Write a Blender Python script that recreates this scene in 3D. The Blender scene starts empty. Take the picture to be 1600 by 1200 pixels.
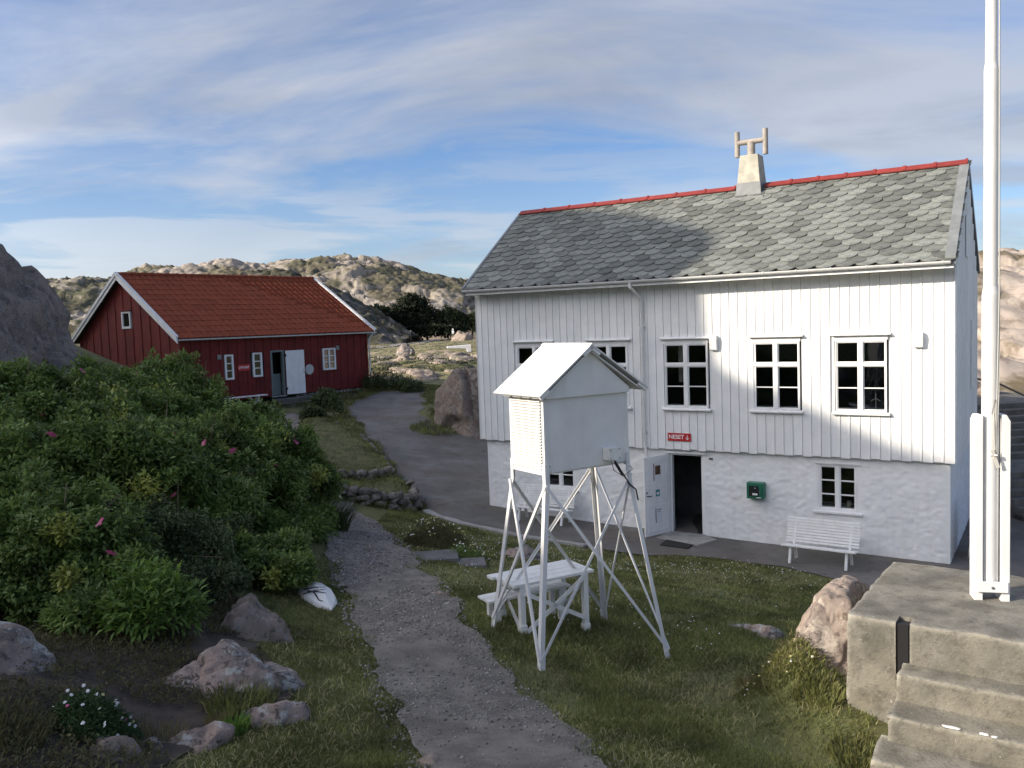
import bpy, math, random
import numpy as np
from mathutils import Vector, Matrix, Euler
from mathutils.geometry import delaunay_2d_cdt

random.seed(7)
rng = np.random.default_rng(11)
scene = bpy.context.scene
COL = scene.collection

# ------------------------------------------------------------------ camera
PITCH, ROLL = math.radians(4.01), math.radians(2.02)
cp, sp = math.cos(PITCH), math.sin(PITCH)
Fv = Vector((0, cp, -sp)); R0 = Vector((1, 0, 0)); U0 = Vector((0, sp, cp))
Rv = math.cos(ROLL) * R0 - math.sin(ROLL) * U0
Uv = math.sin(ROLL) * R0 + math.cos(ROLL) * U0
cam_data = bpy.data.cameras.new("camera")
cam_data.sensor_width = 36.0
cam_data.lens = 36.0 * 1349.9 / 1600.0
cam_data.clip_start = 0.05
cam_data.clip_end = 5000
cam = bpy.data.objects.new("camera", cam_data)
COL.objects.link(cam)
cam.matrix_world = Matrix(((Rv.x, Uv.x, -Fv.x, 0), (Rv.y, Uv.y, -Fv.y, 0), (Rv.z, Uv.z, -Fv.z, 0), (0, 0, 0, 1)))
scene.camera = cam

# ------------------------------------------------------------------ sun and sky
SUN_EL, SUN_AZ = math.radians(25), math.radians(18)     # azimuth measured behind the left hand side
SUN = Vector((-math.cos(SUN_AZ) * math.cos(SUN_EL), -math.sin(SUN_AZ) * math.cos(SUN_EL), math.sin(SUN_EL)))
sd = bpy.data.lights.new("sun", 'SUN')
sd.energy = 2.4
sd.angle = math.radians(0.55)
sd.color = (1.0, 0.89, 0.74)
sun = bpy.data.objects.new("sun", sd)
sun.rotation_euler = (-SUN).to_track_quat('-Z', 'Y').to_euler()
sun.location = (-40, -15, 30)
COL.objects.link(sun)

world = bpy.data.worlds.new("World")
scene.world = world
world.use_nodes = True


def build_world():
    nt = world.node_tree
    nt.nodes.clear()
    N = nt.nodes.new
    L = nt.links.new
    out = N('ShaderNodeOutputWorld')
    sky = N('ShaderNodeTexSky')
    sky.sky_type = 'NISHITA'
    sky.sun_disc = False
    sky.sun_elevation = SUN_EL
    sky.sun_rotation = math.atan2(SUN.x, SUN.y)
    sky.altitude = 20
    sky.air_density = 1.0
    sky.dust_density = 0.3
    sky.ozone_density = 3.0
    bg1 = N('ShaderNodeBackground')
    bg1.inputs['Strength'].default_value = 0.052
    deep = N('ShaderNodeMix'); deep.data_type = 'RGBA'; deep.blend_type = 'MULTIPLY'
    deep.inputs['Factor'].default_value = 1.0
    L(sky.outputs[0], deep.inputs['A']); deep.inputs['B'].default_value = (0.80, 0.90, 1.10, 1)
    L(deep.outputs['Result'], bg1.inputs['Color'])
    tc = N('ShaderNodeTexCoord')
    sep = N('ShaderNodeSeparateXYZ')
    L(tc.outputs['Generated'], sep.inputs[0])

    def m(op, a, b=None, c=None):
        n = N('ShaderNodeMath'); n.operation = op
        for i, v in enumerate((a, b, c)):
            if v is None: continue
            if isinstance(v, (int, float)): n.inputs[i].default_value = v
            else: L(v, n.inputs[i])
        return n.outputs[0]
    zc = m('MAXIMUM', sep.outputs['Z'], 0.0)
    den = m('ADD', zc, 0.16)
    comb = N('ShaderNodeCombineXYZ')
    L(m('DIVIDE', sep.outputs['X'], den), comb.inputs[0])
    L(m('DIVIDE', sep.outputs['Y'], den), comb.inputs[1])
    def noise(vec, scale, detail, rough, dist, mp=None):
        mpn = N('ShaderNodeMapping')
        if mp:
            mpn.inputs['Location'].default_value = mp[0]
            mpn.inputs['Rotation'].default_value = mp[1]
            mpn.inputs['Scale'].default_value = mp[2]
        L(vec, mpn.inputs['Vector'])
        n = N('ShaderNodeTexNoise')
        n.inputs['Scale'].default_value = scale
        n.inputs['Detail'].default_value = detail
        n.inputs['Roughness'].default_value = rough
        n.inputs['Distortion'].default_value = dist
        L(mpn.outputs[0], n.inputs['Vector'])
        return n.outputs['Fac']
    def ramp(fac, stops):
        r = N('ShaderNodeValToRGB')
        el = r.color_ramp.elements
        while len(el) < len(stops): el.new(0.5)
        for e, (p, c) in zip(el, stops):
            e.position = p
            e.color = (c, c, c, 1) if isinstance(c, (int, float)) else (*c, 1)
        L(fac, r.inputs[0])
        return r.outputs[0]
    v = comb.outputs[0]
    # broad veil of thin high cloud, streaked
    veil = noise(v, 0.70, 8, 0.56, 0.7, ((2.0, 9.1, 0), (0, 0, 0.9), (0.75, 1.1, 1)))
    veil = ramp(veil, [(0.435, 0.0), (0.52, 0.42), (0.62, 0.9)])
    wisp = noise(v, 1.9, 9, 0.62, 0.7, ((1.1, 0.4, 0), (0, 0, 0.95), (0.6, 1.3, 1)))
    wisp = ramp(wisp, [(0.50, 0.0), (0.72, 0.6)])
    # low banks near the horizon, layered
    comb2 = N('ShaderNodeCombineXYZ')
    ang = m('ARCTAN2', sep.outputs['X'], sep.outputs['Y'])
    L(ang, comb2.inputs[0]); L(m('MULTIPLY', sep.outputs['Z'], 7.0), comb2.inputs[1])
    bank = noise(comb2.outputs[0], 2.6, 8, 0.55, 0.35, ((7.2, 0.55, 0), (0, 0, 0), (1, 1, 1)))
    bank = ramp(bank, [(0.46, 0.0), (0.56, 1.0)])
    low = ramp(sep.outputs['Z'], [(0.0, 0.9), (0.10, 0.65), (0.24, 0.0)])
    bank = m('MULTIPLY', bank, low)
    horiz = ramp(sep.outputs['Z'], [(0.0, 0.75), (0.05, 0.35), (0.20, 0.0)])
    fac = m('MAXIMUM', m('MAXIMUM', veil, wisp), m('MAXIMUM', bank, horiz))
    fac = m('MULTIPLY', fac, 0.9)
    tint = noise(v, 1.3, 6, 0.55, 0.5, ((9.1, 2.2, 0), (0, 0, 0.3), (.7, 1.3, 1)))
    colr = ramp(tint, [(0.36, (0.36, 0.39, 0.455)), (0.60, (0.52, 0.54, 0.59))])
    bg2 = N('ShaderNodeBackground')
    bg2.inputs['Strength'].default_value = 1.0
    lowcol = N('ShaderNodeMix'); lowcol.data_type = 'RGBA'
    L(m('MULTIPLY', bank, 0.9), lowcol.inputs['Factor'])
    L(colr, lowcol.inputs['A'])
    lowcol.inputs['B'].default_value = (0.68, 0.69, 0.71, 1)
    # thin cloud scatters forward; sunward glow raised to add fill in the shade
    dot = N('ShaderNodeVectorMath'); dot.operation = 'DOT_PRODUCT'
    L(tc.outputs['Generated'], dot.inputs[0]); dot.inputs[1].default_value = tuple(SUN)
    half = m('MULTIPLY_ADD', dot.outputs['Value'], 0.5, 0.5)
    fwd = m('POWER', m('MAXIMUM', half, 0.0), 6.0)
    L(m('MULTIPLY_ADD', m('POWER', m('MAXIMUM', half, 0.0), 9.0), 10.0, 0.44), bg2.inputs['Strength'])
    warm = N('ShaderNodeMix'); warm.data_type = 'RGBA'
    L(m('MULTIPLY', fwd, 0.8), warm.inputs['Factor'])
    L(lowcol.outputs['Result'], warm.inputs['A']); warm.inputs['B'].default_value = (0.58, 0.51, 0.41, 1)
    L(warm.outputs['Result'], bg2.inputs['Color'])
    mix = N('ShaderNodeMixShader')
    L(fac, mix.inputs[0]); L(bg1.outputs[0], mix.inputs[1]); L(bg2.outputs[0], mix.inputs[2])
    L(mix.outputs[0], out.inputs['Surface'])


build_world()
vs = scene.view_settings
vs.view_transform = 'Standard'
vs.look = 'None'
vs.exposure = 1.4
vs.gamma = 1.0
vs.use_curve_mapping = False

# ------------------------------------------------------------------ numeric helpers
def _hash(ix, iy, iz, s):
    h = (ix.astype(np.int64) * 374761393 + iy.astype(np.int64) * 668265263 + iz.astype(np.int64) * 2147483647 + s * 974634777) & 0xFFFFFFFF
    h = ((h ^ (h >> 13)) * 1274126177) & 0xFFFFFFFF
    h = ((h ^ (h >> 16)) * 2246822519) & 0xFFFFFFFF
    return ((h ^ (h >> 15)) & 0xFFFFFF) / float(0xFFFFFF)


def vnoise(P, s=0):
    I = np.floor(P).astype(np.int64)
    f = P - I
    f = f * f * (3 - 2 * f)
    r = 0
    for dx in (0, 1):
        wx_ = f[:, 0] if dx else 1 - f[:, 0]
        for dy in (0, 1):
            wy_ = f[:, 1] if dy else 1 - f[:, 1]
            for dz in (0, 1):
                wz_ = f[:, 2] if dz else 1 - f[:, 2]
                r = r + wx_ * wy_ * wz_ * _hash(I[:, 0] + dx, I[:, 1] + dy, I[:, 2] + dz, s)
    return r * 2 - 1


def fbm(P, octv=5, s=0, gain=0.5, lac=2.03):
    a, r = 1.0, 0
    P = np.array(P, float)
    for k in range(octv):
        r = r + a * vnoise(P, s + k * 17)
        P = P * lac + 3.7
        a *= gain
    return r


def facets(P, s=0):
    """broken rock: every cell is a tilted plane; returns height, edge distance"""
    I = np.floor(P).astype(np.int64)
    n = len(P)
    f1 = np.full(n, 9.0); f2 = np.full(n, 9.0); h = np.zeros(n)
    for dx in (-1, 0, 1):
        for dy in (-1, 0, 1):
            for dz in (-1, 0, 1):
                c = I + np.array((dx, dy, dz))
                hs = [_hash(c[:, 0], c[:, 1], c[:, 2], s + 5 + k) for k in range(6)]
                q = np.stack([c[:, k] + hs[k] for k in range(3)], -1)
                dd = P - q
                d = np.sqrt((dd ** 2).sum(-1))
                hh = (hs[3] - .5) * .9 + dd[:, 0] * (hs[4] - .5) * 1.5 + dd[:, 1] * (hs[5] - .5) * 1.5
                nearer = d < f1
                f2 = np.where(nearer, f1, np.minimum(f2, d))
                h = np.where(nearer, hh, h)
                f1 = np.where(nearer, d, f1)
    return h, f2 - f1


broken = facets


def cells(P, s=0):
    """F1, F2 and a random value per cell"""
    I = np.floor(P).astype(np.int64)
    f1 = np.full(len(P), 9.0); f2 = np.full(len(P), 9.0); idv = np.zeros(len(P))
    for dx in (-1, 0, 1):
        for dy in (-1, 0, 1):
            for dz in (-1, 0, 1):
                c = I + np.array((dx, dy, dz))
                q = np.stack([c[:, k] + _hash(c[:, 0], c[:, 1], c[:, 2], s + 5 + k) for k in range(3)], -1)
                d = np.sqrt(((P - q) ** 2).sum(-1))
                nearer = d < f1
                f2 = np.where(nearer, f1, np.minimum(f2, d))
                idv = np.where(nearer, _hash(c[:, 0], c[:, 1], c[:, 2], s + 31), idv)
                f1 = np.where(nearer, d, f1)
    return f1, f2, idv


TP = np.array([[0.19, 8.97, -3.7], [1.73, 9.81, -3.95], [1.09, 10.95, -3.85], [-0.34, 10.03, -3.57], [-1.77, 21.98, -4.92], [-0.75, 20.98, -5.0], [0.32, 19.94, -5.05], [1.53, 19.14, -5.08], [2.67, 18.6, -5.15], [4.24, 18.32, -5.2], [5.61, 17.59, -5.25], [6.42, 16.69, -5.28], [2.71, 7.0, -3.33], [3.02, 6.81, -3.34], [1.31, 6.13, -3.3], [2.31, 6.3, -3.38], [2.2, 7.56, -3.5], [2.62, 10.3, -3.95], [-0.28, 5.9, -3.12], [-1.36, 9.27, -3.42], [-1.04, 11.3, -3.58], [-2.04, 14.32, -3.85], [-3.37, 18.11, -4.15], [-4.21, 20.3, -4.25], [-8.6, 31.88, -3.55], [-8.99, 34.35, -3.5], [-2.36, 9.31, -3.4], [-1.77, 6.08, -3.12], [-3.0, 12.82, -3.7], [-3.41, 6.24, -2.7], [-2.83, 6.52, -3.0], [-2.18, 6.51, -3.12], [-3.19, 8.19, -2.95], [-3.16, 5.36, -2.68], [-4.2, 8.0, -2.82], [-3.6, 8.6, -2.95], [-4.79, 31.71, -3.95], [-3.73, 27.04, -4.5], [-2.81, 22.44, -4.85], [-5.1, 37.83, -3.6], [-1.21, 24.31, -4.95], [-2.12, 26.98, -4.65], [-3.73, 21.51, -4.4], [-16.39, 34.16, -0.8], [-19.08, 38.1, -0.3], [-15.48, 34.28, -1.6], [-14.69, 37.37, -2.1], [-12.19, 36.34, -3.2], [-4.6, 44.21, -3.1], [-7.09, 47.82, -3.1], [-2.71, 35.98, -3.5], [-1.17, 14.17, -3.95], [0.13, 16.4, -4.5], [3.13, 14.36, -4.6], [-0.82, 23.44, -4.99], [3.83, 20.5, -5.2], [7.21, 18.37, -5.25], [8.9, 17.3, -5.28], [1.85, 27.67, -4.9], [11.57, 21.52, -5.25], [8.11, 27.26, -5.1], [-7.41, 44.55, -3.15], [-9.8, 41.08, -3.35], [-12.66, 37.99, -3.1], [-9.93, 39.01, -3.45], [-13.91, 36.43, -2.7], [-17.82, 39.56, -1.6], [-20.94, 42.06, -0.5], [-13.65, 49.55, -2.6], [-17.81, 45.96, -1.5], [-4.0, 10.0, -3.02], [-5.5, 14.0, -2.9], [-9.5, 21.0, -2.2], [-6.0, 8.0, -2.65], [-7.0, 20.0, -3.2], [-11.5, 28.0, -2.4], [-6.6, 25.0, -4.0], [-8.0, 29.5, -3.75], [-13.0, 26.0, -1.2], [-12.0, 14.0, -1.7], [-5.0, 4.0, -2.35], [-2.0, 5.0, -2.85], [0.0, 4.5, -2.8], [0.0, 0.0, -1.7], [3.0, 3.0, -2.9], [6.0, 3.0, -2.3], [6.0, 7.0, -3.6], [9.0, 10.0, -5.2], [12.0, 14.0, -5.3], [14.0, 20.0, -5.2], [20.0, 20.0, -4.8], [10.0, 30.0, -5.0], [0.0, 34.0, -4.3], [4.0, 40.0, -4.0], [-3.0, 45.0, -3.3], [0.0, 60.0, -3.2], [-20.0, 60.0, -2.0], [20.0, 60.0, -3.5], [6.5, 15.0, -5.3], [5.0, 12.0, -4.6], [4.6, 10.0, -4.3], [-3.0, 88.0, -3.3], [-16.0, 90.0, -3.5], [10.0, 90.0, -3.3], [-60.0, 90.0, -3.0], [70.0, 90.0, -3.0], [-40.0, 40.0, 2.0], [-30.0, 10.0, 1.5], [-30.0, -20.0, 1.0], [0.0, -25.0, 0.0], [30.0, -20.0, -2.0], [35.0, 20.0, -4.0], [50.0, 50.0, -3.0], [-135.0, 150.0, -3.6], [-60.0, 150.0, -3.6], [-22.5, 150.0, -3.6], [0.0, 150.0, -3.6], [37.5, 150.0, -3.6], [135.0, 150.0, -3.6], [-193.5, 215.0, -4.1], [-86.0, 215.0, -4.1], [-32.25, 215.0, -4.1], [0.0, 215.0, -4.1], [53.75, 215.0, -4.1], [193.5, 215.0, -4.1], [-261.0, 290.0, -4.6], [-116.0, 290.0, -4.6], [-43.5, 290.0, -4.6], [0.0, 290.0, -4.6], [72.5, 290.0, -4.6], [261.0, 290.0, -4.6], [-405.0, 450.0, -4.5], [-180.0, 450.0, -4.5], [-67.5, 450.0, -4.5], [0.0, 450.0, -4.5], [112.5, 450.0, -4.5], [405.0, 450.0, -4.5], [-810.0, 900.0, -4.0], [-360.0, 900.0, -4.0], [-135.0, 900.0, -4.0], [0.0, 900.0, -4.0], [225.0, 900.0, -4.0], [810.0, 900.0, -4.0], [-11.8, 37.3, -3.34], [-11.1, 36.4, -3.42]])


def _fit(P, smooth=.02):
    X = P[:, :2]; n = len(X)
    r = np.sqrt(((X[:, None] - X[None]) ** 2).sum(-1) + .5)
    A = np.zeros((n + 3, n + 3))
    A[:n, :n] = -r - np.eye(n) * smooth
    A[:n, n] = 1; A[:n, n + 1:n + 3] = X; A[n, :n] = 1; A[n + 1:, :n] = X.T
    b = np.zeros(n + 3); b[:n] = P[:, 2]
    return np.linalg.solve(A, b)


TW = _fit(TP)


def terr(x, y):
    """height of the ground"""
    x = np.asarray(x, float); y = np.asarray(y, float)
    sh = x.shape; x = x.ravel(); y = y.ravel(); out = np.zeros(len(x))
    for i in range(0, len(x), 20000):
        dx = x[i:i + 20000, None] - TP[None, :, 0]; dy = y[i:i + 20000, None] - TP[None, :, 1]
        out[i:i + 20000] = -np.sqrt(dx * dx + dy * dy + .5) @ TW[:-3] + TW[-3] + TW[-2] * x[i:i + 20000] + TW[-1] * y[i:i + 20000]
    # grassy bank against the concrete platform
    out += .50 * np.exp(-((x - 2.52) / .36) ** 2 - ((y - 7.72) / .42) ** 2)
    # rough heath beyond the yard
    far = np.clip((y - 44) / 14, 0, 1) * np.clip((330 - y) / 60, 0, 1)
    if far.max() > 0:
        k = far > 0
        P = np.stack([x[k] * .16, y[k] * .16, np.zeros(k.sum())], -1)
        out[k] += far[k] * (0.55 * fbm(P, 4, 3) - .15) * np.clip(1.3 - y[k] / 260, .25, 1)
    return out.reshape(sh)


def tz(x, y):
    return float(terr(np.array([x]), np.array([y]))[0])


def inpoly(x, y, poly):
    r = np.zeros(x.shape, bool)
    n = len(poly); j = n - 1
    for i in range(n):
        xi, yi = poly[i]; xj, yj = poly[j]
        c = ((yi > y) != (yj > y)) & (x < (xj - xi) * (y - yi) / (yj - yi + 1e-12) + xi)
        r ^= c
        j = i
    return r


# ------------------------------------------------------------------ object helpers
def tag(o, label=None, cat=None, group=None, kind=None):
    if label: o['label'] = label
    if cat: o['category'] = cat
    if group: o['group'] = group
    if kind: o['kind'] = kind
    return o


def thing(name, label, cat, loc=(0, 0, 0), rotz=0.0, group=None):
    o = bpy.data.objects.new(name, None)
    o.empty_display_size = .2
    COL.objects.link(o)
    o.location = loc
    o.rotation_euler = (0, 0, rotz)
    return tag(o, label, cat, group)


def link(name, me, mats, parent=None, loc=None, rot=None, scale=None):
    o = bpy.data.objects.new(name, me)
    COL.objects.link(o)
    if mats is not None and len(me.materials) == 0:
        for m_ in (mats if isinstance(mats, (list, tuple)) else [mats]):
            me.materials.append(m_)
    if parent is not None: o.parent = parent
    if loc is not None: o.location = loc
    if rot is not None: o.rotation_euler = rot
    if scale is not None: o.scale = scale
    return o


def copy_tree(o, parent=None):
    c = o.copy()
    COL.objects.link(c)
    c.parent = parent
    for ch in list(o.children):
        copy_tree(ch, c)
    return c


def np_mesh(name, V, Fc, smooth=False, nper=None):
    """mesh from a vertex array and an array of equal sided faces"""
    V = np.asarray(V, np.float32); Fc = np.asarray(Fc, np.int32)
    me = bpy.data.meshes.new(name)
    n, k = Fc.shape
    me.vertices.add(len(V)); me.vertices.foreach_set('co', V.ravel())
    me.loops.add(n * k); me.loops.foreach_set('vertex_index', Fc.ravel())
    me.polygons.add(n)
    me.polygons.foreach_set('loop_start', np.arange(0, n * k, k, dtype=np.int32))
    me.polygons.foreach_set('loop_total', np.full(n, k, np.int32))
    if smooth: me.polygons.foreach_set('use_smooth', np.ones(n, bool))
    me.update(calc_edges=True)
    me.validate()
    return me


class MB:
    def __init__(s, T=None):
        s.v = []; s.f = []; s.T = T

    def add(s, vs_, fs):
        b = len(s.v)
        for p in vs_:
            p = Vector(p)
            s.v.append(tuple(s.T @ p) if s.T is not None else tuple(p))
        for f in fs: s.f.append(tuple(b + i for i in f))
        return s

    def box(s, x0, x1, y0, y1, z0, z1):
        return s.add([(x0, y0, z0), (x1, y0, z0), (x1, y1, z0), (x0, y1, z0), (x0, y0, z1), (x1, y0, z1), (x1, y1, z1), (x0, y1, z1)],
                     [(0, 3, 2, 1), (4, 5, 6, 7), (0, 1, 5, 4), (1, 2, 6, 5), (2, 3, 7, 6), (3, 0, 4, 7)])

    def bar(s, p, q, w, h, up=(0, 0, 1)):
        p = Vector(p); q = Vector(q); d = (q - p).normalized(); up = Vector(up)
        a = d.cross(up)
        if a.length < 1e-4: a = d.cross(Vector((1, 0, 0)))
        a.normalize(); b = a.cross(d).normalized()
        a = a * w / 2; b = b * h / 2
        return s.add([p - a - b, p + a - b, p + a + b, p - a + b, q - a - b, q + a - b, q + a + b, q - a + b],
                     [(0, 1, 2, 3), (7, 6, 5, 4), (4, 5, 1, 0), (5, 6, 2, 1), (6, 7, 3, 2), (7, 4, 0, 3)])

    def tube(s, pts, r, n=10, caps=True, r2=None):
        pts = [Vector(p) for p in pts]
        b = len(s.v); vs_ = []; m_ = len(pts)
        rr = r if isinstance(r, (list, tuple)) else [r + ((r2 if r2 is not None else r) - r) * i / max(1, m_ - 1) for i in range(m_)]
        ref = None
        for i, p in enumerate(pts):
            d = (pts[min(i + 1, m_ - 1)] - pts[max(i - 1, 0)]).normalized()
            if ref is None:
                ref = d.cross(Vector((0, 0, 1)))
                if ref.length < 1e-3: ref = d.cross(Vector((1, 0, 0)))
            a = (ref - d * ref.dot(d)).normalized(); ref = a
            c = d.cross(a)
            for k in range(n):
                t = 2 * math.pi * k / n
                vs_.append(p + (a * math.cos(t) + c * math.sin(t)) * rr[i])
        fs = []
        for i in range(m_ - 1):
            for k in range(n):
                k2 = (k + 1) % n
                fs.append((i * n + k, i * n + k2, (i + 1) * n + k2, (i + 1) * n + k))
        if caps:
            fs.append(tuple(range(n - 1, -1, -1))); fs.append(tuple((m_ - 1) * n + k for k in range(n)))
        return s.add(vs_, fs)

    def prism(s, poly, axis, a0, a1):
        """polygon (list of 2D) extruded along an axis: 'x' -> poly is (y,z), 'y' -> (x,z), 'z' -> (x,y)"""
        n = len(poly)
        def mk(p, t):
            return (t, p[0], p[1]) if axis == 'x' else ((p[0], t, p[1]) if axis == 'y' else (p[0], p[1], t))
        vs_ = [mk(p, a0) for p in poly] + [mk(p, a1) for p in poly]
        fs = [tuple(range(n - 1, -1, -1)), tuple(range(n, 2 * n))] + [(i, (i + 1) % n, n + (i + 1) % n, n + i) for i in range(n)]
        return s.add(vs_, fs)

    def mesh(s, name, smooth=False, fix=True):
        me = bpy.data.meshes.new(name)
        me.from_pydata(s.v, [], s.f)
        if fix:
            import bmesh
            bm = bmesh.new(); bm.from_mesh(me)
            bmesh.ops.recalc_face_normals(bm, faces=bm.faces)
            bm.to_mesh(me); bm.free()
        if smooth:
            for p in me.polygons: p.use_smooth = True
        me.update()
        return me

    def build(s, name, mats, parent=None, smooth=False, bevel=0.0, loc=None, rot=None):
        o = link(name, s.mesh(name, smooth), mats, parent, loc, rot)
        if bevel:
            md = o.modifiers.new('bevel', 'BEVEL'); md.width = bevel; md.segments = 2; md.limit_method = 'ANGLE'
        if smooth:
            autosmooth(o.data)
        return o


def autosmooth(me, ang=40):
    import bmesh
    bm = bmesh.new(); bm.from_mesh(me)
    for e in bm.edges:
        if len(e.link_faces) == 2 and e.calc_face_angle(0) > math.radians(ang): e.smooth = False
    bm.to_mesh(me); bm.free()


# ------------------------------------------------------------------ materials
MATS = {}


def mat(name, c1, c2=None, scale=4.0, rough=0.7, bump=0.0, bscale=30.0, c3=None, s3=60.0, t3=0.66, spec=0.4, metal=0.0,
        rand=None, island=None, coords='pos', detail=6, lo=.38, hi=.62, bdetail=6, extra=None, stretch=None):
    """procedural surface: two tones mixed by noise, optional fine specks (c3), optional tone change per object / per piece"""
    m_ = bpy.data.materials.new(name)
    m_.use_nodes = True
    nt = m_.node_tree; N = nt.nodes.new; L = nt.links.new
    bs = nt.nodes['Principled BSDF']
    bs.inputs['Roughness'].default_value = rough
    bs.inputs['Metallic'].default_value = metal
    bs.inputs['Specular IOR Level'].default_value = spec
    if coords == 'pos':
        src = N('ShaderNodeNewGeometry').outputs['Position']
    else:
        src = N('ShaderNodeTexCoord').outputs['Object']
    if stretch:
        mp = N('ShaderNodeMapping'); mp.inputs['Scale'].default_value = stretch
        L(src, mp.inputs['Vector']); src = mp.outputs[0]
    def noise(sc, det=detail, rg=.55):
        n = N('ShaderNodeTexNoise'); n.inputs['Scale'].default_value = sc; n.inputs['Detail'].default_value = det
        n.inputs['Roughness'].default_value = rg
        L(src, n.inputs['Vector']); return n.outputs['Fac']
    def rampn(f, stops):
        r = N('ShaderNodeValToRGB'); el = r.color_ramp.elements
        while len(el) < len(stops): el.new(.5)
        for e, (p, c) in zip(el, stops): e.position = p; e.color = (*c, 1) if not isinstance(c, (int, float)) else (c, c, c, 1)
        L(f, r.inputs[0]); return r.outputs[0]
    def mixc(f, a, b, mode='MIX'):
        x = N('ShaderNodeMix'); x.data_type = 'RGBA'; x.blend_type = mode
        for sock, v_ in ((x.inputs['Factor'], f), (x.inputs['A'], a), (x.inputs['B'], b)):
            if isinstance(v_, (int, float)): sock.default_value = v_
            elif isinstance(v_, tuple): sock.default_value = (*v_, 1)
            else: L(v_, sock)
        return x.outputs['Result']
    col = None
    if c2 is not None:
        col = rampn(noise(scale), [(lo, c1), (hi, c2)])
    else:
        col = mixc(0.0, c1, c1)
    if c3 is not None:
        col = mixc(rampn(noise(s3, 4, .6), [(t3, 0.0), (t3 + .05, 1.0)]), col, c3)
    if extra: col = extra(N, L, noise, rampn, mixc, col, src)
    if rand or island:
        if rand:
            rv = N('ShaderNodeObjectInfo').outputs['Random']; amt = rand
        else:
            rv = N('ShaderNodeNewGeometry').outputs['Random Per Island']; amt = island
        mr = N('ShaderNodeMapRange'); mr.inputs['To Min'].default_value = 1 - amt; mr.inputs['To Max'].default_value = 1 + amt
        L(rv, mr.inputs['Value'])
        vm = N('ShaderNodeVectorMath'); vm.operation = 'SCALE'
        L(col, vm.inputs[0]); L(mr.outputs[0], vm.inputs['Scale']); col = vm.outputs[0]
    L(col, bs.inputs['Base Color'])
    if bump:
        b = N('ShaderNodeBump'); b.inputs['Strength'].default_value = bump; b.inputs['Distance'].default_value = 0.02
        L(noise(bscale, bdetail, .6), b.inputs['Height']); L(b.outputs[0], bs.inputs['Normal'])
    MATS[name] = m_
    return m_


def grime(amount=.5, tone=(.30, .29, .24), zscale=1.0, sc=2.0):
    """weather staining with a shape of its own, drawn by vertical streaky noise"""
    def f(N, L, noise, rampn, mixc, col, src):
        mp = N('ShaderNodeMapping'); mp.inputs['Scale'].default_value = (sc * 4, sc * 4, sc * .5 * zscale)
        L(src, mp.inputs['Vector'])
        n = N('ShaderNodeTexNoise'); n.inputs['Scale'].default_value = 1.0; n.inputs['Detail'].default_value = 7
        L(mp.outputs[0], n.inputs['Vector'])
        r = rampn(n.outputs['Fac'], [(.5, 0.0), (.78, amount)])
        return mixc(r, col, tone)
    return f


def rock_extra(lichen=(.42, .43, .40), dark=(.06, .055, .05), green=None, gamt=.6, crack=1.3):
    def f(N, L, noise, rampn, mixc, col, src):
        col = mixc(rampn(noise(2.1, 6, .6), [(.50, 0.0), (.64, .6)]), col, dark)
        col = mixc(rampn(noise(6.0, 8, .62), [(.54, 0.0), (.59, .7)]), col, lichen)
        col = mixc(rampn(noise(11.0, 6, .6), [(.57, 0.0), (.61, .75)]), col, dark)
        v = N('ShaderNodeTexVoronoi'); v.feature = 'DISTANCE_TO_EDGE'; v.inputs['Scale'].default_value = crack
        # warp
        nz = N('ShaderNodeTexNoise'); nz.inputs['Scale'].default_value = 2.0; nz.inputs['Detail'].default_value = 5
        L(src, nz.inputs['Vector'])
        vm = N('ShaderNodeVectorMath'); vm.operation = 'MULTIPLY_ADD'
        L(nz.outputs['Color'], vm.inputs[0]); vm.inputs[1].default_value = (.7, .7, .7); L(src, vm.inputs[2])
        L(vm.outputs[0], v.inputs['Vector'])
        ck = N('ShaderNodeMath'); ck.operation = 'MULTIPLY'
        L(rampn(v.outputs['Distance'], [(.0, .8), (.022, 0.0)]), ck.inputs[0]); L(rampn(noise(crack * .9, 4, .5), [(.50, 0.0), (.58, 1.0)]), ck.inputs[1])
        col = mixc(ck.outputs[0], col, (.03, .028, .024))
        col = mixc(rampn(noise(22.0, 6, .7), [(.56, 0.0), (.66, .45)]), col, dark)
        if green:
            g = N('ShaderNodeNewGeometry'); sx = N('ShaderNodeSeparateXYZ'); L(g.outputs['Normal'], sx.inputs[0])
            up = rampn(sx.outputs['Z'], [(.55, 0.0), (.9, 1.0)])
            ng = rampn(noise(.9, 6, .6), [(.46, 0.0), (.56, gamt)])
            mm = N('ShaderNodeMath'); mm.operation = 'MULTIPLY'; L(up, mm.inputs[0]); L(ng, mm.inputs[1])
            col = mixc(mm.outputs[0], col, green)
        return col
    return f


def concrete_wear(N, L, noise, rampn, mixc, col, src):
    col = mixc(rampn(noise(1.1, 6, .6), [(.52, 0.0), (.70, .45)]), col, (.26, .235, .17))
    col = mixc(rampn(noise(8.5, 10, .75), [(.52, 0.0), (.64, .65)]), col, (.075, .07, .058))
    col = mixc(rampn(noise(42.0, 5, .7), [(.56, 0.0), (.68, .5)]), col, (.06, .057, .048))
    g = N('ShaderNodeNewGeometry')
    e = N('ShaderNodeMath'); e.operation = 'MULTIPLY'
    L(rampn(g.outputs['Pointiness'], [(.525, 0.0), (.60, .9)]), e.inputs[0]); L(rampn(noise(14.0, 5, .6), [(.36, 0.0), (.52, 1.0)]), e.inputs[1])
    return mixc(e.outputs[0], col, (.46, .43, .36))


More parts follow.
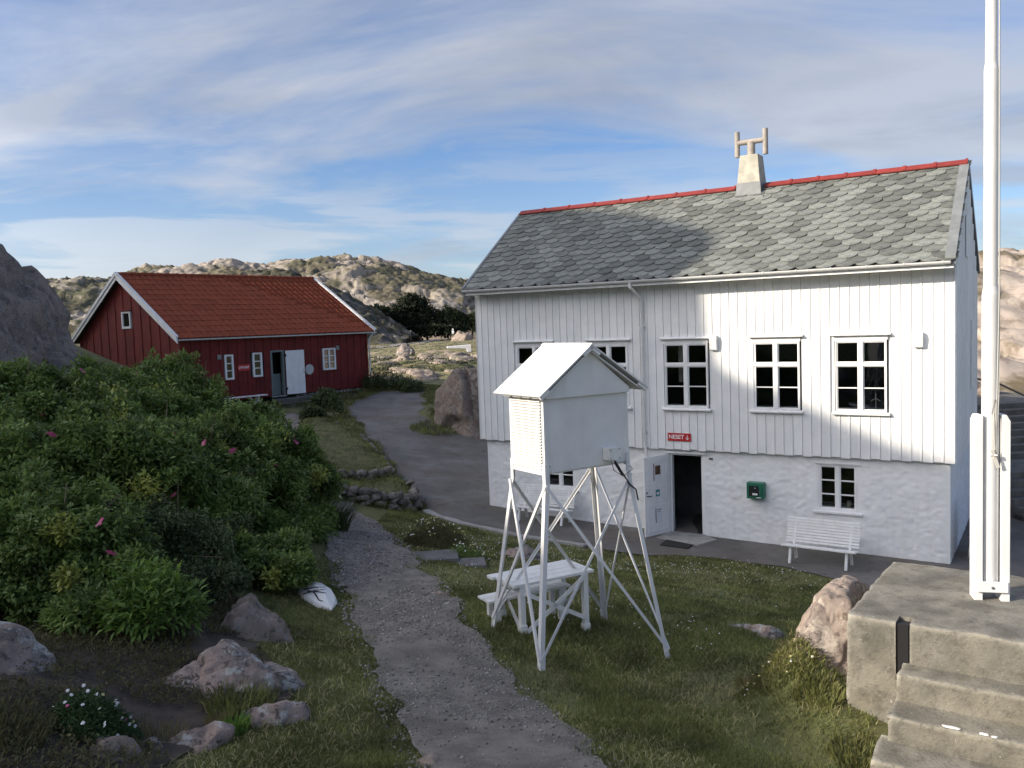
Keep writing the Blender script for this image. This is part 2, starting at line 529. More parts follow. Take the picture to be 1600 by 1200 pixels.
mat('white_paint', (.83, .83, .82), (.77, .77, .76), 3, .55, .08, 60, spec=.35, extra=grime(.22, (.45, .45, .42)))
mat('white_board', (.83, .83, .815), (.77, .775, .77), 2.5, .6, .08, 40, spec=.3, rand=.035, extra=grime(.14, (.48, .48, .45)))
mat('white_metal', (.73, .73, .725), (.67, .67, .665), 3, .4, .03, 60, spec=.45, extra=grime(.2, (.42, .40, .33)))
mat('white_slat', (.79, .79, .77), (.73, .73, .71), 6, .55, .05, 60, rand=.03, extra=grime(.3, (.48, .46, .32), 1, 4))
mat('plaster', (.83, .83, .82), (.78, .785, .775), 1.7, .85, .3, 14, extra=grime(.18, (.42, .41, .37)), bdetail=8)
mat('grey_metal', (.20, .215, .225), (.16, .17, .18), 4, .5, .05, 50, metal=.0)
mat('flashing', (.22, .23, .23), (.17, .18, .18), 4, .5, .05, 50, spec=.5)
mat('slate', (.195, .202, .18), (.128, .138, .128), 7, .62, .22, 28, rand=.36, coords='obj', c3=(.38, .37, .32), s3=16, t3=.68, spec=.4)
mat('slate_joined', (.195, .202, .18), (.128, .138, .128), 7, .62, .22, 28, island=.36, c3=(.38, .37, .32), s3=16, t3=.68, spec=.4)
mat('roof_under', (.04, .04, .04))
mat('red_metal', (.27, .040, .032), (.22, .034, .028), 5, .6, .04, 60, rand=.08)
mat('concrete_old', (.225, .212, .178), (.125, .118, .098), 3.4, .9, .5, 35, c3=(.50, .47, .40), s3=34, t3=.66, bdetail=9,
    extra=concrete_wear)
mat('chimney_render', (.50, .47, .39), (.37, .35, .29), 5, .9, .35, 40, c3=(.2, .19, .16), s3=14, t3=.66, coords='obj')
mat('cowl', (.36, .32, .275), (.29, .26, .23), 8, .55, .06, 40, coords='obj', spec=.3)
mat('red_board', (.17, .022, .018), (.12, .017, .014), 2.5, .85, .10, 40, rand=.09, extra=grime(.2, (.05, .012, .012)))
mat('red_tile', (.27, .068, .034), (.215, .055, .029), 5, .85, .06, 40, rand=.10, coords='obj', spec=.12)
mat('red_tile_joined', (.27, .068, .034), (.215, .055, .029), 5, .85, .06, 40, island=.10, spec=.12)
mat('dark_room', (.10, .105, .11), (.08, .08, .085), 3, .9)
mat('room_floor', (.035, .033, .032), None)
mat('door_grey', (.16, .19, .185), (.13, .155, .15), 3, .6)
mat('black', (.012, .012, .013), None, rough=.6)
mat('rubber_mat', (.035, .033, .03), (.02, .02, .018), 30, .95, .6, 90)
mat('granite', (.35, .26, .215), (.20, .175, .16), 2.6, .9, 1.0, 16, c3=(.08, .075, .07), s3=55, t3=.62, bdetail=9, extra=rock_extra())
mat('granite_dark', (.26, .20, .16), (.165, .135, .115), 1.3, .9, .8, 9, c3=(.05, .046, .042), s3=40, t3=.62, bdetail=10,
    extra=rock_extra((.25, .235, .21), (.07, .06, .053), (.045, .05, .02), .8, .55))
mat('granite_pink', (.34, .265, .215), (.25, .205, .175), 2.4, .9, .6, 20, c3=(.10, .085, .07), s3=50, t3=.66, bdetail=9, extra=rock_extra((.46, .40, .33), (.13, .10, .08), (.05, .058, .02), .5, 1.6))
mat('wall_stone', (.22, .19, .165), (.12, .108, .098), 5, .92, .6, 26, c3=(.3, .3, .28), s3=30, t3=.66, rand=.35, coords='obj', bdetail=8)
mat('timber_wet', (.05, .045, .04), None)
mat('aed_green', (.02, .16, .095), (.016, .13, .08), 8, .4)
mat('sign_red', (.50, .032, .034), (.46, .03, .032), 10, .4)
mat('sign_white', (.8, .8, .8), None, rough=.5)
mat('teal', (.02, .22, .27), None, rough=.4)
mat('photo_dark', (.03, .02, .02), (.28, .13, .03), 45, .4, lo=.5, hi=.6, coords='pos')
mat('paper', (.72, .73, .76), None, rough=.5)
mat('maroon', (.14, .02, .04), None)
mat('steel', (.32, .32, .32), (.25, .25, .25), 8, .35, metal=.8)
mat('rope', (.55, .53, .48), None, rough=.9)
mat('soil', (.085, .066, .052), (.05, .041, .034), 5, .95, .8, 40, c3=(.12, .10, .08), s3=60, t3=.68, bdetail=10)
mat('gravel_path', (.25, .222, .188), (.155, .138, .118), 3.2, .95, .8, 45, c3=(.33, .31, .29), s3=38, t3=.62, bdetail=10,
    extra=lambda N, L, noise, rampn, mixc, col, src: mixc(rampn(noise(1.1, 7, .65), [(.52, 0.0), (.66, .5)]), col, (.105, .088, .07)))
mat('pebble', (.34, .318, .29), (.19, .175, .16), 30, .9, island=.45)
mat('court_asphalt', (.165, .156, .145), (.115, .109, .10), .9, .93, .5, 40, c3=(.16, .15, .14), s3=30, t3=.68, bdetail=9,
    extra=lambda N, L, noise, rampn, mixc, col, src: mixc(rampn(noise(3.3, 8, .7), [(.54, 0.0), (.68, .55)]), mixc(rampn(noise(.5, 5, .6), [(.5, 0.0), (.64, .6)]), col, (.12, .095, .075)), (.05, .047, .04)))
mat('kerb_concrete', (.36, .35, .33), (.27, .26, .245), 5, .9, .3, 40)
mat('slab', (.17, .165, .16), (.12, .115, .11), 4, .92, .4, 40, c3=(.25, .24, .22), s3=30, t3=.68)
mat('far_road', (.22, .20, .185), (.17, .16, .15), .6, .95)
mat('bark', (.07, .055, .04), (.045, .035, .028), 12, .95, .5, 40, coords='obj')
mat('twig', (.22, .17, .11), (.13, .10, .065), 12, .9)


def leaf_mat(name, a, b, isl=.35, trans=.25, rough=.5, third=None):
    m_ = bpy.data.materials.new(name); m_.use_nodes = True
    nt = m_.node_tree; N = nt.nodes.new; L = nt.links.new
    bs = nt.nodes['Principled BSDF']; bs.inputs['Roughness'].default_value = rough
    bs.inputs['Specular IOR Level'].default_value = .35
    g = N('ShaderNodeNewGeometry')
    r = N('ShaderNodeValToRGB'); el = r.color_ramp.elements
    el[0].color = (*a, 1); el[1].color = (*b, 1)
    if third:
        e = el.new(.93); e.color = (*b, 1); el[-1].position = 1.0; el[-1].color = (*third, 1)
    L(g.outputs['Random Per Island'], r.inputs[0])
    n = N('ShaderNodeTexNoise'); n.inputs['Scale'].default_value = 1.6; n.inputs['Detail'].default_value = 3
    L(g.outputs['Position'], n.inputs['Vector'])
    mr = N('ShaderNodeMapRange'); mr.inputs['From Min'].default_value = .3; mr.inputs['From Max'].default_value = .7
    mr.inputs['To Min'].default_value = 1 - isl; mr.inputs['To Max'].default_value = 1 + isl
    L(n.outputs['Fac'], mr.inputs['Value'])
    vm = N('ShaderNodeVectorMath'); vm.operation = 'SCALE'
    L(r.outputs[0], vm.inputs[0]); L(mr.outputs[0], vm.inputs['Scale'])
    L(vm.outputs[0], bs.inputs['Base Color'])
    tr = N('ShaderNodeBsdfTranslucent'); L(vm.outputs[0], tr.inputs['Color'])
    mx = N('ShaderNodeMixShader'); mx.inputs[0].default_value = trans
    L(bs.outputs[0], mx.inputs[1]); L(tr.outputs[0], mx.inputs[2])
    L(mx.outputs[0], nt.nodes['Material Output'].inputs['Surface'])
    MATS[name] = m_
    return m_


leaf_mat('rose_leaf', (.095, .155, .036), (.20, .265, .066), .5, .33, .45)
leaf_mat('rose_leaf_young', (.24, .29, .055), (.36, .38, .09), .25, .3, .5)
leaf_mat('herb_leaf', (.09, .165, .03), (.17, .26, .05), .3, .3, .45)
leaf_mat('dark_leaf', (.05, .075, .026), (.10, .13, .045), .3, .15, .6)
leaf_mat('pine_leaf', (.011, .019, .010), (.028, .040, .017), .35, .1, .7)
leaf_mat('pale_bush_leaf', (.03, .042, .018), (.06, .078, .03), .3, .12, .7)
leaf_mat('grass_blade', (.080, .112, .028), (.225, .23, .075), .5, .3, .6, (.38, .32, .17))
leaf_mat('dry_grass', (.14, .12, .05), (.22, .185, .085), .3, .2, .7)
leaf_mat('flower_white', (.75, .75, .70), (.8, .8, .78), .02, .2)
leaf_mat('flower_yellow', (.50, .42, .12), (.62, .56, .30), .1, .2)
leaf_mat('flower_pink', (.50, .06, .22), (.62, .17, .30), .1, .25)


def _unused(): pass


def glass_mat():
    m_ = bpy.data.materials.new('window_glass'); m_.use_nodes = True
    nt = m_.node_tree; N = nt.nodes.new; L = nt.links.new
    nt.nodes.remove(nt.nodes['Principled BSDF'])
    t = N('ShaderNodeBsdfTransparent'); t.inputs['Color'].default_value = (.80, .83, .83, 1)
    g = N('ShaderNodeBsdfGlossy'); g.inputs['Roughness'].default_value = .015; g.inputs['Color'].default_value = (.9, .9, .9, 1)
    f = N('ShaderNodeFresnel'); f.inputs['IOR'].default_value = 1.5
    nn = N('ShaderNodeTexNoise'); nn.inputs['Scale'].default_value = 3.0
    gp = N('ShaderNodeNewGeometry'); L(gp.outputs['Position'], nn.inputs['Vector'])
    b = N('ShaderNodeBump'); b.inputs['Strength'].default_value = .05; b.inputs['Distance'].default_value = .02
    L(nn.outputs['Fac'], b.inputs['Height']); L(b.outputs[0], g.inputs['Normal'])
    x = N('ShaderNodeMixShader'); L(f.outputs[0], x.inputs[0]); L(t.outputs[0], x.inputs[1]); L(g.outputs[0], x.inputs[2])
    L(x.outputs[0], nt.nodes['Material Output'].inputs['Surface'])
    MATS['glass'] = m_


glass_mat()
M = MATS


def text_mesh(txt, size, name='lettering', depth=.002, bold=True):
    cu = bpy.data.curves.new('tmp_text', 'FONT')
    cu.body = txt; cu.size = size; cu.align_x = 'CENTER'; cu.align_y = 'CENTER'; cu.extrude = depth
    if bold: cu.offset = size * .018
    cu.resolution_u = 3
    to = bpy.data.objects.new('tmp_text', cu); COL.objects.link(to)
    bpy.context.view_layer.update()
    me = bpy.data.meshes.new_from_object(to.evaluated_get(bpy.context.evaluated_depsgraph_get()))
    bpy.data.objects.remove(to); me.name = name
    me.materials.clear()
    return me

# ------------------------------------------------------------------ ground
def hor(px): return 505.35 - 0.03525 * (px - 800)


def grow(a, b, step, lo, hi, k=1.09):
    mid = list(np.arange(a, b + 1e-6, step))
    s_, x = step, b
    up = []
    while x < hi: s_ *= k; x += s_; up.append(x)
    s_, x = step, a
    dn = []
    while x > lo: s_ *= k; x -= s_; dn.append(x)
    return np.array(dn[::-1] + mid + up)


def build_ground():
    xs = grow(-11, 13, .2, -1300, 1300); ys = grow(3, 46, .2, -120, 1500, 1.06)
    X, Y = np.meshgrid(xs, ys)
    Z = terr(X, Y)
    near = (Y < 46)
    P = np.stack([X.ravel() * .9, Y.ravel() * .9, np.zeros(X.size)], -1)
    Z = Z + (0.012 * fbm(P, 3, 9)).reshape(Z.shape) * np.clip((46 - Y) / 10, 0, 1)
    V = np.stack([X.ravel(), Y.ravel(), Z.ravel()], -1)
    ny, nx = X.shape
    i = np.arange(nx * ny).reshape(ny, nx)
    Fc = np.stack([i[:-1, :-1].ravel(), i[:-1, 1:].ravel(), i[1:, 1:].ravel(), i[1:, :-1].ravel()], -1)
    me = np_mesh('ground', V, Fc, True)
    me.materials.append(M['lawn_soil']); me.materials.append(M['heath'])
    cy = V[Fc[:, 0], 1]; cx = V[Fc[:, 0], 0]
    me.polygons.foreach_set('material_index', (((cy > 44.5) | (np.abs(cx) > 60)) * 1).astype(np.int32))
    o = link('ground', me, None)
    tag(o, kind='structure')


mat('lawn_soil', (.105, .115, .038), (.15, .15, .058), 1.3, .95, .8, 30, c3=(.16, .14, .075), s3=22, t3=.62, bdetail=10,
    extra=lambda N, L, noise, rampn, mixc, col, src: mixc(rampn(noise(.55, 6, .6), [(.48, 0.0), (.64, .75)]), col, (.135, .118, .06)))
mat('heath', (.15, .145, .055), (.25, .205, .10), .35, .95, .8, 8, c3=(.05, .055, .025), s3=.9, t3=.52, bdetail=10,
    extra=lambda N, L, noise, rampn, mixc, col, src: mixc(rampn(noise(.16, 9, .68), [(.53, 0.0), (.60, .9)]), col, (.36, .27, .20)))
build_ground()


def densify(poly, sp_, closed=True):
    out = []
    n = len(poly)
    for i in range(n if closed else n - 1):
        a = np.array(poly[i][:2], float); b = np.array(poly[(i + 1) % n][:2], float)
        k = max(1, int(np.linalg.norm(b - a) / sp_))
        for j in range(k): out.append(a + (b - a) * j / k)
    if not closed: out.append(np.array(poly[-1][:2], float))
    return np.array(out)


def smooth_poly(poly, it=2):
    P = [np.array(p[:2], float) for p in poly]
    for _ in range(it):
        Q = []
        n = len(P)
        for i in range(n):
            a, b = P[i], P[(i + 1) % n]
            Q += [a * .75 + b * .25, a * .25 + b * .75]
        P = Q
    return P


def sheet(name, poly, sp_, zoff, m_, jitter=.05, kind='structure', skirt=None, bulge=None, js=1.5, parent=None):
    B = densify(poly, sp_)
    P3 = np.stack([B[:, 0] * js, B[:, 1] * js, np.full(len(B), 2.2)], -1)
    B = B + np.stack([fbm(P3, 4, 21), fbm(P3 + 9.1, 4, 22)], -1) * jitter
    x0, y0 = B.min(0); x1, y1 = B.max(0)
    gx, gy = np.meshgrid(np.arange(x0, x1, sp_), np.arange(y0, y1, sp_))
    gx = gx.ravel(); gy = gy.ravel()
    k = inpoly(gx, gy, [tuple(p) for p in B])
    G = np.stack([gx[k], gy[k]], -1)
    if len(G):
        keep = np.ones(len(G), bool)
        for i in range(0, len(G), 4000):
            d = np.sqrt(((G[i:i + 4000, None] - B[None]) ** 2).sum(-1)).min(1)
            keep[i:i + 4000] = d > sp_ * .45
        G = G[keep]
    nb = len(B)
    vv = [Vector(p) for p in B] + [Vector(p) for p in G]
    r = delaunay_2d_cdt(vv, [(i, (i + 1) % nb) for i in range(nb)], [], 1, 1e-5)
    V2 = np.array([(v.x, v.y) for v in r[0]])
    Z = terr(V2[:, 0], V2[:, 1]) + zoff
    if bulge is not None: Z = Z + bulge(V2[:, 0], V2[:, 1], B)
    me = bpy.data.meshes.new(name)
    V = [(a[0], a[1], z) for a, z in zip(V2, Z)]
    fs = [tuple(f) for f in r[2]]
    if skirt:
        import bmesh
        me.from_pydata(V, [], fs)
        bm = bmesh.new(); bm.from_mesh(me)
        be = [e for e in bm.edges if e.is_boundary]
        g = bmesh.ops.extrude_edge_only(bm, edges=be)
        for v in [q for q in g['geom'] if isinstance(q, bmesh.types.BMVert)]: v.co.z -= skirt
        bm.to_mesh(me); bm.free()
    else:
        me.from_pydata(V, [], fs)
    for p in me.polygons: p.use_smooth = True
    me.update()
    o = link(name, me, m_, parent)
    if kind: tag(o, kind=kind)
    return o


PATH_L = [(-.75, 4.2), (-.80, 5.97), (-1.23, 7.4), (-1.64, 8.86), (-2.12, 10.49), (-2.68, 12.6), (-3.2, 14.74), (-3.86, 17.42), (-4.62, 20.12), (-5.15, 21.6), (-6.6, 25.7), (-8.24, 28.85), (-9.3, 32.7), (-10.1, 36.9)]
PATH_R = [(1.0, 4.2), (.60, 5.97), (.22, 7.43), (-.24, 8.8), (-.60, 9.85), (-1.10, 11.88), (-1.62, 14.05), (-2.3, 16.03), (-3.15, 18.9), (-4.0, 20.9), (-5.5, 24.95), (-7.43, 29.92), (-8.31, 33.6), (-8.96, 37.2)]
PATH = PATH_L + PATH_R[::-1]
KERB = [(-2.42, 22.76), (-1.95, 21.6), (-1.39, 21.04), (-.75, 20.7), (.32, 19.86), (1.52, 19.06)]
COURT = [(-6.6, 43.2), (-7.4, 40.5), (-7.3, 37.6), (-6.01, 33.33), (-4.75, 29.86), (-3.89, 26.99), (-3.14, 25.3)] + KERB + \
        [(2.14, 18.8), (2.67, 18.63), (3.51, 18.58), (4.23, 18.26), (5.58, 17.49), (6.3, 16.5), (6.57, 15.6), (6.9, 13), (8.0, 10.5), (12, 9), (22, 16), (22, 27), (10, 30), (4, 32), (-1, 32), (-2.6, 33.5), (-3.6, 35), (-3.9, 38), (-4.4, 43)]
TERR_U = [(-8.0, 33), (-7.5, 33.8), (-6.1, 31.8), (-5.07, 29.8), (-4.32, 28), (-3.8, 26.3), (-4.57, 25.5), (-5.3, 24.6), (-6.3, 26.2), (-7.4, 29.9)]
TERR_L = [(-4.75, 22.5), (-3.6, 24.9), (-3.02, 24.4), (-2.74, 23.4), (-2.71, 22.87), (-3.18, 21.9), (-3.8, 21.3), (-4.4, 21.2)]
BED = [(-5.5, 4.5), (-2.75, 4.9), (-2.45, 5.9), (-2.3, 6.6), (-2.05, 6.9), (-2.1, 7.4), (-2.5, 8.2), (-3.0, 9.6), (-4, 11), (-6.5, 11), (-7, 7)]
sheet('court', COURT, .3, .02, M['court_asphalt'], .22, js=.7)
sheet('gravel_path', PATH, .12, .026, M['gravel_path'], .16)
sheet('flower_bed', BED, .15, .014, M['soil'], .12)
ROAD = [(-26, 148), (-26.5, 168), (-27, 200), (-26, 240), (-25, 282), (-19, 312), (-16, 314), (-21, 280), (-22.4, 240), (-23.4, 200), (-22.8, 168), (-22.6, 148)]
sheet('road', ROAD, 3.0, .12, M['far_road'], .2, js=.1)
LOT = [(-55, 262), (-40, 262), (-36, 274), (-38, 290), (-60, 290)]
sheet('parking_area', LOT, 3.0, .1, M['far_road'], .4, js=.1)


def strip_mesh(name, pts, w, h, m_, zoff=0.0, **kw):
    P = densify(pts, .18, False)
    mb = MB()
    n = len(P); vs_ = []
    for i in range(n):
        d = P[min(i + 1, n - 1)] - P[max(i - 1, 0)]; d = d / np.linalg.norm(d); s_ = np.array((-d[1], d[0]))
        z = tz(*P[i]) + zoff
        ww = w * (1 + .25 * math.sin(i * .9)) / 2
        for o_, zz in ((-ww, z - .2), (-ww, z + h), (ww, z + h), (ww, z - .2)):
            q = P[i] + s_ * o_
            vs_.append((q[0], q[1], zz))
    fs = []
    for i in range(n - 1):
        for k in range(3): fs.append((i * 4 + k, i * 4 + k + 1, i * 4 + 5 + k, i * 4 + 4 + k))
    fs += [(0, 1, 2, 3), tuple((n - 1) * 4 + k for k in (3, 2, 1, 0))]
    mb.add(vs_, fs)
    return mb.build(name, m_)


kb = strip_mesh('kerb', KERB, .17, .07, M['kerb_concrete'])
tag(kb, kind='structure')


# ------------------------------------------------------------------ hills
def heightfield(name, x0, x1, y0, y1, st, fn, m_, label=None):
    xs = np.arange(x0, x1 + 1e-6, st[0]); ys = np.arange(y0, y1 + 1e-6, st[1])
    X, Y = np.meshgrid(xs, ys)
    Z = fn(X.ravel(), Y.ravel())
    V = np.stack([X.ravel(), Y.ravel(), Z], -1)
    ny, nx = X.shape
    i = np.arange(nx * ny).reshape(ny, nx)
    Fc = np.stack([i[:-1, :-1].ravel(), i[:-1, 1:].ravel(), i[1:, 1:].ravel(), i[1:, :-1].ravel()], -1)
    o = link(name, np_mesh(name, V, Fc, False), m_)
    return tag(o, kind='structure')


def profile(pxs, D):
    x = np.array([(p[0] - 800) / 1350. * D for p in pxs]); z = np.array([(hor(p[0]) - p[1]) / 1350. * D for p in pxs])
    return lambda q: np.interp(q, x, z)


def blocky(X, Y, Z, cs, amp, s):
    P = np.stack([X, Y * .75, Z * 1.6], -1) / cs
    P = P + .35 * np.stack([fbm(P * .7, 3, s), fbm(P * .7 + 5, 3, s + 1), fbm(P * .7 + 9, 3, s + 2)], -1)
    h, e = facets(P, s)
    crack = np.clip(e / .14, 0, 1)
    return amp * (h + (crack - 1) * .40)


def rock_hill(pxs, Yc, Yb, zb, back, amps, seed, pw=.8, widen=1.0):
    C = profile(pxs, Yc)
    def fn(X, Y):
        t = np.clip((Y - Yb) / (Yc - Yb), 0, 1)
        xs_ = X * (1 + (Yc / np.maximum(Y, 1) - 1) * widen)
        crest = C(xs_)
        w = 1.5 * fbm(np.stack([X / 28, Y / 28, X * 0], -1), 4, seed + 40)
        front = zb + (crest - zb) * np.clip(np.sin(t * math.pi / 2) ** pw + .06 * w * np.sin(t * math.pi), 0, 1.05)
        z = np.where(Y > Yc, crest - (Y - Yc) * back, front)
        soft = np.clip(t * 5, 0, 1)
        for cs, a in amps:
            z = z + blocky(X, Y, z, cs, a, seed + int(cs * 10)) * soft * np.where(t > .93, .45, 1)
        z = z + soft * amps[0][1] * .25 * fbm(np.stack([X, Y, z], -1) / amps[-1][0] * 1.5, 4, seed + 3)
        return z
    return fn


def hill_mat(name, rock1, rock2, dark, green1, green2, sc, gthr=.5, steep=.62):
    def ex(N, L, noise, rampn, mixc, col, src):
        col = mixc(rampn(noise(sc * 1.7, 8, .7), [(.52, 0.0), (.62, .7)]), col, dark)
        g = N('ShaderNodeNewGeometry'); sx = N('ShaderNodeSeparateXYZ'); L(g.outputs['Normal'], sx.inputs[0])
        up = rampn(sx.outputs['Z'], [(steep, 0.0), (steep + .25, 1.0)])
        gn = rampn(noise(sc * .42, 9, .66), [(gthr - .03, 0.0), (gthr + .04, .95)])
        mm = N('ShaderNodeMath'); mm.operation = 'MULTIPLY'; L(up, mm.inputs[0]); L(gn, mm.inputs[1])
        gc = mixc(rampn(noise(sc * 1.1, 7, .6), [(.4, 0.0), (.6, 1.0)]), green1, green2)
        return mixc(mm.outputs[0], col, gc)
    return mat(name, rock1, rock2, sc * .8, .95, .8, sc * 8, bdetail=8, extra=ex)


hill_mat('hill_rock', (.27, .23, .19), (.335, .29, .24), (.13, .11, .09), (.07, .068, .036), (.105, .09, .055), .085, .475, .5)
hill_mat('hill_rock_near', (.32, .265, .22), (.39, .33, .275), (.15, .115, .09), (.10, .085, .045), (.145, .11, .065), .33, .52, .50)
hill_mat('hill_rock_left', (.29, .25, .21), (.38, .33, .275), (.10, .085, .07), (.06, .065, .032), (.085, .075, .045), .17, .455, .5)
hill_mat('hill_dark', (.13, .115, .105), (.17, .15, .135), (.05, .045, .04), (.03, .033, .018), (.05, .045, .025), .25, .42, .35)

PC = [(100, 475), (160, 455), (200, 434), (215, 425), (240, 419), (265, 421), (290, 423), (320, 417), (350, 409), (372, 405), (400, 412), (418, 417), (440, 413), (460, 408), (490, 406), (530, 407), (565, 407), (600, 413), (640, 421), (680, 430), (720, 438), (760, 450), (850, 470), (950, 495), (1000, 510)]
heightfield('rocky_hill', -190, 60, 306, 440, (.62, .7), rock_hill(PC, 400, 308, -5.5, .25, ((16, 1.7), (6.0, 1.1), (2.2, .4)), 101, .62), M['hill_rock'])
PL = [(-300, 430), (-100, 448), (0, 446), (90, 447), (130, 446), (190, 447), (215, 452), (260, 476), (320, 520)]
heightfield('rocky_hill', -130, -58, 105, 230, (.4, .6), rock_hill(PL, 190, 112, -4.5, .2, ((5, .9), (2.0, .7), (.9, .35)), 201, .8), M['hill_rock_left'])
PD = [(250, 480), (330, 452), (400, 431), (440, 420), (465, 423), (490, 436), (540, 456), (580, 478), (620, 505), (650, 522)]
heightfield('rocky_hill', -120, -28, 215, 300, (.5, .6), rock_hill(PD, 262, 222, -5.5, .2, ((6, 1.3), (2.4, .9)), 301, .7), M['hill_dark'])
PR = [(700, 560), (900, 520), (1150, 470), (1350, 425), (1450, 403), (1530, 397), (1600, 396), (1750, 380), (1900, 392), (2100, 420)]
heightfield('rocky_hill', 6, 78, 35, 95, (.22, .3), rock_hill(PR, 74, 36, -4.9, .1, ((7, .75), (2.2, .42)), 401, .85), M['hill_rock_near'])


# the high rock on the left that shades the yard (its crest seen from the sun makes the shade line)
def build_shade_rock():
    prof = [(-60, -6), (-35, -2.2), (-10, -1.25), (3.0, -1.5), (5.0, -1.42), (5.9, -1.2), (7.0, -.88), (9.0, -.88), (10.2, -.7), (11.2, .9), (12.3, 2.6), (13.6, 3.02), (14.6, 3.02), (15.3, 3.12), (16.2, 3.32), (17.2, 3.36), (17.5, 3.55), (17.62, 4.2), (17.72, 5.2), (17.8, 5.95), (18.15, 6.42), (18.9, 6.68), (20, 6.84), (22, 6.93), (23.5, 6.78), (26, 6.9), (31, 6.6), (38, 5.2), (43, 4.6), (45.2, 3.5), (46.2, 1.6), (47, .62), (50, -.3), (55, -3.5), (62, -8), (70, -12)]
    pu = [p[0] for p in prof]; pv = [p[1] for p in prof]
    D = 30.0
    us = np.unique(np.concatenate([np.arange(-55, 66, .6), np.arange(10, 24, .12), np.arange(43, 49, .2)]))
    ws = np.concatenate([np.arange(-36, -4, 1.2), np.arange(-4, 4, .5), np.arange(4, 27, .9)])
    Ug, Wg = np.meshgrid(us, ws)
    top = (np.interp(Ug, pu, pv) + D * math.sin(SUN_EL)) / math.cos(SUN_EL)
    pxv = np.array((-math.sin(SUN_AZ), math.cos(SUN_AZ))); sh = np.array((-math.cos(SUN_AZ), -math.sin(SUN_AZ)))
    X = pxv[0] * Ug + sh[0] * (D - Wg); Y = pxv[1] * Ug + sh[1] * (D - Wg)
    base = -3.0
    ext = np.where(Wg > 0, 24.0, 34.0)
    t = np.clip(np.abs(Wg) / ext, 0, 1)
    Z = base + (top - base) * np.clip(1 - t ** 1.7, 0, 1)
    drop = np.where(Wg < 5, .58 * Wg, 2.9 + 1.12 * (Wg - 5))
    Z = np.where(Wg > 0, np.maximum(top - drop, base), Z)
    away = np.clip((np.abs(Wg) - .6) / 3, 0, 1) * np.clip((1 - t) * 6, 0, 1)
    n = blocky(X.ravel(), Y.ravel(), Z.ravel(), 4.0, 1.3, 511) + .8 * fbm(np.stack([X.ravel(), Y.ravel(), Z.ravel()], -1) / 5, 4, 512)
    Z = Z + (n.reshape(Z.shape) - 1.0) * away * np.where(Z > base + .5, 1, .3)
    V = np.stack([X.ravel(), Y.ravel(), Z.ravel()], -1)
    ny, nx = X.shape
    i = np.arange(nx * ny).reshape(ny, nx)
    Fc = np.stack([i[:-1, :-1].ravel(), i[:-1, 1:].ravel(), i[1:, 1:].ravel(), i[1:, :-1].ravel()], -1)
    tag(link('rock_hill', np_mesh('rock_hill', V, Fc, False), M['granite_dark']), kind='structure')


build_shade_rock()


# ------------------------------------------------------------------ rocks
ICO = {}


def ico(sub):
    if sub not in ICO:
        import bmesh
        bm = bmesh.new(); bmesh.ops.create_icosphere(bm, subdivisions=sub, radius=1.0)
        bm.verts.ensure_lookup_table()
        ICO[sub] = (np.array([v.co[:] for v in bm.verts]), np.array([[v.index for v in f.verts] for f in bm.faces]))
        bm.free()
    return ICO[sub]


def rock_mesh(name, rad, seed, sub=4, facets=9, rough=.10, crack=.12, cs=.8, smooth=True, power=None, blocks=None):
    V, Fc = ico(sub)
    V = V.copy()
    r_ = np.random.default_rng(seed)
    if power: V = np.sign(V) * np.abs(V) ** power
    for _ in range(facets):
        n = r_.normal(size=3); n[2] = abs(n[2]) * .8; n /= np.linalg.norm(n); h = r_.uniform(.62, .9)
        d = V @ n
        V = V - np.clip(d - h, 0, None)[:, None] * n * .92
    rad = np.array(rad, float); m_ = rad.mean()
    W = V * rad
    N_ = V / np.linalg.norm(V, axis=1)[:, None]
    W = W + N_ * (rough * m_ * (fbm(W / m_ * 1.6 + seed, 5, seed) + .45 * fbm(W / m_ * 5.5 + seed, 4, seed + 7)))[:, None]
    if crack:
        Q = W / (m_ * cs) + seed * 1.7
        Q = Q + .3 * np.stack([fbm(Q, 3, 1), fbm(Q + 4, 3, 2), fbm(Q + 8, 3, 3)], -1)
        f1, f2, idv = cells(Q, seed)
        W = W - N_ * (crack * m_ * (1 - np.clip((f2 - f1) / .16, 0, 1)))[:, None] + N_ * (crack * m_ * .7 * (idv - .5))[:, None]
    if blocks:
        Q = W / (m_ * blocks[0]) + seed * .7
        Q = Q * np.array((1, 1, .7)) + .22 * np.stack([fbm(Q, 4, 5), fbm(Q + 4, 4, 6), fbm(Q + 8, 4, 7)], -1)
        h, e = broken(Q, seed + 3)
        W = W + N_ * (m_ * blocks[1] * (np.clip(h, -.8, .8) - .55 * (1 - np.clip(e / .10, 0, 1))))[:, None]
    return np_mesh(name, W, Fc, smooth)


def rock(name, loc, rad, seed, m_, label, sub=4, rotz=0.0, group=None, cat='rock', **kw):
    o = link(name, rock_mesh(name, rad, seed, sub, **kw), M[m_], None, loc, (0, 0, rotz))
    return tag(o, label, cat, group)


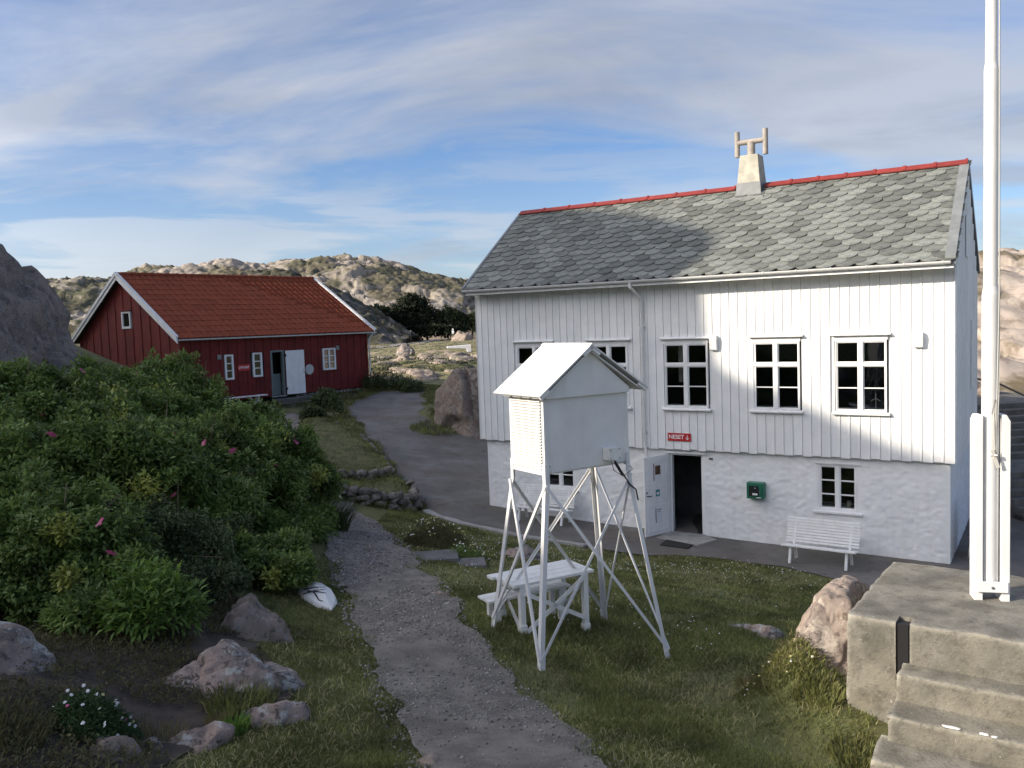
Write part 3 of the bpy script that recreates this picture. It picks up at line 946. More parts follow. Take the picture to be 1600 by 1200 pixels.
knoll = rock('rock_knoll', (-19.55, 27.5, -3.5), (7.6, 6.5, 7.7), 5, 'granite_dark', 'huge dark rounded rock outcrop rising at the left edge beside the red house', 6, facets=2, rough=.05, crack=0, power=.84, blocks=(.30, .075))
rock('rock_ledge', (-17.6, 34.5, -2.6), (2.6, 2.0, 1.7), 12, 'granite_dark', 'dark broken rock ledge between the rounded outcrop and the red gable', 5, crack=.10, cs=.6)
rock('rock_ledge', (-15.2, 28.4, -3.2), (2.4, 2.0, 1.9), 13, 'granite_dark', 'low mossy rock ledge behind the rose bushes under the rounded outcrop', 5, crack=.10, cs=.6)
rock('rock_outcrop', (-.2, 34.8, -4.2), (4.1, 3.0, 4.0), 28, 'granite_dark', 'big cracked grey rock against the left corner of the white house', 6, facets=24, rough=.06, crack=0, power=.7, blocks=(.62, .15))
rock('rock_outcrop', (-2.2, 32.6, -4.9), (1.3, 1.0, .85), 29, 'granite_dark', 'low broken rock at the foot of the big cracked rock', 5, facets=12, crack=.1)
rock('boulder', (-2.66, 7.5, -3.22), (.76, .66, .45), 31, 'granite', 'broad lichen covered boulder with a crack at the corner of the flower bed', 6, .3, facets=8, crack=0, rough=.07, power=.75, blocks=(.8, .07))
rock('boulder', (-2.95, 9.2, -3.45), (.58, .9, .62), 33, 'granite_dark', 'dark shaded boulder under the rose bushes behind the flower bed', 5, .5, facets=9, crack=.07)
rock('boulder', (-4.22, 6.75, -2.75), (.45, .42, .50), 35, 'granite', 'smooth grey boulder cut by the left edge of the frame', 5, facets=4, crack=.02, rough=.06)
rock('bed_stone', (-2.42, 6.3, -3.12), (.34, .2, .18), 41, 'granite', 'long grey edging stone with a white chip below the bed', 4, .35, group='edging stones of the flower bed')
rock('bed_stone', (-2.02, 6.78, -3.2), (.32, .18, .22), 42, 'granite', 'pale streaked edging stone next to the big lichen boulder', 4, .45, group='edging stones of the flower bed')
rock('bed_stone', (-2.95, 5.75, -2.88), (.28, .22, .15), 43, 'granite_dark', 'dark rounded edging stone at the bottom of the flower bed', 4, .2, group='edging stones of the flower bed')
rock('bed_stone', (-2.72, 6.05, -2.98), (.14, .10, .09), 44, 'granite', 'small grey edging stone between the long stone and the dark stone', 3, .2, group='edging stones of the flower bed')
rock('path_rock', (-.66, 6.0, -3.2), (.27, .22, .13), 45, 'granite_pink', 'flat pinkish rock at the left edge of the gravel path', 4, .2)
rock('path_rock', (.12, 5.95, -3.25), (.30, .2, .10), 46, 'granite_pink', 'flat brownish rock in the gravel at the bottom of the path', 4, .1)
rock('path_rock', (-.93, 10.72, -3.53), (.11, .075, .05), 47, 'kerb_concrete', 'small pale smooth stone lying in the gravel path', 3, -.5, crack=0, rough=.04)
rock('path_rock', (-1.1, 11.3, -3.6), (.2, .17, .07), 48, 'granite', 'low grey stone in the gravel behind the pale stone', 3, .3)
rock('lawn_rock', (3.0, 10.75, -4.1), (.48, .26, .17), 49, 'granite', 'flat grey rock showing through the lawn between stand and platform', 4, -.5)
rock('lawn_rock', (.02, 16.1, -4.55), (.55, .42, .34), 50, 'granite', 'grey mossy mound of rock in the lawn behind the picnic table', 4, .0, rough=.2)
rock('platform_rock', (3.08, 8.12, -3.38), (.40, .88, .80), 53, 'granite_pink', 'sunlit pinkish bedrock bulging out against the concrete platform', 6, -.60, facets=6, crack=0, rough=.06, blocks=(.6, .06))
rock('platform_rock', (2.72, 7.35, -3.45), (.22, .3, .28), 54, 'granite_pink', 'small broken rock at the foot of the concrete platform corner', 4, .3)
rock('boulder', (-13.3, 109, -3.2), (1.25, 1.1, 1.15), 61, 'granite', 'large solitary boulder in the field beyond the red house', 5, facets=10)
rock('boulder', (-13.2, 238, -3.9), (3.0, 2.6, 2.9), 62, 'granite_pink', 'rounded pink boulder beside the road next to the white marker post', 4)
fr = [(-6.9, 50, 1.5), (-5.9, 55, 1.6), (-8.4, 67, 1.7), (-5.0, 62, 1.5), (-4.2, 76, 2.0), (-11.6, 78, 1.6), (-8.0, 84, 2.2), (-6.9, 103, 2.2), (-11.0, 104, 2.0), (-4.8, 98, 1.9), (-9.2, 62, 1.9), (-6.3, 66, 1.6), (-7.4, 74, 2.2), (-4.6, 70, 1.3), (-10.8, 72, 1.3), (-5.4, 82, 2.5), (-9.6, 88, 1.9), (-12.6, 81, 1.2), (-3.9, 58, 1.2), (-7.2, 57, 1.2), (-10.4, 58, .9), (-3.4, 88, 2.2), (-14.6, 95, 1.3), (-8.6, 98, 1.4), (-5.0, 52, 1.0), (-17.6, 100, 1.2), (-6.4, 93, 1.6)]
far_rock_meshes = [rock_mesh('field_rock', (1.2, 1.0, .62), 70 + k, 4, 9, .14, .12, .6) for k in range(5)]
for m0 in far_rock_meshes: m0.materials.append(M['granite_pink'])
for k, (x, y, s_) in enumerate(fr):
    o = link('field_rock', far_rock_meshes[k % 5], None, None, (x, y, tz(x, y) - .1 * s_), (0, 0, k * 1.3), (s_ * .85, s_ * .8, s_ * (.45 + .2 * ((k * 7) % 5) / 5)))
    tag(o, 'sunlit pinkish rock outcropping in the heath between the two houses', 'rock', 'rocks in the field between the houses')


# dry stone walls of the two grass terraces: every stone its own piece
stone_meshes = []
for k in range(8):
    me = rock_mesh('stone', (.5, .42, .38), 120 + k, 2, 10, .16, 0, smooth=False, power=.62)
    me.materials.append(M['wall_stone']); stone_meshes.append(me)


def stone_wall(label, line, courses, size, h, lean=0.0):
    t = thing('stone_wall', label, 'stone wall', (line[0][0], line[0][1], tz(*line[0])))
    base = Vector(t.location)
    P = densify(line, .04, False)
    seg = np.concatenate([[0], np.cumsum(np.linalg.norm(np.diff(P, axis=0), axis=1))])
    for c in range(courses):
        s_ = random.uniform(0, size * .5)
        while s_ < seg[-1]:
            w = size * random.uniform(.55, 1.6)
            q = [np.interp(s_ + w / 2, seg, P[:, k]) for k in (0, 1)]
            d = [np.interp(s_ + w, seg, P[:, k]) - np.interp(s_, seg, P[:, k]) for k in (0, 1)]
            hh = h / courses * random.uniform(.9, 1.35)
            z = tz(*q) + h / courses * (c + .45) + random.uniform(-.06, .05)
            nrm = Vector((d[1], -d[0], 0)); nrm = nrm.normalized() if nrm.length > 0 else Vector((0, 0, 0))
            off = nrm * (random.uniform(-.05, .06) - lean * c)
            link('stone', random.choice(stone_meshes), None, t, Vector((q[0], q[1], z)) + off - base,
                 (random.uniform(-.4, .4), random.uniform(-.35, .35), math.atan2(d[1], d[0]) + random.uniform(-.25, .25)), (w * 1.08, random.uniform(.24, .36), hh * 1.25))
            s_ += w * .93
    return t


def flat_bulge(h, edge=.5):
    def f(x, y, B):
        out = np.zeros(len(x))
        for i in range(0, len(x), 3000):
            P = np.stack([x[i:i + 3000], y[i:i + 3000]], -1)
            d = np.sqrt(((P[:, None] - B[None]) ** 2).sum(-1)).min(1)
            out[i:i + 3000] = h + .05 * np.clip(d / edge, 0, 1)
        return out
    return f


mat('terrace_grass', (.10, .098, .038), (.175, .155, .072), .9, .95, .8, 30, c3=(.07, .078, .03), s3=3.0, t3=.54, bdetail=10)
sheet('terrace_lawn', TERR_U, .3, .20, M['terrace_grass'], .06, skirt=.45, bulge=flat_bulge(0.0))
sheet('terrace_lawn', TERR_L, .25, .30, M['terrace_grass'], .05, skirt=.6, bulge=flat_bulge(0.0))
stone_wall('rough grey dry stone wall holding the small lower grass terrace beside the path', [(-4.5, 21.15), (-3.8, 21.22), (-3.15, 21.8), (-2.66, 22.8), (-2.68, 23.4), (-2.95, 24.3)], 3, .33, .46, .03)
stone_wall('low dry stone wall under the front edge of the upper grass terrace', [(-5.35, 24.55), (-4.6, 25.4), (-3.85, 26.1)], 2, .36, .34)
stone_wall('row of flat edging stones along the court side of the upper grass terrace', [(-3.75, 26.25), (-4.3, 28.0), (-5.05, 29.8), (-6.1, 31.8), (-6.9, 33.0)], 1, .42, .24)

# ------------------------------------------------------------------ white house
WX, WY, WYAW, WB = 8.902, 17.2967, 0.5639, -5.2
WT = np.array([math.cos(WYAW), -math.sin(WYAW)]); WN = np.array([-math.sin(WYAW), -math.cos(WYAW)])


def wpos(a, o, z):
    return (WX + WT[0] * a + WN[0] * o, WY + WT[1] * a + WN[1] * o, z)


def Zw(z): return z - WB


house = thing('white_house', 'two storey white timber house with grey slate roof and whitewashed stone base', 'house', (WX, WY, WB), -WYAW)
HL, HD = 11.632, 5.23          # length and depth
ZT, ZBt = .86, -3.129          # cladding top and bottom
WIN_Z0, WIN_Z1 = -2.135, -.612
WINS = [(-10.33, -9.28), (-8.19, -7.145), (-6.196, -5.132), (-4.086, -3.048), (-2.296, -1.275)]
ZR, HWR = 3.196, 2.6152        # ridge height and distance behind the front wall
EO, EZ = .45, .95              # eave edge
SLA = math.atan2(ZR - EZ, HWR + EO)
SLL = math.hypot(ZR - EZ, HWR + EO)


# upper wall boards, one object per board piece (profile: flat face with a raised lip at the right edge)
def board_profile(w, lip=.028, t=.022, r=.013):
    return [(0.003, t), (0.003, 0), (w - lip - .006, 0), (w - lip, -r), (w - .003, -r), (w - .003, t)]


bcache = {}


def board(parent, x, w, z0, z1, m_):
    key = (round(w, 3), round(z1 - z0, 3), m_)
    if key not in bcache:
        mb = MB(); mb.prism(board_profile(w), 'z', 0, z1 - z0)
        bcache[key] = mb.mesh('board'); bcache[key].materials.append(M[m_])
    return link('board', bcache[key], None, parent, (x, 0, z0))


nb = 58
bw = HL / nb
for i in range(nb):
    x = -HL + i * bw
    cx = x + bw / 2
    cut = None
    for a0, a1 in WINS:
        if a0 - .02 < cx < a1 + .02: cut = True
    dz = random.uniform(-.006, .006) - (.018 if i % 2 else 0)
    if cut:
        board(house, x, bw, Zw(ZBt + dz), Zw(WIN_Z0 - .04), 'white_board')
        board(house, x, bw, Zw(WIN_Z1 + .10), Zw(ZT), 'white_board')
    else:
        board(house, x, bw, Zw(ZBt + dz), Zw(ZT), 'white_board')
mb = MB()
mb.box(-HL + .01, -.01, .03, .06, Zw(WIN_Z1 + .1), Zw(ZT)); mb.box(-HL + .01, -.01, .03, .06, Zw(ZBt + .03), Zw(WIN_Z0 - .04))
xs = [-HL + .01] + [v for w_ in WINS for v in (w_[0] - .03, w_[1] + .03)] + [-.01]
for k in range(0, len(xs), 2): mb.box(xs[k], xs[k + 1], .03, .06, Zw(WIN_Z0 - .04), Zw(WIN_Z1 + .1))
mb.build('wall_backing', M['white_board'], house)
# left end, right gable and rear walls (solid, under boards)
gable = [(.0, Zw(ZBt)), (HD, Zw(ZBt)), (HD, Zw(ZT)), (HWR, Zw(ZR - .08)), (0, Zw(ZT))]
MB().prism(gable, 'x', -HL, -HL + .06).build('gable_wall', M['white_board'], house)
MB().prism(gable, 'x', -.06, 0).build('gable_wall', M['white_board'], house)
MB().box(-HL + .06, -.06, HD - .06, HD, Zw(ZBt), Zw(ZT)).build('rear_wall', M['white_board'], house)
# gable boards seen edge on
for k in range(13):
    y0 = .02 + k * .40
    yc = y0 + .2
    zt = ZT + (ZR - ZT) * (1 - abs(yc - HWR) / HWR) - .16 if yc > 0 else ZT
    mb = MB(); mb.prism([(0, y0), (.020, y0), (.020, y0 + .36), (.032, y0 + .365), (.032, y0 + .398), (0, y0 + .398)], 'z', Zw(ZBt), Zw(min(zt, ZR - .25)))
    mb.build('board', M['white_board'], house)
# gable trim seen beyond the corner: a shutter panel and small wall hooks
MB().box(.033, .06, 3.3, 4.1, Zw(-1.9), Zw(-.3)).build('shutter', M['white_paint'], house, bevel=.006)
MB().box(.033, .055, 1.9, 2.35, Zw(1.1), Zw(2.0)).build('shutter', M['white_paint'], house, bevel=.006)


# plinth of whitewashed rubble: relief built into the mesh
def plinth_wall(name, x0, x1, z0, z1, y, holes, st=.035, seed=3, axis='x'):
    nx = int((x1 - x0) / st); nz = int((z1 - z0) / st)
    xs_ = np.linspace(x0, x1, nx + 1); zs_ = np.linspace(z0, z1, nz + 1)
    for h in holes:           # snap lines to the openings
        for v in h[:2]: xs_[np.argmin(abs(xs_ - v))] = v
        for v in h[2:]: zs_[np.argmin(abs(zs_ - v))] = v
    X, Z = np.meshgrid(xs_, zs_)
    P = np.stack([X.ravel() * 3.1, Z.ravel() * 4.6, np.zeros(X.size)], -1)
    Pw = P + .35 * np.stack([fbm(P, 3, seed), fbm(P + 7, 3, seed + 1), P[:, 2]], -1)
    f1, f2, idv = cells(Pw, seed)
    d = .010 * np.clip((f2 - f1) / .25, 0, 1) + .006 * (idv - .5) + .007 * fbm(P * 3.1, 5, seed + 4)
    edge = np.minimum.reduce([np.clip((X - x0) / .15, 0, 1), np.clip((x1 - X) / .15, 0, 1)]).ravel()
    for h in holes:
        dx = np.maximum(np.maximum(h[0] - X, X - h[1]), 0); dz = np.maximum(np.maximum(h[2] - Z, Z - h[3]), 0)
        edge = np.minimum(edge, np.clip(np.hypot(dx, dz) / .12, 0, 1).ravel())
    Yv = y - d * edge
    V = np.stack([X.ravel(), Yv, Z.ravel()], -1) if axis == 'x' else np.stack([-Yv, X.ravel(), Z.ravel()], -1)
    i = np.arange((nx + 1) * (nz + 1)).reshape(nz + 1, nx + 1)
    Fc = np.stack([i[:-1, :-1], i[:-1, 1:], i[1:, 1:], i[1:, :-1]], -1).reshape(-1, 4)
    cx = (X[:-1, :-1] + X[1:, 1:]).ravel() / 2; cz = (Z[:-1, :-1] + Z[1:, 1:]).ravel() / 2
    ok = np.ones(len(Fc), bool)
    for h in holes: ok &= ~((cx > h[0]) & (cx < h[1]) & (cz > h[2]) & (cz < h[3]))
    return link(name, np_mesh(name, V, Fc[ok], True), M['plaster'], house)


DOOR = (-6.19, -5.35, Zw(-5.21), Zw(-3.25))
PW = [(-9.64, -8.78, Zw(-4.34), Zw(-3.31)), (-2.72, -1.885, Zw(-4.345), Zw(-3.31))]
plinth_wall('stone_base', -11.47, -.10, Zw(-5.7), Zw(ZBt + .03), .12, [DOOR] + PW)
plinth_wall('stone_base', .12, HD - .12, Zw(-5.7), Zw(ZBt + .03), .10, [], axis='y', seed=8)
plinth_wall_left = MB().box(-11.47, -11.37, .13, HD - .12, Zw(-5.7), Zw(ZBt + .03)).build('stone_base', M['plaster'], house)
mb = MB()
for h in [DOOR] + PW:      # reveals of the openings
    x0, x1, z0, z1 = h
    dd = .30 if h is DOOR else .10
    mb.box(x0 - .03, x0, .118, .12 + dd, z0, z1); mb.box(x1, x1 + .03, .118, .12 + dd, z0, z1)
    mb.box(x0 - .03, x1 + .03, .118, .12 + dd, z1, z1 + .03)
    if h is not DOOR: mb.box(x0 - .03, x1 + .03, .118, .12 + dd, z0 - .03, z0)
mb.build('opening_reveal', M['plaster'], house)
# interior rooms
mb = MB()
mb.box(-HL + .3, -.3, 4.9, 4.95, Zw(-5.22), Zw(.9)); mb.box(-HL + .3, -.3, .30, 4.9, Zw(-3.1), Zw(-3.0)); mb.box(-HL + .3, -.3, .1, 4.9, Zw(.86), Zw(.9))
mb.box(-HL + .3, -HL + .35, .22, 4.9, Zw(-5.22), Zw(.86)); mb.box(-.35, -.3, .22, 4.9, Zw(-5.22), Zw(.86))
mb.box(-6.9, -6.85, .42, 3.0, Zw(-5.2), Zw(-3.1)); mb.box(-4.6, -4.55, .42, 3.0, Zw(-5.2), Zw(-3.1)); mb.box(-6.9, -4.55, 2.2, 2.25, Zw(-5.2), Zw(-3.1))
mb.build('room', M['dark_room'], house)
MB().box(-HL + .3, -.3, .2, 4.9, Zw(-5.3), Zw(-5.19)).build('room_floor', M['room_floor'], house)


def pane_grid(win, x0, x1, z0, z1, y):
    mb = MB(); mb.box(x0, x1, y, y + .004, z0, z1)
    return mb.build('pane', M['glass'], win)


def upper_window(a0, a1):
    z0, z1 = Zw(WIN_Z0), Zw(WIN_Z1)
    H = z1 - z0
    mb = MB()
    fw = .024
    yf, yb = -.028, .05
    mb.box(a0, a0 + fw, yf, yb, z0, z1); mb.box(a1 - fw, a1, yf, yb, z0, z1)
    mb.box(a0 + fw, a1 - fw, yf, yb, z1 - .03, z1); mb.box(a0 + fw, a1 - fw, yf, yb, z0, z0 + .035)
    tz0, tz1 = z0 + H * .645, z0 + H * .69
    mb.box(a0 + fw, a1 - fw, yf - .006, yb, tz0, tz1)
    cm = (a0 + a1) / 2
    mb.box(cm - .045, cm + .045, yf - .012, yb, z0 + .035, tz0); mb.box(cm - .045, cm + .045, yf - .012, yb, tz1, z1 - .03)
    w = mb.build('window', M['white_paint'], house, bevel=.004)
    # sashes
    s_ = MB()
    def sash(x0, x1, zz0, zz1, bars):
        t = .019; y0, y1 = -.010, .035
        s_.box(x0, x0 + t, y0, y1, zz0, zz1); s_.box(x1 - t, x1, y0, y1, zz0, zz1)
        s_.box(x0 + t, x1 - t, y0, y1, zz0, zz0 + t); s_.box(x0 + t, x1 - t, y0, y1, zz1 - t, zz1)
        zs_ = [zz0 + t] + [zz0 + (zz1 - zz0) * b for b in bars] + [zz1 - t]
        for b in zs_[1:-1]: s_.box(x0 + t, x1 - t, y0 + .004, y1, b - .012, b + .012)
        for q in range(len(zs_) - 1): pane_grid(w, x0 + t - .002, x1 - t + .002, zs_[q], zs_[q + 1], .012)
    for x0, x1 in ((a0 + fw + .002, cm - .047), (cm + .047, a1 - fw - .002)):
        sash(x0, x1, z0 + .037, tz0 - .002, [.5]); sash(x0, x1, tz1 + .002, z1 - .032, [])
    s_.build('sash', M['white_paint'], w)
    MB().prism([(.03, z0 - .065), (-.085, z0 - .065), (-.09, z0 - .03), (-.06, z0 - .004), (.03, z0 - .001)], 'x', a0 - .07, a1 + .07).build('sill', M['white_paint'], w, bevel=.006)
    # head board and drip cap
    MB().box(a0 - .02, a1 + .02, -.022, .03, z1 + .002, z1 + .10).build('head_board', M['white_paint'], w)
    MB().prism([(.03, z1 + .102), (-.10, z1 + .102), (-.105, z1 + .125), (-.03, z1 + .155), (.03, z1 + .155)], 'x', a0 - .085, a1 + .085).build('drip_cap', M['white_paint'], w, bevel=.005)
    return w


for a0, a1 in WINS: upper_window(a0, a1)


def base_window(h):
    x0, x1, z0, z1 = h
    mb = MB(); fw = .055; yf, yb = .128, .19
    mb.box(x0, x0 + fw, yf, yb, z0, z1); mb.box(x1 - fw, x1, yf, yb, z0, z1)
    mb.box(x0 + fw, x1 - fw, yf, yb, z1 - fw, z1); mb.box(x0 + fw, x1 - fw, yf, yb, z0, z0 + fw)
    cm = (x0 + x1) / 2
    mb.box(cm - .04, cm + .04, yf - .006, yb, z0 + fw, z1 - fw)
    w = mb.build('window', M['white_paint'], house, bevel=.004)
    s_ = MB()
    for a, b in ((x0 + fw, cm - .04), (cm + .04, x1 - fw)):
        t = .022
        s_.box(a, a + t, .142, .18, z0 + fw, z1 - fw); s_.box(b - t, b, .142, .18, z0 + fw, z1 - fw)
        zz = np.linspace(z0 + fw, z1 - fw, 4)
        for k, z in enumerate(zz):
            q = .014 if 0 < k < 3 else .02
            s_.box(a + t, b - t, .145, .178, z - q, z + q)
        for k in range(3): pane_grid(w, a + t - .002, b - t + .002, zz[k] + .012, zz[k + 1] - .012, .165)
    s_.build('sash', M['white_paint'], w)
    MB().box(x0 - .10, x1 + .10, .06, .14, z0 - .06, z0 - .012).build('sill', M['white_paint'], w, bevel=.006)
    MB().box(x0 - .06, x1 + .06, .085, .13, z1 + .004, z1 + .035).build('head_board', M['white_paint'], w)


for h in PW: base_window(h)

# open door leaf at the base, poster notices on it
da = math.radians(112)
leafT = Matrix.Translation((DOOR[0], .10, DOOR[2] + .01)) @ Matrix.Rotation(-da, 4, 'Z')
mb = MB(leafT); LW, LH = .85, 1.93
mb.box(0, LW, -.02, .02, 0, LH)
leaf = mb.build('door', M['white_paint'], house, bevel=.004)
mb = MB(leafT)
for z0, z1 in ((.12, .74), (.82, 1.18), (1.27, 1.84)):
    for s0 in (.021, -.029):
        t = .016
        mb.box(.10, .75, s0, s0 + .008, z0, z0 + t); mb.box(.10, .75, s0, s0 + .008, z1 - t, z1)
        mb.box(.10, .10 + t, s0, s0 + .008, z0 + t, z1 - t); mb.box(.75 - t, .75, s0, s0 + .008, z0 + t, z1 - t)
mb.build('panel_moulding', M['white_paint'], leaf)
mb = MB(leafT)
mb.tube([(.78, .02, 1.0), (.78, .07, 1.0), (.66, .075, 1.0)], .011, 8); mb.box(.765, .80, .021, .028, 1.06, 1.10)
mb.tube([(.78, -.02, 1.0), (.78, -.07, 1.0), (.66, -.075, 1.0)], .011, 8); mb.box(.765, .80, -.028, -.021, 1.06, 1.10)
mb.build('handle', M['black'], leaf)
mb = MB(leafT)
for z in (.25, 1.65): mb.box(-.03, .03, -.03, -.018, z, z + .10)
mb.build('hinge', M['steel'], leaf)
MB().box(DOOR[0] - .10, DOOR[1] + .10, .06, .13, DOOR[3] + .005, DOOR[3] + .05).build('door_lintel', M['white_paint'], house)
mb = MB(); mb.box(DOOR[0] + .002, DOOR[0] + .05, .16, .24, DOOR[2], DOOR[3]); mb.box(DOOR[1] - .05, DOOR[1] - .002, .16, .24, DOOR[2], DOOR[3]); mb.box(DOOR[0] + .05, DOOR[1] - .05, .16, .24, DOOR[3] - .05, DOOR[3] - .002)
mb.build('door_frame', M['white_paint'], house)
house_mw = Matrix.Translation((WX, WY, WB)) @ Matrix.Rotation(-WYAW, 4, 'Z')


def notice(name, label, x0, x1, z0, z1, parts, cat='poster', side=1):
    """a flat sheet stuck on the open door leaf; side of the leaf that faces the yard"""
    Tm = house_mw @ leafT
    root = MB(Tm); y = side * .0305
    ya, yb = sorted((y, y + side * .002))
    root.box(x0, x1, ya, yb, z0, z1)
    o = root.build(name, M['paper'], None)
    tag(o, label, cat)
    for nm, m_, a, b, c, d in parts:
        p = MB(Tm)
        ya2, yb2 = sorted((y + side * .003, y + side * .004))
        p.box(x0 + (x1 - x0) * a, x0 + (x1 - x0) * b, ya2, yb2, z0 + (z1 - z0) * c, z0 + (z1 - z0) * d)
        p.build(nm, M[m_], o)
    return o


SIDE = 1
notice('poster', 'white poster with dark picture on the upper panel of the open door', .32, .56, 1.35, 1.76,
       [('stripe', 'maroon', .9, 1.0, .0, 1.0), ('picture', 'photo_dark', .05, .78, .32, .85)], side=SIDE)
notice('poster', 'pale notice with a red stripe on the lower panel of the open door', .30, .52, .32, .68,
       [('stripe', 'maroon', .9, 1.0, .0, 1.0), ('text_line', 'grey_metal', .15, .75, .84, .9), ('text_line', 'grey_metal', .25, .75, .72, .76)], side=SIDE)
st_ = notice('sticker', 'square teal sticker with white heart on the middle panel of the open door', .37, .50, .96, 1.12, [('sticker_face', 'teal', .0, 1.0, 0, 1)], 'sticker', side=SIDE)
Tm = house_mw @ leafT
hp = [(16 * math.sin(t) ** 3, 13 * math.cos(t) - 5 * math.cos(2 * t) - 2 * math.cos(3 * t) - math.cos(4 * t)) for t in np.linspace(0, 2 * math.pi, 24, endpoint=False)]
MB(Tm).prism([(.435 + a * .0028, 1.03 + b * .0028) for a, b in hp], 'y', SIDE * .0355, SIDE * .0365).build('heart', M['sign_white'], st_)

# roof -----------------------------------------------------------------
mb = MB()
x0r, x1r = -HL - .03, .03
fy0, fy1 = -EO, HWR
mb.prism([(fy0, Zw(EZ - .05)), (fy0, Zw(EZ - .012)), (HWR, Zw(ZR - .012)), (HD + EO, Zw(EZ - .012)), (HD + EO, Zw(EZ - .05)), (HWR, Zw(ZR - .10))], 'x', x0r, x1r)
roof = mb.build('roof', M['roof_under'], house)
MB().box(-HL + .01, -.01, -EO + .06, -.002, Zw(ZT), Zw(ZT + .03)).build('soffit', M['white_paint'], house)
MB().box(x0r + .02, x1r - .02, -EO + .012, -EO + .045, Zw(EZ - .17), Zw(EZ - .052)).build('fascia', M['white_paint'], house)
rows = 16
exps = SLL / rows
cols = 29
sw = (HL + .02) / cols
SLT = .017
arc = [(sw / 2 * .985 * math.cos(t), -exps * .60 * math.sin(t)) for t in np.linspace(0, math.pi, 9)]


def slate_poly(): return [(sw / 2 * .985, exps * 1.02)] + [(x, y + exps * .06) for x, y in arc] + [(-sw / 2 * .985, exps * 1.02)]


mb = MB(); mb.prism(slate_poly(), 'z', 0, SLT)
slate_me = mb.mesh('slate'); slate_me.materials.append(M['slate'])
half_l = [p for p in slate_poly()]
allsl = []
for r in range(-1, rows):
    off = 0 if r % 2 else .5
    for c in range(cols + 1):
        xa = -HL - .01 + (c + off) * sw
        if xa - sw / 2 < x0r - .02 - sw * .55 or xa + sw / 2 > x1r + sw * .55: continue
        xa = min(max(xa, x0r + .05 + sw * .25), x1r - .04 - sw * .25)
        sdist = exps * (max(r, -.42) + .55)
        allsl.append((xa + random.uniform(-.008, .008), sdist + random.uniform(-.012, .012), r))
def slope_pt(sdist, lift): return (-EO + sdist * math.cos(SLA) - lift * math.sin(SLA), Zw(EZ) + sdist * math.sin(SLA) + lift * math.cos(SLA))
def cdist(a, sd_):
    y, z = slope_pt(sd_, 0); p = wpos(a, -y, z + WB); return math.sqrt(p[0] ** 2 + p[1] ** 2 + p[2] ** 2)
allsl.sort(key=lambda q: cdist(q[0], q[1]))
rest = MB()
for k, (xa, sdist, r) in enumerate(allsl):
    y, z = slope_pt(sdist, .016)
    rot = (SLA - .085 + random.uniform(-.006, .006), random.uniform(-.008, .008), random.uniform(-.025, .025))
    if k < 300:
        link('slate', slate_me, None, house, (xa, y, z), rot)
    else:
        rest.T = Matrix.Translation((xa, y, z)) @ Euler(rot).to_matrix().to_4x4()
        rest.prism(slate_poly(), 'z', 0, SLT)
tag(rest.build('slates', M['slate_joined'], house), kind='stuff')
mb = MB()
mb.prism([(HWR, Zw(ZR)), (HD + EO, Zw(EZ)), (HD + EO, Zw(EZ + .03)), (HWR, Zw(ZR + .03))], 'x', x0r, x1r)
mb.build('rear_slates', M['slate_joined'], house)
# metal verge strips
def verge(x0, x1, m_, lift=.05, drop=.16):
    mb = MB()
    q = [(-EO - .03, Zw(EZ + lift - .01)), (HWR, Zw(ZR + lift)), (HD + EO + .03, Zw(EZ + lift - .01)), (HD + EO + .03, Zw(EZ - drop)), (HWR, Zw(ZR - drop)), (-EO - .03, Zw(EZ - drop))]
    mb.prism(q, 'x', x0, x1)
    return mb.build('verge_trim', M[m_], house)
verge(x0r - .05, x0r + .03, 'grey_metal')
verge(x1r - .17, x1r + .02, 'flashing', .075, .10)
# ridge caps
CH0, CH1 = -5.16, -4.47
def ridge_caps(xa, xb, n):
    L_ = (xb - xa) / n
    for k in range(n):
        mb = MB()
        a, b = xa + k * L_, xa + (k + 1) * L_
        t = .016
        for s_ in (1, -1):
            q = [(HWR, Zw(ZR + .075)), (HWR - s_ * .15, Zw(ZR - .035)), (HWR - s_ * .16, Zw(ZR - .015)), (HWR, Zw(ZR + .095))]
            mb.prism(q, 'x', a, b - .004)
            q2 = [(HWR, Zw(ZR + .088)), (HWR - s_ * .152, Zw(ZR - .026)), (HWR - s_ * .168, Zw(ZR - .006)), (HWR, Zw(ZR + .115))]
            mb.prism(q2, 'x', b - .05, b + .02 if k < n - 1 else b)
        mb.build('ridge_cap', M['red_metal'], house)
ridge_caps(-HL - .02, CH0 - .05, 8)
ridge_caps(CH1 + .0, .02, 7)
# chimney with its H shaped cowl
cx_, cy_ = (CH0 + CH1) / 2, HWR - .02
mb = MB()
def frus(mb, z0, h0, z1, h1):
    mb.add([(cx_ - h0, cy_ - h0, z0), (cx_ + h0, cy_ - h0, z0), (cx_ + h0, cy_ + h0, z0), (cx_ - h0, cy_ + h0, z0),
            (cx_ - h1, cy_ - h1, z1), (cx_ + h1, cy_ - h1, z1), (cx_ + h1, cy_ + h1, z1), (cx_ - h1, cy_ + h1, z1)],
           [(0, 3, 2, 1), (4, 5, 6, 7), (0, 1, 5, 4), (1, 2, 6, 5), (2, 3, 7, 6), (3, 0, 4, 7)])
frus(mb, Zw(3.28), .288, Zw(3.99), .225)
chim = mb.build('chimney', M['chimney_render'], house, bevel=.012)
mb = MB(); frus(mb, Zw(2.72), .33, Zw(3.30), .297); mb.box(cx_ - .42, cx_ + .40, cy_ - .46, cy_ - .25, Zw(2.86), Zw(2.93))
mb.build('chimney_flashing', M['flashing'], chim)
mb = MB()
mb.tube([(cx_, cy_, Zw(3.97)), (cx_, cy_, Zw(4.02))], [.17, .10], 14)
mb.tube([(cx_, cy_, Zw(4.0)), (cx_, cy_, Zw(4.33))], .098, 16)
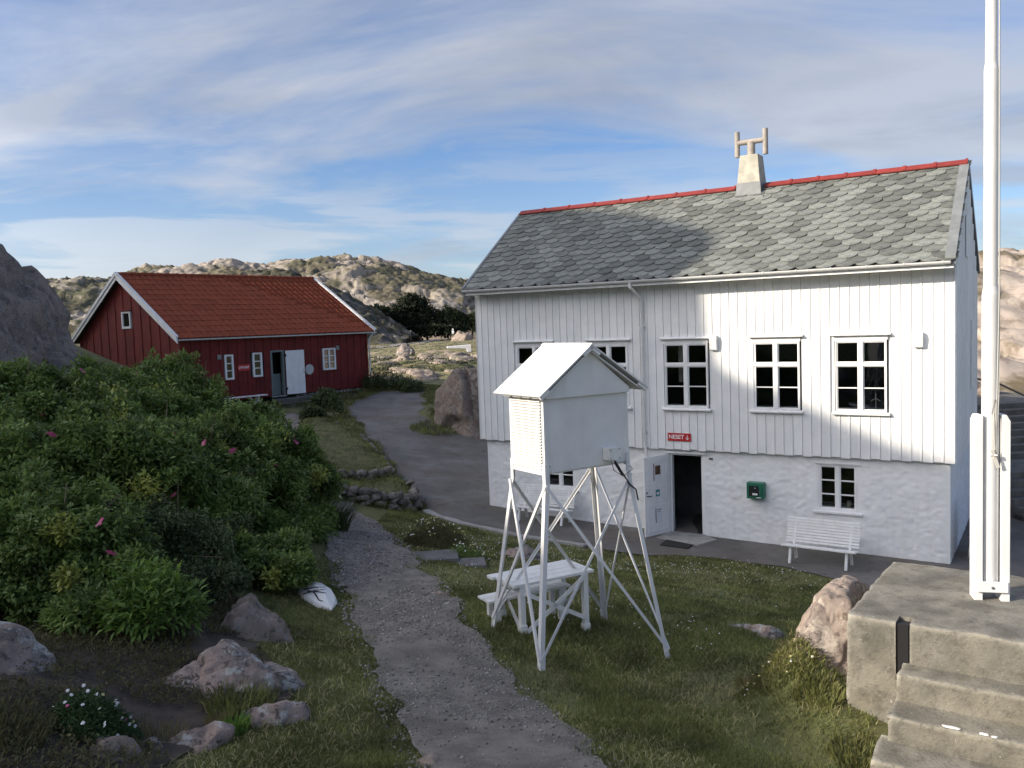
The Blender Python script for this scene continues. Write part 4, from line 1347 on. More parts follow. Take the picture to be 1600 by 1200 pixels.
mb.tube([(cx_ - .34, cy_, Zw(4.345)), (cx_ + .34, cy_, Zw(4.345))], .066, 14)
for s_ in (-1, 1):
    mb.tube([(cx_ + s_ * .355, cy_, Zw(3.99)), (cx_ + s_ * .355, cy_, Zw(4.62))], .066, 16)
mb.build('cowl', M['cowl'], chim, smooth=True)
# gutter, brackets, downpipe
gy, gz = -EO - .045, EZ - .035
mb = MB(); n = 10
out = [(gy + .062 * math.cos(t), Zw(gz) + .062 * math.sin(t)) for t in np.linspace(math.pi, 2 * math.pi, n)]
inn = [(gy + .055 * math.cos(t), Zw(gz) + .055 * math.sin(t)) for t in np.linspace(2 * math.pi, math.pi, n)]
mb.prism(out + inn, 'x', x0r - .02, x1r - .06)
for xx in (x0r - .02, x1r - .068): mb.prism(out, 'x', xx, xx + .008)
gut = mb.build('gutter', M['white_metal'], house)
brk = MB()
arcs = [(gy + .068 * math.cos(t), Zw(gz) + .068 * math.sin(t)) for t in np.linspace(math.pi * .95, 2 * math.pi, n)]
arci = [(gy + .063 * math.cos(t), Zw(gz) + .063 * math.sin(t)) for t in np.linspace(2 * math.pi, math.pi * .95, n)]
brk.prism(arcs + arci, 'x', 0, .025)
bme = brk.mesh('gutter_bracket'); bme.materials.append(M['white_metal'])
for k in range(17): link('gutter_bracket', bme, None, gut, (-HL + .25 + k * .7, 0, 0))
dx = -6.83
MB().tube([(dx, gy, Zw(gz - .05)), (dx, gy + .01, Zw(gz - .17)), (dx + .05, -.20, Zw(gz - .33)), (dx + .10, -.075, Zw(gz - .47)), (dx + .10, -.075, Zw(-3.12)), (dx + .12, -.06, Zw(-3.2)), (dx + .14, -.02, Zw(-3.38))], .038, 12).build('downpipe', M['white_metal'], house, smooth=True)
mb = MB()
for z in (-.2, -1.6, -2.75): mb.box(dx + .055, dx + .145, -.12, -.012, Zw(z), Zw(z + .03))
mb.build('pipe_clip', M['white_metal'], house)
# wall lamps
def wall_lamp(a, z, w, h):
    mb = MB(); mb.prism([(-.015, Zw(z)), (-.10, Zw(z + .03)), (-.13, Zw(z + h * .75)), (-.10, Zw(z + h)), (-.015, Zw(z + h))], 'x', a - w / 2, a + w / 2)
    mb.build('wall_lamp', M['white_paint'], house, bevel=.012)
wall_lamp(-.66, -.80, .17, .34)
wall_lamp(-4.97, -.80, .17, .36)
# bird wire hooks / small fittings on the plinth
MB().box(-5.18, -5.10, .06, .12, Zw(-3.35), Zw(-3.31)).build('hook', M['steel'], house)

# concrete step and door mat
mb = MB(house_mw); mb.prism([(-6.27, -.60), (-5.15, -.86), (-4.92, -.22), (-5.35, .12), (-6.19, .12)], 'z', -.10, .035)
stp = tag(mb.build('door_step', M['kerb_concrete'], None, bevel=.01), 'low worn concrete slab under the open basement door', 'step')
mb = MB(house_mw); mb.prism([(-5.96, -.72), (-5.26, -.90), (-5.24, -1.24), (-5.92, -1.22)], 'z', .0, .03)
mt = mb.build('door_mat', M['rubber_mat'], None); tag(mt, 'dark ribbed door mat lying before the basement door', 'door mat')
mt.location.z += .012

# red NESET sign
def wall_sign(name, label, txt, mw, x, z, w, h, y, size, arrow=False):
    T = mw @ Matrix.Translation((x, y, z)) @ Matrix.Rotation(math.pi / 2, 4, 'X')
    me_ = MB(T).box(-w / 2, w / 2, -h / 2, h / 2, 0, .015)
    o = me_.build(name, M['sign_red'], None, bevel=.003)
    tag(o, label, 'sign')
    tm = text_mesh(txt, size); tm.materials.append(M['sign_white'])
    tm.transform(T @ Matrix.Translation((-.07 if arrow else 0, 0, .0165)))
    link('lettering', tm, None, o)
    if arrow:
        mb = MB(T); ax = w / 2 - .085
        mb.box(ax - .007, ax + .007, -.05, .05, .0152, .0185)
        mb.bar((ax - .042, -.006, .0168), (ax + .002, -.052, .0168), .014, .003, (0, 0, 1)); mb.bar((ax + .042, -.006, .0168), (ax - .002, -.052, .0168), .014, .003, (0, 0, 1))
        mb.build('arrow', M['sign_white'], o)
    return o


wall_sign('sign', 'red sign reading NESET with a downward arrow above the basement door', 'NESET', house_mw, -5.865, Zw(-2.838), .58, .19, -.016, .135, True)

# defibrillator cabinet
a0, a1, z0, z1 = -4.245, -3.86, Zw(-4.17), Zw(-3.80)
cab = MB(house_mw).box(a0, a1, -.10, .10, z0, z1).build('first_aid_cabinet', M['aed_green'], None, bevel=.012)
tag(cab, 'green metal defibrillator cabinet mounted on the white stone base', 'cabinet')
mb = MB(house_mw); mb.box(a0 + .02, a1 - .02, -.115, -.1005, z0 + .02, z1 - .02)
dr = mb.build('door', M['aed_green'], cab, bevel=.004)
MB(house_mw).box(a0 + .06, a1 - .10, -.119, -.1155, z0 + .06, z1 - .07).build('window', M['black'], dr)
mb = MB(house_mw); mb.box(a0 + .14, a1 - .13, -.1225, -.1195, z0 + .09, z0 + .135); mb.box(a0 + .19, a1 - .17, -.1225, -.1195, z1 - .125, z1 - .11)
mb.build('device_label', M['sign_white'], dr)
MB(house_mw).box(a0 + .23, a1 - .06, -.119, -.1155, z0 + .025, z0 + .045).build('plate', M['sign_white'], dr)
MB(house_mw).box(a1 - .085, a1 - .065, -.135, -.1155, z0 + .13, z0 + .20).build('handle', M['steel'], dr)

# slatted white benches along the wall
def park_bench(label, a, o_, z, length, rz):
    p = wpos(a, o_, z)
    t = thing('park_bench', label, 'bench', p, -WYAW + rz, 'white slatted benches along the house wall')
    prof = [(-.02, .37)]
    # slats follow a curved profile: y forward is negative
    slats = [(-.30 + .075 * k, .375 - .012 * k) for k in range(4)]
    for k, (y, z_) in enumerate(slats):
        MB().box(-length / 2, length / 2, y - .033, y + .033, z_ - .012, z_ + .012).build('seat_slat', M['white_slat'], t)
    for k in range(9):
        s_ = k / 8.0
        y = .03 + .16 * s_; z_ = .41 + .46 * s_
        MB(Matrix.Translation((0, y, z_)) @ Matrix.Rotation(-.33, 4, 'X')).box(-length / 2 * (1 - .02 * s_), length / 2 * (1 - .02 * s_), -.011, .011, -.022, .022).build('back_slat', M['white_slat'], t)
    for x in (-length * .38, length * .38):
        mb = MB()
        mb.bar((x, -.30, .355), (x, .0, .325), .05, .04); mb.bar((x, .0, .325), (x, .215, .88), .05, .04, (0, 1, 0))
        mb.build('support', M['white_slat'], t)
        MB().bar((x, -.24, .35), (x, -.33, .0), .05, .055, (0, 1, 0)).build('leg', M['white_slat'], t)
        MB().bar((x, .03, .33), (x, .15, .0), .05, .055, (0, 1, 0)).build('leg', M['white_slat'], t)
    return t


park_bench('white slatted bench below the small window at the right end of the stone base', -2.42, .92, -5.245, 1.5, -.05)
park_bench('white slatted bench by the left window of the stone base, seen behind the instrument stand', -9.35, .48, -5.09, 1.62, .03)

# things on the window sills behind the glass
def sill_item(kind, label, a, z, y=.16):
    T = house_mw @ Matrix.Translation((a, y, Zw(z)))
    if kind == 'windmill':
        r_ = MB(T); r_.tube([(0, 0, 0), (0, 0, .22)], .007, 6); r_.tube([(0, 0, 0), (0, 0, .012)], .03, 10)
        o = r_.build('toy_windmill', M['white_paint'], None)
        b_ = MB(T)
        for t in (90, 210, 330):
            b_.bar((0, -.014, .22), (.11 * math.cos(math.radians(t)), -.014, .22 + .11 * math.sin(math.radians(t))), .016, .004, (0, 1, 0))
        b_.build('rotor', M['white_paint'], o)
    elif kind == 'pot':
        r_ = MB(T); r_.tube([(0, 0, 0), (0, 0, .10)], [.035, .05], 12); o = r_.build('flower_pot', M['paper'], None)
    elif kind == 'cup':
        r_ = MB(T); r_.tube([(0, 0, 0), (0, 0, .16)], .045, 12); o = r_.build('candle_jar', M['chimney_render'], None)
    elif kind == 'curtain':
        n = 24; mb = MB(T)
        pts = [(-.13 + .26 * i / n, .02 * math.sin(i * 1.7)) for i in range(n + 1)]
        mb.prism(pts + [(x, y_ + .006) for x, y_ in pts[::-1]], 'z', 0, .92); o = mb.build('curtain', M['rope'], None)
    tag(o, label, kind.replace('windmill', 'ornament').replace('cup', 'candle').replace('pot', 'plant pot'))
zs_ = WIN_Z0 + .06
mb = MB()
for a0, a1 in WINS: mb.box(a0, a1, .055, .30, Zw(WIN_Z0), Zw(WIN_Z0 + .058))
for x0, x1, z0, z1 in PW: mb.box(x0, x1, .2, .42, z0, z0 + .055)
mb.build('inner_sill', M['white_paint'], house)
sill_item('windmill', 'small white three bladed windmill ornament inside the rightmost upper window', -1.52, zs_)
sill_item('cup', 'tan jar on the inner sill of the right basement window', -2.10, -4.29, .30)
sill_item('pot', 'small pale pot on the inner sill of the upper window above the red sign', -5.72, zs_)
sill_item('curtain', 'pale curtain hanging inside the left half of the window above the red sign', -5.86, -1.55, .35)

# round white board leaning on the gable end
t = Matrix.Translation(wpos(.30, -1.0, -4.62)) @ Matrix.Rotation(-WYAW, 4, 'Z') @ Matrix.Rotation(.16, 4, 'Y')
mb = MB(t); mb.tube([(-.025, 0, 0), (.025, 0, 0)], .72, 40)
o = mb.build('white_disc', M['white_metal'], None, bevel=.008); tag(o, 'round white disc leaning against the gable end behind the flagpole', 'disc')
mb = MB(t); mb.tube([(.026, 0, 0), (.04, 0, 0)], [.62, .60], 40); mb.build('inner_disc', M['white_paint'], o)
MB(house_mw).bar((.10, .55, Zw(-4.02)), (.55, .55, Zw(-4.02)), .03, .03).build('bracket', M['black'], house)

# ------------------------------------------------------------------ red house
mat('flashing_light', (.50, .50, .49), (.42, .42, .41), 5, .5)
RX, RY, RYAW, RB = -13.9134, 36.4338, 0.8953, -3.0
red = thing('red_house', 'red wooden outbuilding with red tiled roof and white trim', 'house', (RX, RY, RB), RYAW)
red_mw = Matrix.Translation((RX, RY, RB)) @ Matrix.Rotation(RYAW, 4, 'Z')


def Zr(z): return z - RB


RL, RHW, REZ, RRZ = 10.737, 4.487, .02, 2.812
WO = .0            # wall plane
RO = .18           # eave overhang in front
RSLOPE = math.atan2(RRZ - REZ, RHW)
RSL = math.hypot(RRZ - REZ, RHW)
RW1 = 10.40        # wall length
eave_y = -.02
RDOOR = (4.46, 5.22, Zr(-2.98), Zr(-.86))
RWINS = [(2.06, 2.50, -2.05, -.93), (3.50, 4.00, -2.02, -.91), (7.50, 8.30, -1.96, -.89)]
n = 46
w = RW1 / n
for i in range(n):
    x = i * w; cx = x + w / 2
    segs = [(Zr(-2.97), Zr(-.07))]
    for a0, a1, z0, z1 in RWINS:
        if a0 - .0 < cx < a1 + .0: segs = [(Zr(-2.97), Zr(z0)), (Zr(z1), Zr(-.07))]
    if RDOOR[0] < cx < RDOOR[1]: segs = [(RDOOR[3], Zr(-.07))]
    for s0, s1 in segs:
        mb = MB()
        if i % 2: mb.box(x - .05, x + w + .05, .0, .022, s0, s1)
        else: mb.box(x + .035, x + w - .035, -.026, -.001, s0, s1)
        mb.build('board', M['red_board'], red)
mb = MB()
xs = sorted([0.02, RW1 - .02])
mb.box(.02, RW1 - .02, .024, .05, RDOOR[3], Zr(.0))
for x0, x1 in ((.02, RDOOR[0]), (RDOOR[1], RW1 - .02)): mb.box(x0, x1, .024, .05, Zr(-2.97), Zr(-1.97 if x0 < 1 else -1.96)); 
mb.build('wall_backing', M['red_board'], red)
mb = MB()
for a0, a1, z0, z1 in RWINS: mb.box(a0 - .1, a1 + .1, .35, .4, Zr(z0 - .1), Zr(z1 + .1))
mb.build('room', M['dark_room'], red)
# gable boards with sloping tops
GN = 24
gw = 2 * RHW / GN
for i in range(GN):
    y0 = i * gw; y1 = y0 + gw
    def top(y): return Zr(REZ + (RRZ - REZ) * (1 - abs(y - RHW) / RHW) - .10)
    if i % 2: xa, xb, ya, yb = -.001, .02, y0 - .06, y1 + .06
    else: xa, xb, ya, yb = -.027, -.002, y0 + .045, y1 - .045
    ya, yb = max(ya, .03), min(yb, 2 * RHW - .03)
    ym = (ya + yb) / 2
    holes = [(Zr(-3.6), None)]
    def mk(zb, t0, t1):
        mb = MB()
        v = [(xa, ya, zb), (xa, yb, zb), (xa, yb, t1), (xa, ya, t0), (xb, ya, zb), (xb, yb, zb), (xb, yb, t1), (xb, ya, t0)]
        mb.add(v, [(0, 1, 2, 3), (7, 6, 5, 4), (0, 4, 5, 1), (1, 5, 6, 2), (2, 6, 7, 3), (3, 7, 4, 0)])
        mb.build('board', M['red_board'], red)
    t0, t1 = top(ya), top(yb)
    if 3.88 < ym < 4.68:
        mk(Zr(-3.6), Zr(.36), Zr(.36)); mk(Zr(1.15), t0, t1)
    else: mk(Zr(-3.6), t0, t1)
mb = MB(); mb.prism([(.05, Zr(-3.6)), (2 * RHW - .05, Zr(-3.6)), (2 * RHW - .05, Zr(REZ - .12)), (RHW, Zr(RRZ - .14)), (.05, Zr(REZ - .12))], 'x', .10, .13)
mb.build('wall_backing', M['red_board'], red)
MB().prism([(.05, Zr(-3.3)), (2 * RHW - .05, Zr(-3.3)), (2 * RHW - .05, Zr(REZ - .12)), (RHW, Zr(RRZ - .14)), (.05, Zr(REZ - .12))], 'x', RW1 - .03, RW1).build('gable_wall', M['red_board'], red)
MB().box(.13, RW1 - .03, 2 * RHW - .1, 2 * RHW - .05, Zr(-3.2), Zr(-.05)).build('rear_wall', M['red_board'], red)
for x in (-.03, RW1 - .07): MB().box(x, x + .10, -.035, .06, Zr(-3.0), Zr(-.06)).build('corner_board', M['red_board'], red)


def red_window(a0, a1, z0, z1, kind):
    z0, z1 = Zr(z0), Zr(z1); fw = .085 if kind != 'gable' else .07
    mb = MB(); mb.box(a0, a0 + fw, -.05, .04, z0, z1); mb.box(a1 - fw, a1, -.05, .04, z0, z1)
    mb.box(a0 + fw, a1 - fw, -.05, .04, z0, z0 + fw); mb.box(a0 + fw, a1 - fw, -.05, .04, z1 - fw, z1)
    return mb, (a0 + fw, a1 - fw, z0 + fw, z1 - fw)


for k, (a0, a1, z0, z1) in enumerate(RWINS):
    mb, (p0, p1, q0, q1) = red_window(a0, a1, z0, z1, '')
    if k < 2:
        ws_ = [(p0, p1)]; bars = 3
    else:
        cm = (p0 + p1) / 2; mb.box(cm - .04, cm + .04, -.045, .04, q0, q1); ws_ = [(p0, cm - .04), (cm + .04, p1)]; bars = 3
    zz = np.linspace(q0, q1, bars + 1)
    for z in zz[1:-1]:
        for a, b in ws_: mb.box(a, b, -.035, .03, z - .02, z + .02)
    wn_ = mb.build('window', M['white_paint'], red, bevel=.006)
    for a, b in ws_:
        for q in range(bars): MB().box(a - .002, b + .002, .006, .010, zz[q] + .02, zz[q + 1] - .02).build('pane', M['glass'], wn_)
    MB().box(a0 - .03, a1 + .03, -.075, -.001, Zr(z0) - .045, Zr(z0) - .003).build('sill', M['red_board'], wn_)
    MB().box(a0 - .03, a1 + .03, -.075, -.001, Zr(z1) + .003, Zr(z1) + .045).build('head_board', M['red_board'], wn_)
# gable window
G0, G1 = 3.90, 4.68
mb = MB(); fw = .10
mb.box(-.055, .04, G0, G0 + fw, Zr(.37), Zr(1.14)); mb.box(-.055, .04, G1 - fw, G1, Zr(.37), Zr(1.14)); mb.box(-.055, .04, G0 + fw, G1 - fw, Zr(.37), Zr(.47)); mb.box(-.055, .04, G0 + fw, G1 - fw, Zr(1.06), Zr(1.14))
wn_ = mb.build('window', M['white_paint'], red, bevel=.006)
MB().box(.004, .010, G0 + fw, G1 - fw, Zr(.47), Zr(1.06)).build('pane', M['glass'], wn_)
MB().box(-.09, -.002, G0 - .05, G1 + .05, Zr(1.15), Zr(1.20)).build('head_board', M['red_board'], wn_)
# door: grey inner frame and half door, white leaf folded back on the wall
mb = MB(); x0, x1, z0, z1 = RDOOR
mb.box(x0, x0 + .10, -.03, .12, z0, z1); mb.box(x1 - .10, x1, -.03, .12, z0, z1); mb.box(x0 + .10, x1 - .10, -.03, .12, z1 - .09, z1)
mb.build('door_frame', M['door_grey'], red)
MB().box(x0 + .14, x1 - .12, .16, .19, z0 + .02, z0 + 1.02).build('inner_door', M['door_grey'], red)
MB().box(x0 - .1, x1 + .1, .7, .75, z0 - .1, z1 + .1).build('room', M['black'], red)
MB().box(x0 - .02, x1 + .02, -.09, .14, z0 - .05, z0 - .001).build('threshold', M['kerb_concrete'], red)
LT = Matrix.Translation((5.27, -.05, Zr(-2.96))) @ Matrix.Rotation(-math.radians(7), 4, 'Z')
mb = MB(LT); mb.box(0, .98, -.045, 0, 0, 2.06)
lf = mb.build('door', M['white_paint'], red, bevel=.006)
mb = MB(LT); mb.box(.90, .935, -.056, -.046, .98, 1.02); mb.box(.885, .95, -.085, -.06, 1.0, 1.015); mb.box(.90, .93, -.056, -.046, 1.12, 1.16)
mb.build('handle', M['black'], lf)
mb = MB(LT)
for z in (.22, 1.78): mb.box(-.05, .03, -.052, -.045, z, z + .12)
mb.build('hinge', M['black'], lf)
# stone footing under the right half
footing = thing('stone_wall', 'low rubble footing under the right half of the red wall', 'stone wall', tuple(red_mw @ Vector((5.9, -.02, -.35))), RYAW)
for k in range(22):
    for c in range(2):
        link('stone', random.choice(stone_meshes), None, footing, (.22 * k + random.uniform(-.03, .03), random.uniform(-.02, .08), .10 + .17 * c), (0, random.uniform(-.2, .2), random.uniform(-.3, .3)), (.27, .25, .24))
# roof and tiles
x0r, x1r = -.28, RL + .04
mb = MB(); e = -.24
ez = REZ + math.tan(RSLOPE) * e
mb.prism([(e, Zr(ez - .12)), (e, Zr(ez - .02)), (RHW, Zr(RRZ - .02)), (2 * RHW - e, Zr(ez - .02)), (2 * RHW - e, Zr(ez - .12)), (RHW, Zr(RRZ - .13))], 'x', x0r + .05, x1r - .05)
mb.build('roof', M['roof_under'], red)
RSL2 = (RHW - e) / math.cos(RSLOPE)
trows, tcols = 12, 33
te = RSL2 / trows; tw = (x1r - x0r - .1) / tcols
# one tile: a rolled pan with a scalloped lower edge
def tile_mesh(mb_T=None, mb=None):
    mb = mb or MB()
    mb.T = mb_T
    n = 6
    xs_ = [-tw / 2 + tw * k / n for k in range(n + 1)]
    h = [.045 * (.5 - .5 * math.cos(2 * math.pi * (k / n + .08))) for k in range(n + 1)]
    cut = [-.07 * math.sin(math.pi * k / n) for k in range(n + 1)]
    vs_ = []
    for k in range(n + 1):
        vs_ += [(xs_[k], te * 1.06, h[k]), (xs_[k], cut[k], h[k] + .022), (xs_[k], cut[k] + .006, h[k] - .035)]
    fs = []
    for k in range(n):
        fs += [(k * 3, k * 3 + 1, k * 3 + 4, k * 3 + 3), (k * 3 + 1, k * 3 + 2, k * 3 + 5, k * 3 + 4)]
    mb.add(vs_, fs)
    return mb
tme = tile_mesh().mesh('tile', True, fix=False); tme.materials.append(M['red_tile'])
autosmooth(tme)
tl = []
for r in range(trows):
    for c in range(tcols):
        a = x0r + .05 + (c + .5) * tw; s_ = r * te
        y = e + s_ * math.cos(RSLOPE); z = Zr(ez) + s_ * math.sin(RSLOPE)
        p = red_mw @ Vector((a, y, z)); tl.append((p.length, a, y, z))
tl.sort()
rest = MB()
for k, (_, a, y, z) in enumerate(tl):
    rot = (RSLOPE + random.uniform(-.004, .004), 0, 0)
    if k < 300: link('tile', tme, None, red, (a, y, z), rot)
    else: tile_mesh(Matrix.Translation((a, y, z)) @ Euler(rot).to_matrix().to_4x4(), rest)
rm = rest.mesh('tiles', True, fix=False)
tag(link('tiles', rm, M['red_tile_joined'], red), kind='stuff')
MB().prism([(RHW, Zr(RRZ)), (2 * RHW - e, Zr(ez)), (2 * RHW - e, Zr(ez + .04)), (RHW, Zr(RRZ + .04))], 'x', x0r + .05, x1r - .05).build('rear_tiles', M['red_tile_joined'], red)
for k in range(26):
    a = x0r + .06 + k * (x1r - x0r - .12) / 26
    mb = MB(); mb.tube([(a, RHW, Zr(RRZ + .0)), (a + (x1r - x0r) / 26 * 1.04, RHW, Zr(RRZ + .012))], [.105, .12], 10)
    mb.build('ridge_tile', M['red_tile'], red, smooth=True)
# barge boards
def barge(x, name_='barge_board', th=.035, hgt=.30, lift=.05):
    for s_ in (0, 1):
        mb = MB()
        if s_ == 0: q = [(e - .04, Zr(ez + lift)), (RHW, Zr(RRZ + lift + .03)), (RHW, Zr(RRZ + lift + .03 - hgt * 1.18)), (e - .04, Zr(ez + lift - hgt))]
        else: q = [(2 * RHW - e + .04, Zr(ez + lift)), (RHW, Zr(RRZ + lift + .03)), (RHW, Zr(RRZ + lift + .03 - hgt * 1.18)), (2 * RHW - e + .04, Zr(ez + lift - hgt))]
        mb.prism(q, 'x', x, x + th)
        mb.build(name_, M['white_paint'], red)
barge(x0r - .005, hgt=.27)
barge(x0r - .045, hgt=.13, lift=.075)
barge(x1r - .05, hgt=.24)
for x, s_ in ((x0r - .05, 1), (x1r - .02, 1)):
    mb = MB(); mb.prism([(e - .04, Zr(ez + .085)), (RHW, Zr(RRZ + .115)), (2 * RHW - e + .04, Zr(ez + .085)), (2 * RHW - e + .04, Zr(ez + .065)), (RHW, Zr(RRZ + .095)), (e - .04, Zr(ez + .065))], 'x', x, x + .13)
    mb.build('verge_cap', M['white_metal'], red)
# gutter and downpipe
gy, gz = e - .06, ez - .05
out = [(gy + .07 * math.cos(t), Zr(gz) + .07 * math.sin(t)) for t in np.linspace(math.pi, 2 * math.pi, 10)]
inn = [(gy + .062 * math.cos(t), Zr(gz) + .062 * math.sin(t)) for t in np.linspace(2 * math.pi, math.pi, 10)]
MB().prism(out + inn, 'x', x0r + .05, x1r + .02).build('gutter', M['white_metal'], red)
dx = RW1 + .02
MB().tube([(dx + .15, gy, Zr(gz - .05)), (dx + .15, gy + .01, Zr(gz - .14)), (dx + .05, -.10, Zr(gz - .34)), (dx + .05, -.10, Zr(-2.9)), (dx + .10, -.18, Zr(-3.35))], .042, 10).build('downpipe', M['white_metal'], red, smooth=True)
# vents and round plate
for x, z in ((1.70, -1.12), (8.34, -1.0)):
    MB().box(x, x + .20, -.055, -.027, Zr(z), Zr(z + .20)).build('vent', M['flashing'], red)
mb = MB(red_mw); mb.tube([(6.62, -.06, Zr(-1.86)), (6.62, -.085, Zr(-1.86))], .25, 32)
tag(mb.build('round_sign', M['flashing_light'], None, bevel=.006), 'round pale disc mounted on the red wall right of the white door', 'sign')
wall_sign('sign', 'small red sign reading UTHUSET between the two narrow windows', 'UTHUSET', red_mw, 3.02, Zr(-1.55), .62, .27, -.028, .13)

# bench in front of the red wall
bt = thing('trestle_bench', 'long white plank bench on trestle legs in front of the red wall', 'bench', tuple(red_mw @ Vector((2.15, -1.0, 0)) - Vector((0, 0, .22))), RYAW)
MB().box(-1.25, 1.25, -.17, .17, .42, .46).build('seat', M['white_paint'], bt, bevel=.005)
for x in (-.82, .82):
    mb = MB(); mb.prism([(-.12, .42), (.12, .42), (.19, 0), (.10, 0), (.05, .12), (-.05, .12), (-.10, 0), (-.19, 0)], 'x', x - .025, x + .025)
    mb.build('leg', M['white_paint'], bt)
    MB().bar((x * .95, 0, .10), (x * .45, 0, .415), .05, .04, (0, 1, 0)).build('brace', M['white_paint'], bt)

# steps in front of the red house
def steps(name, label, org, rz, treads, m_='court_asphalt'):
    T = Matrix.Translation(org) @ Matrix.Rotation(rz, 4, 'Z')
    t = thing(name, label, 'steps', org, rz)
    for (x0, x1, y0, y1, z0, z1) in treads:
        MB().box(x0, x1, y0, y1, z0, z1).build('step', M[m_], t, bevel=.02)
    return t
mat('step_stone', (.135, .13, .12), (.09, .088, .08), 3, .95, .5, 40, c3=(.2, .19, .17), s3=20, t3=.66)
so = red_mw @ Vector((4.2, -.06, 0))
steps('concrete_steps', 'three dark concrete steps leading up to the open door of the red house', tuple(so), RYAW,
      [(0.15, 2.45, -.62, -.04, -.8, -.10), (0.05, 2.65, -1.02, -.625, -.8, -.26), (-.1, 2.9, -1.45, -1.025, -.8, -.42)], 'step_stone')
so = red_mw @ Vector((7.9, -.2, 0))
steps('concrete_steps', 'low overgrown stone steps at the right end of the red wall', tuple(so), RYAW + .1,
      [(0.0, 2.3, -.7, -.1, -1.0, -.22), (-.15, 2.4, -1.25, -.705, -1.0, -.40), (-.6, 1.6, -2.6, -1.26, -1.0, -.52)], 'step_stone')

# ------------------------------------------------------------------ instrument shelter on its stand
SX, SY, SYAW, SB = .3268, 9.2943, .5796, -3.75
SW, SDp, SZ0, SZ1 = 1.184, .655, -1.66, -.80
sh = thing('instrument_shelter', 'white louvred weather instrument shelter on a tall cross braced stand in the lawn', 'weather station', (SX, SY, SB), SYAW)
sh_mw = Matrix.Translation((SX, SY, SB)) @ Matrix.Rotation(SYAW, 4, 'Z')
sh_inv = sh_mw.inverted()


def Zs(z): return z - SB


b0, b1 = Zs(SZ0), Zs(SZ1)
# box: solid panel facing the yard, louvres on the sides, corner posts
MB().box(.0, SW, -.004, .016, b0 + .02, b1 - .02).build('front_panel', M['white_metal'], sh, bevel=.003)
MB().box(.0, SW, SDp - .016, SDp, b0, b1).build('rear_panel', M['white_metal'], sh)
MB().box(.02, SW - .02, .02, SDp - .02, b0, b0 + .02).build('floor_panel', M['white_metal'], sh)
for x in (0, SW):
    for y in (0, SDp):
        mb = MB()
        sx_ = -1 if x == 0 else 1
        mb.box(min(x, x - sx_ * .045), max(x, x - sx_ * .045), min(y, y + (.045 if y == 0 else -.045)) - .0, max(y, y + (.045 if y == 0 else -.045)), b0 - .02, b1 + .02)
        if y == 0: mb.v = [(v[0] + sx_ * .006, v[1] - .010, v[2]) for v in mb.v]
        else: mb.v = [(v[0] + sx_ * .006, v[1] + .010, v[2]) for v in mb.v]
        mb.build('corner_post', M['white_metal'], sh, bevel=.003)
for x, s_ in ((.0, -1), (SW, 1)):
    ns = 23
    for k in range(ns):
        z = b0 + .075 + k * (b1 - b0 - .09) / ns
        T = Matrix.Translation((x + s_ * .004, 0, z)) @ Matrix.Rotation(s_ * math.radians(38), 4, 'Y')
        MB(T).box(-.026, .026, .042, SDp - .042, -.004, .004).build('slat', M['white_slat'], sh)
    MB().box(min(x, x + s_ * .008), max(x, x + s_ * .008), .036, SDp - .036, b0 - .005, b0 + .055).build('bottom_rail', M['white_metal'], sh)
    MB().box(min(x - s_ * .05, x - s_ * .056), max(x - s_ * .05, x - s_ * .056), .03, SDp - .03, b0, b1).build('inner_panel', M['white_slat'], sh)
# gable panel, roof of double boards
AX, AZ = SW / 2 + .008, Zs(-.262)
EX0, EX1, EZS = -.125, SW + .225, Zs(-.79)
MB().prism([(.0, b1 - .03), (SW, b1 - .03), (SW, b1 + .03), (AX + .02, AZ - .075), (AX - .02, AZ - .075), (0, b1 + .03)], 'y', -.045, -.022).build('gable_panel', M['white_metal'], sh, bevel=.003)
MB().prism([(.0, b1 - .03), (SW, b1 - .03), (AX, AZ - .075)], 'y', SDp + .0, SDp + .02).build('gable_panel', M['white_metal'], sh)
OY0, OY1 = -.125, SDp + .15
for s_, ex in ((-1, EX0), (1, EX1)):
    d = Vector((ex - AX, 0, EZS - AZ)); L_ = d.length; u = d.normalized(); nrm = Vector((u.z, 0, -u.x)) * (1 if s_ < 0 else -1)
    if nrm.z < 0: nrm = -nrm
    def plate(nm, l0, l1, t0, t1, y0, y1, m_='white_metal'):
        q = []
        for l_, t_ in ((l0, t0), (l1, t0), (l1, t1), (l0, t1)):
            p = Vector((AX, 0, AZ)) + u * l_ + nrm * t_
            q.append((p.x, p.z))
        return MB().prism(q, 'y', y0, y1).build(nm, M[m_], sh, bevel=.003)
    plate('roof_board', .0, L_, -.012, .006, OY0, OY1)
    plate('roof_ceiling', .05, L_ - .06, -.062, -.048, OY0 + .03, OY1 - .03)
    plate('verge_batten', .0, .16, -.05, -.014, OY0 + .005, OY0 + .04); plate('verge_batten', L_ - .14, L_, -.05, -.014, OY0 + .005, OY0 + .04)
    plate('roof_spacer', .17, L_ - .16, -.046, -.014, OY0 + .20, OY0 + .24, 'black')
    for k in range(4):
        y = OY0 + .05 + k * .19
        plate('eave_block', L_ - .05, L_ - .012, -.046, -.014, y, y + .15, 'white_slat')
MB().prism([(AX - .035, AZ - .012), (AX + .035, AZ - .012), (AX, AZ + .018)], 'y', OY0 - .004, OY1 + .004).build('ridge_cap', M['white_metal'], sh)
# bolts
for x, y, z in ((.07, -.01, b0 + .10), (.09, -.01, b0 + .03), (SW - .03, -.01, b0 + .12), (SW - .035, -.01, b0 + .03)):
    MB().tube([(x, y, z), (x, y - .016, z)], .013, 8).build('bolt', M['white_metal'], sh)
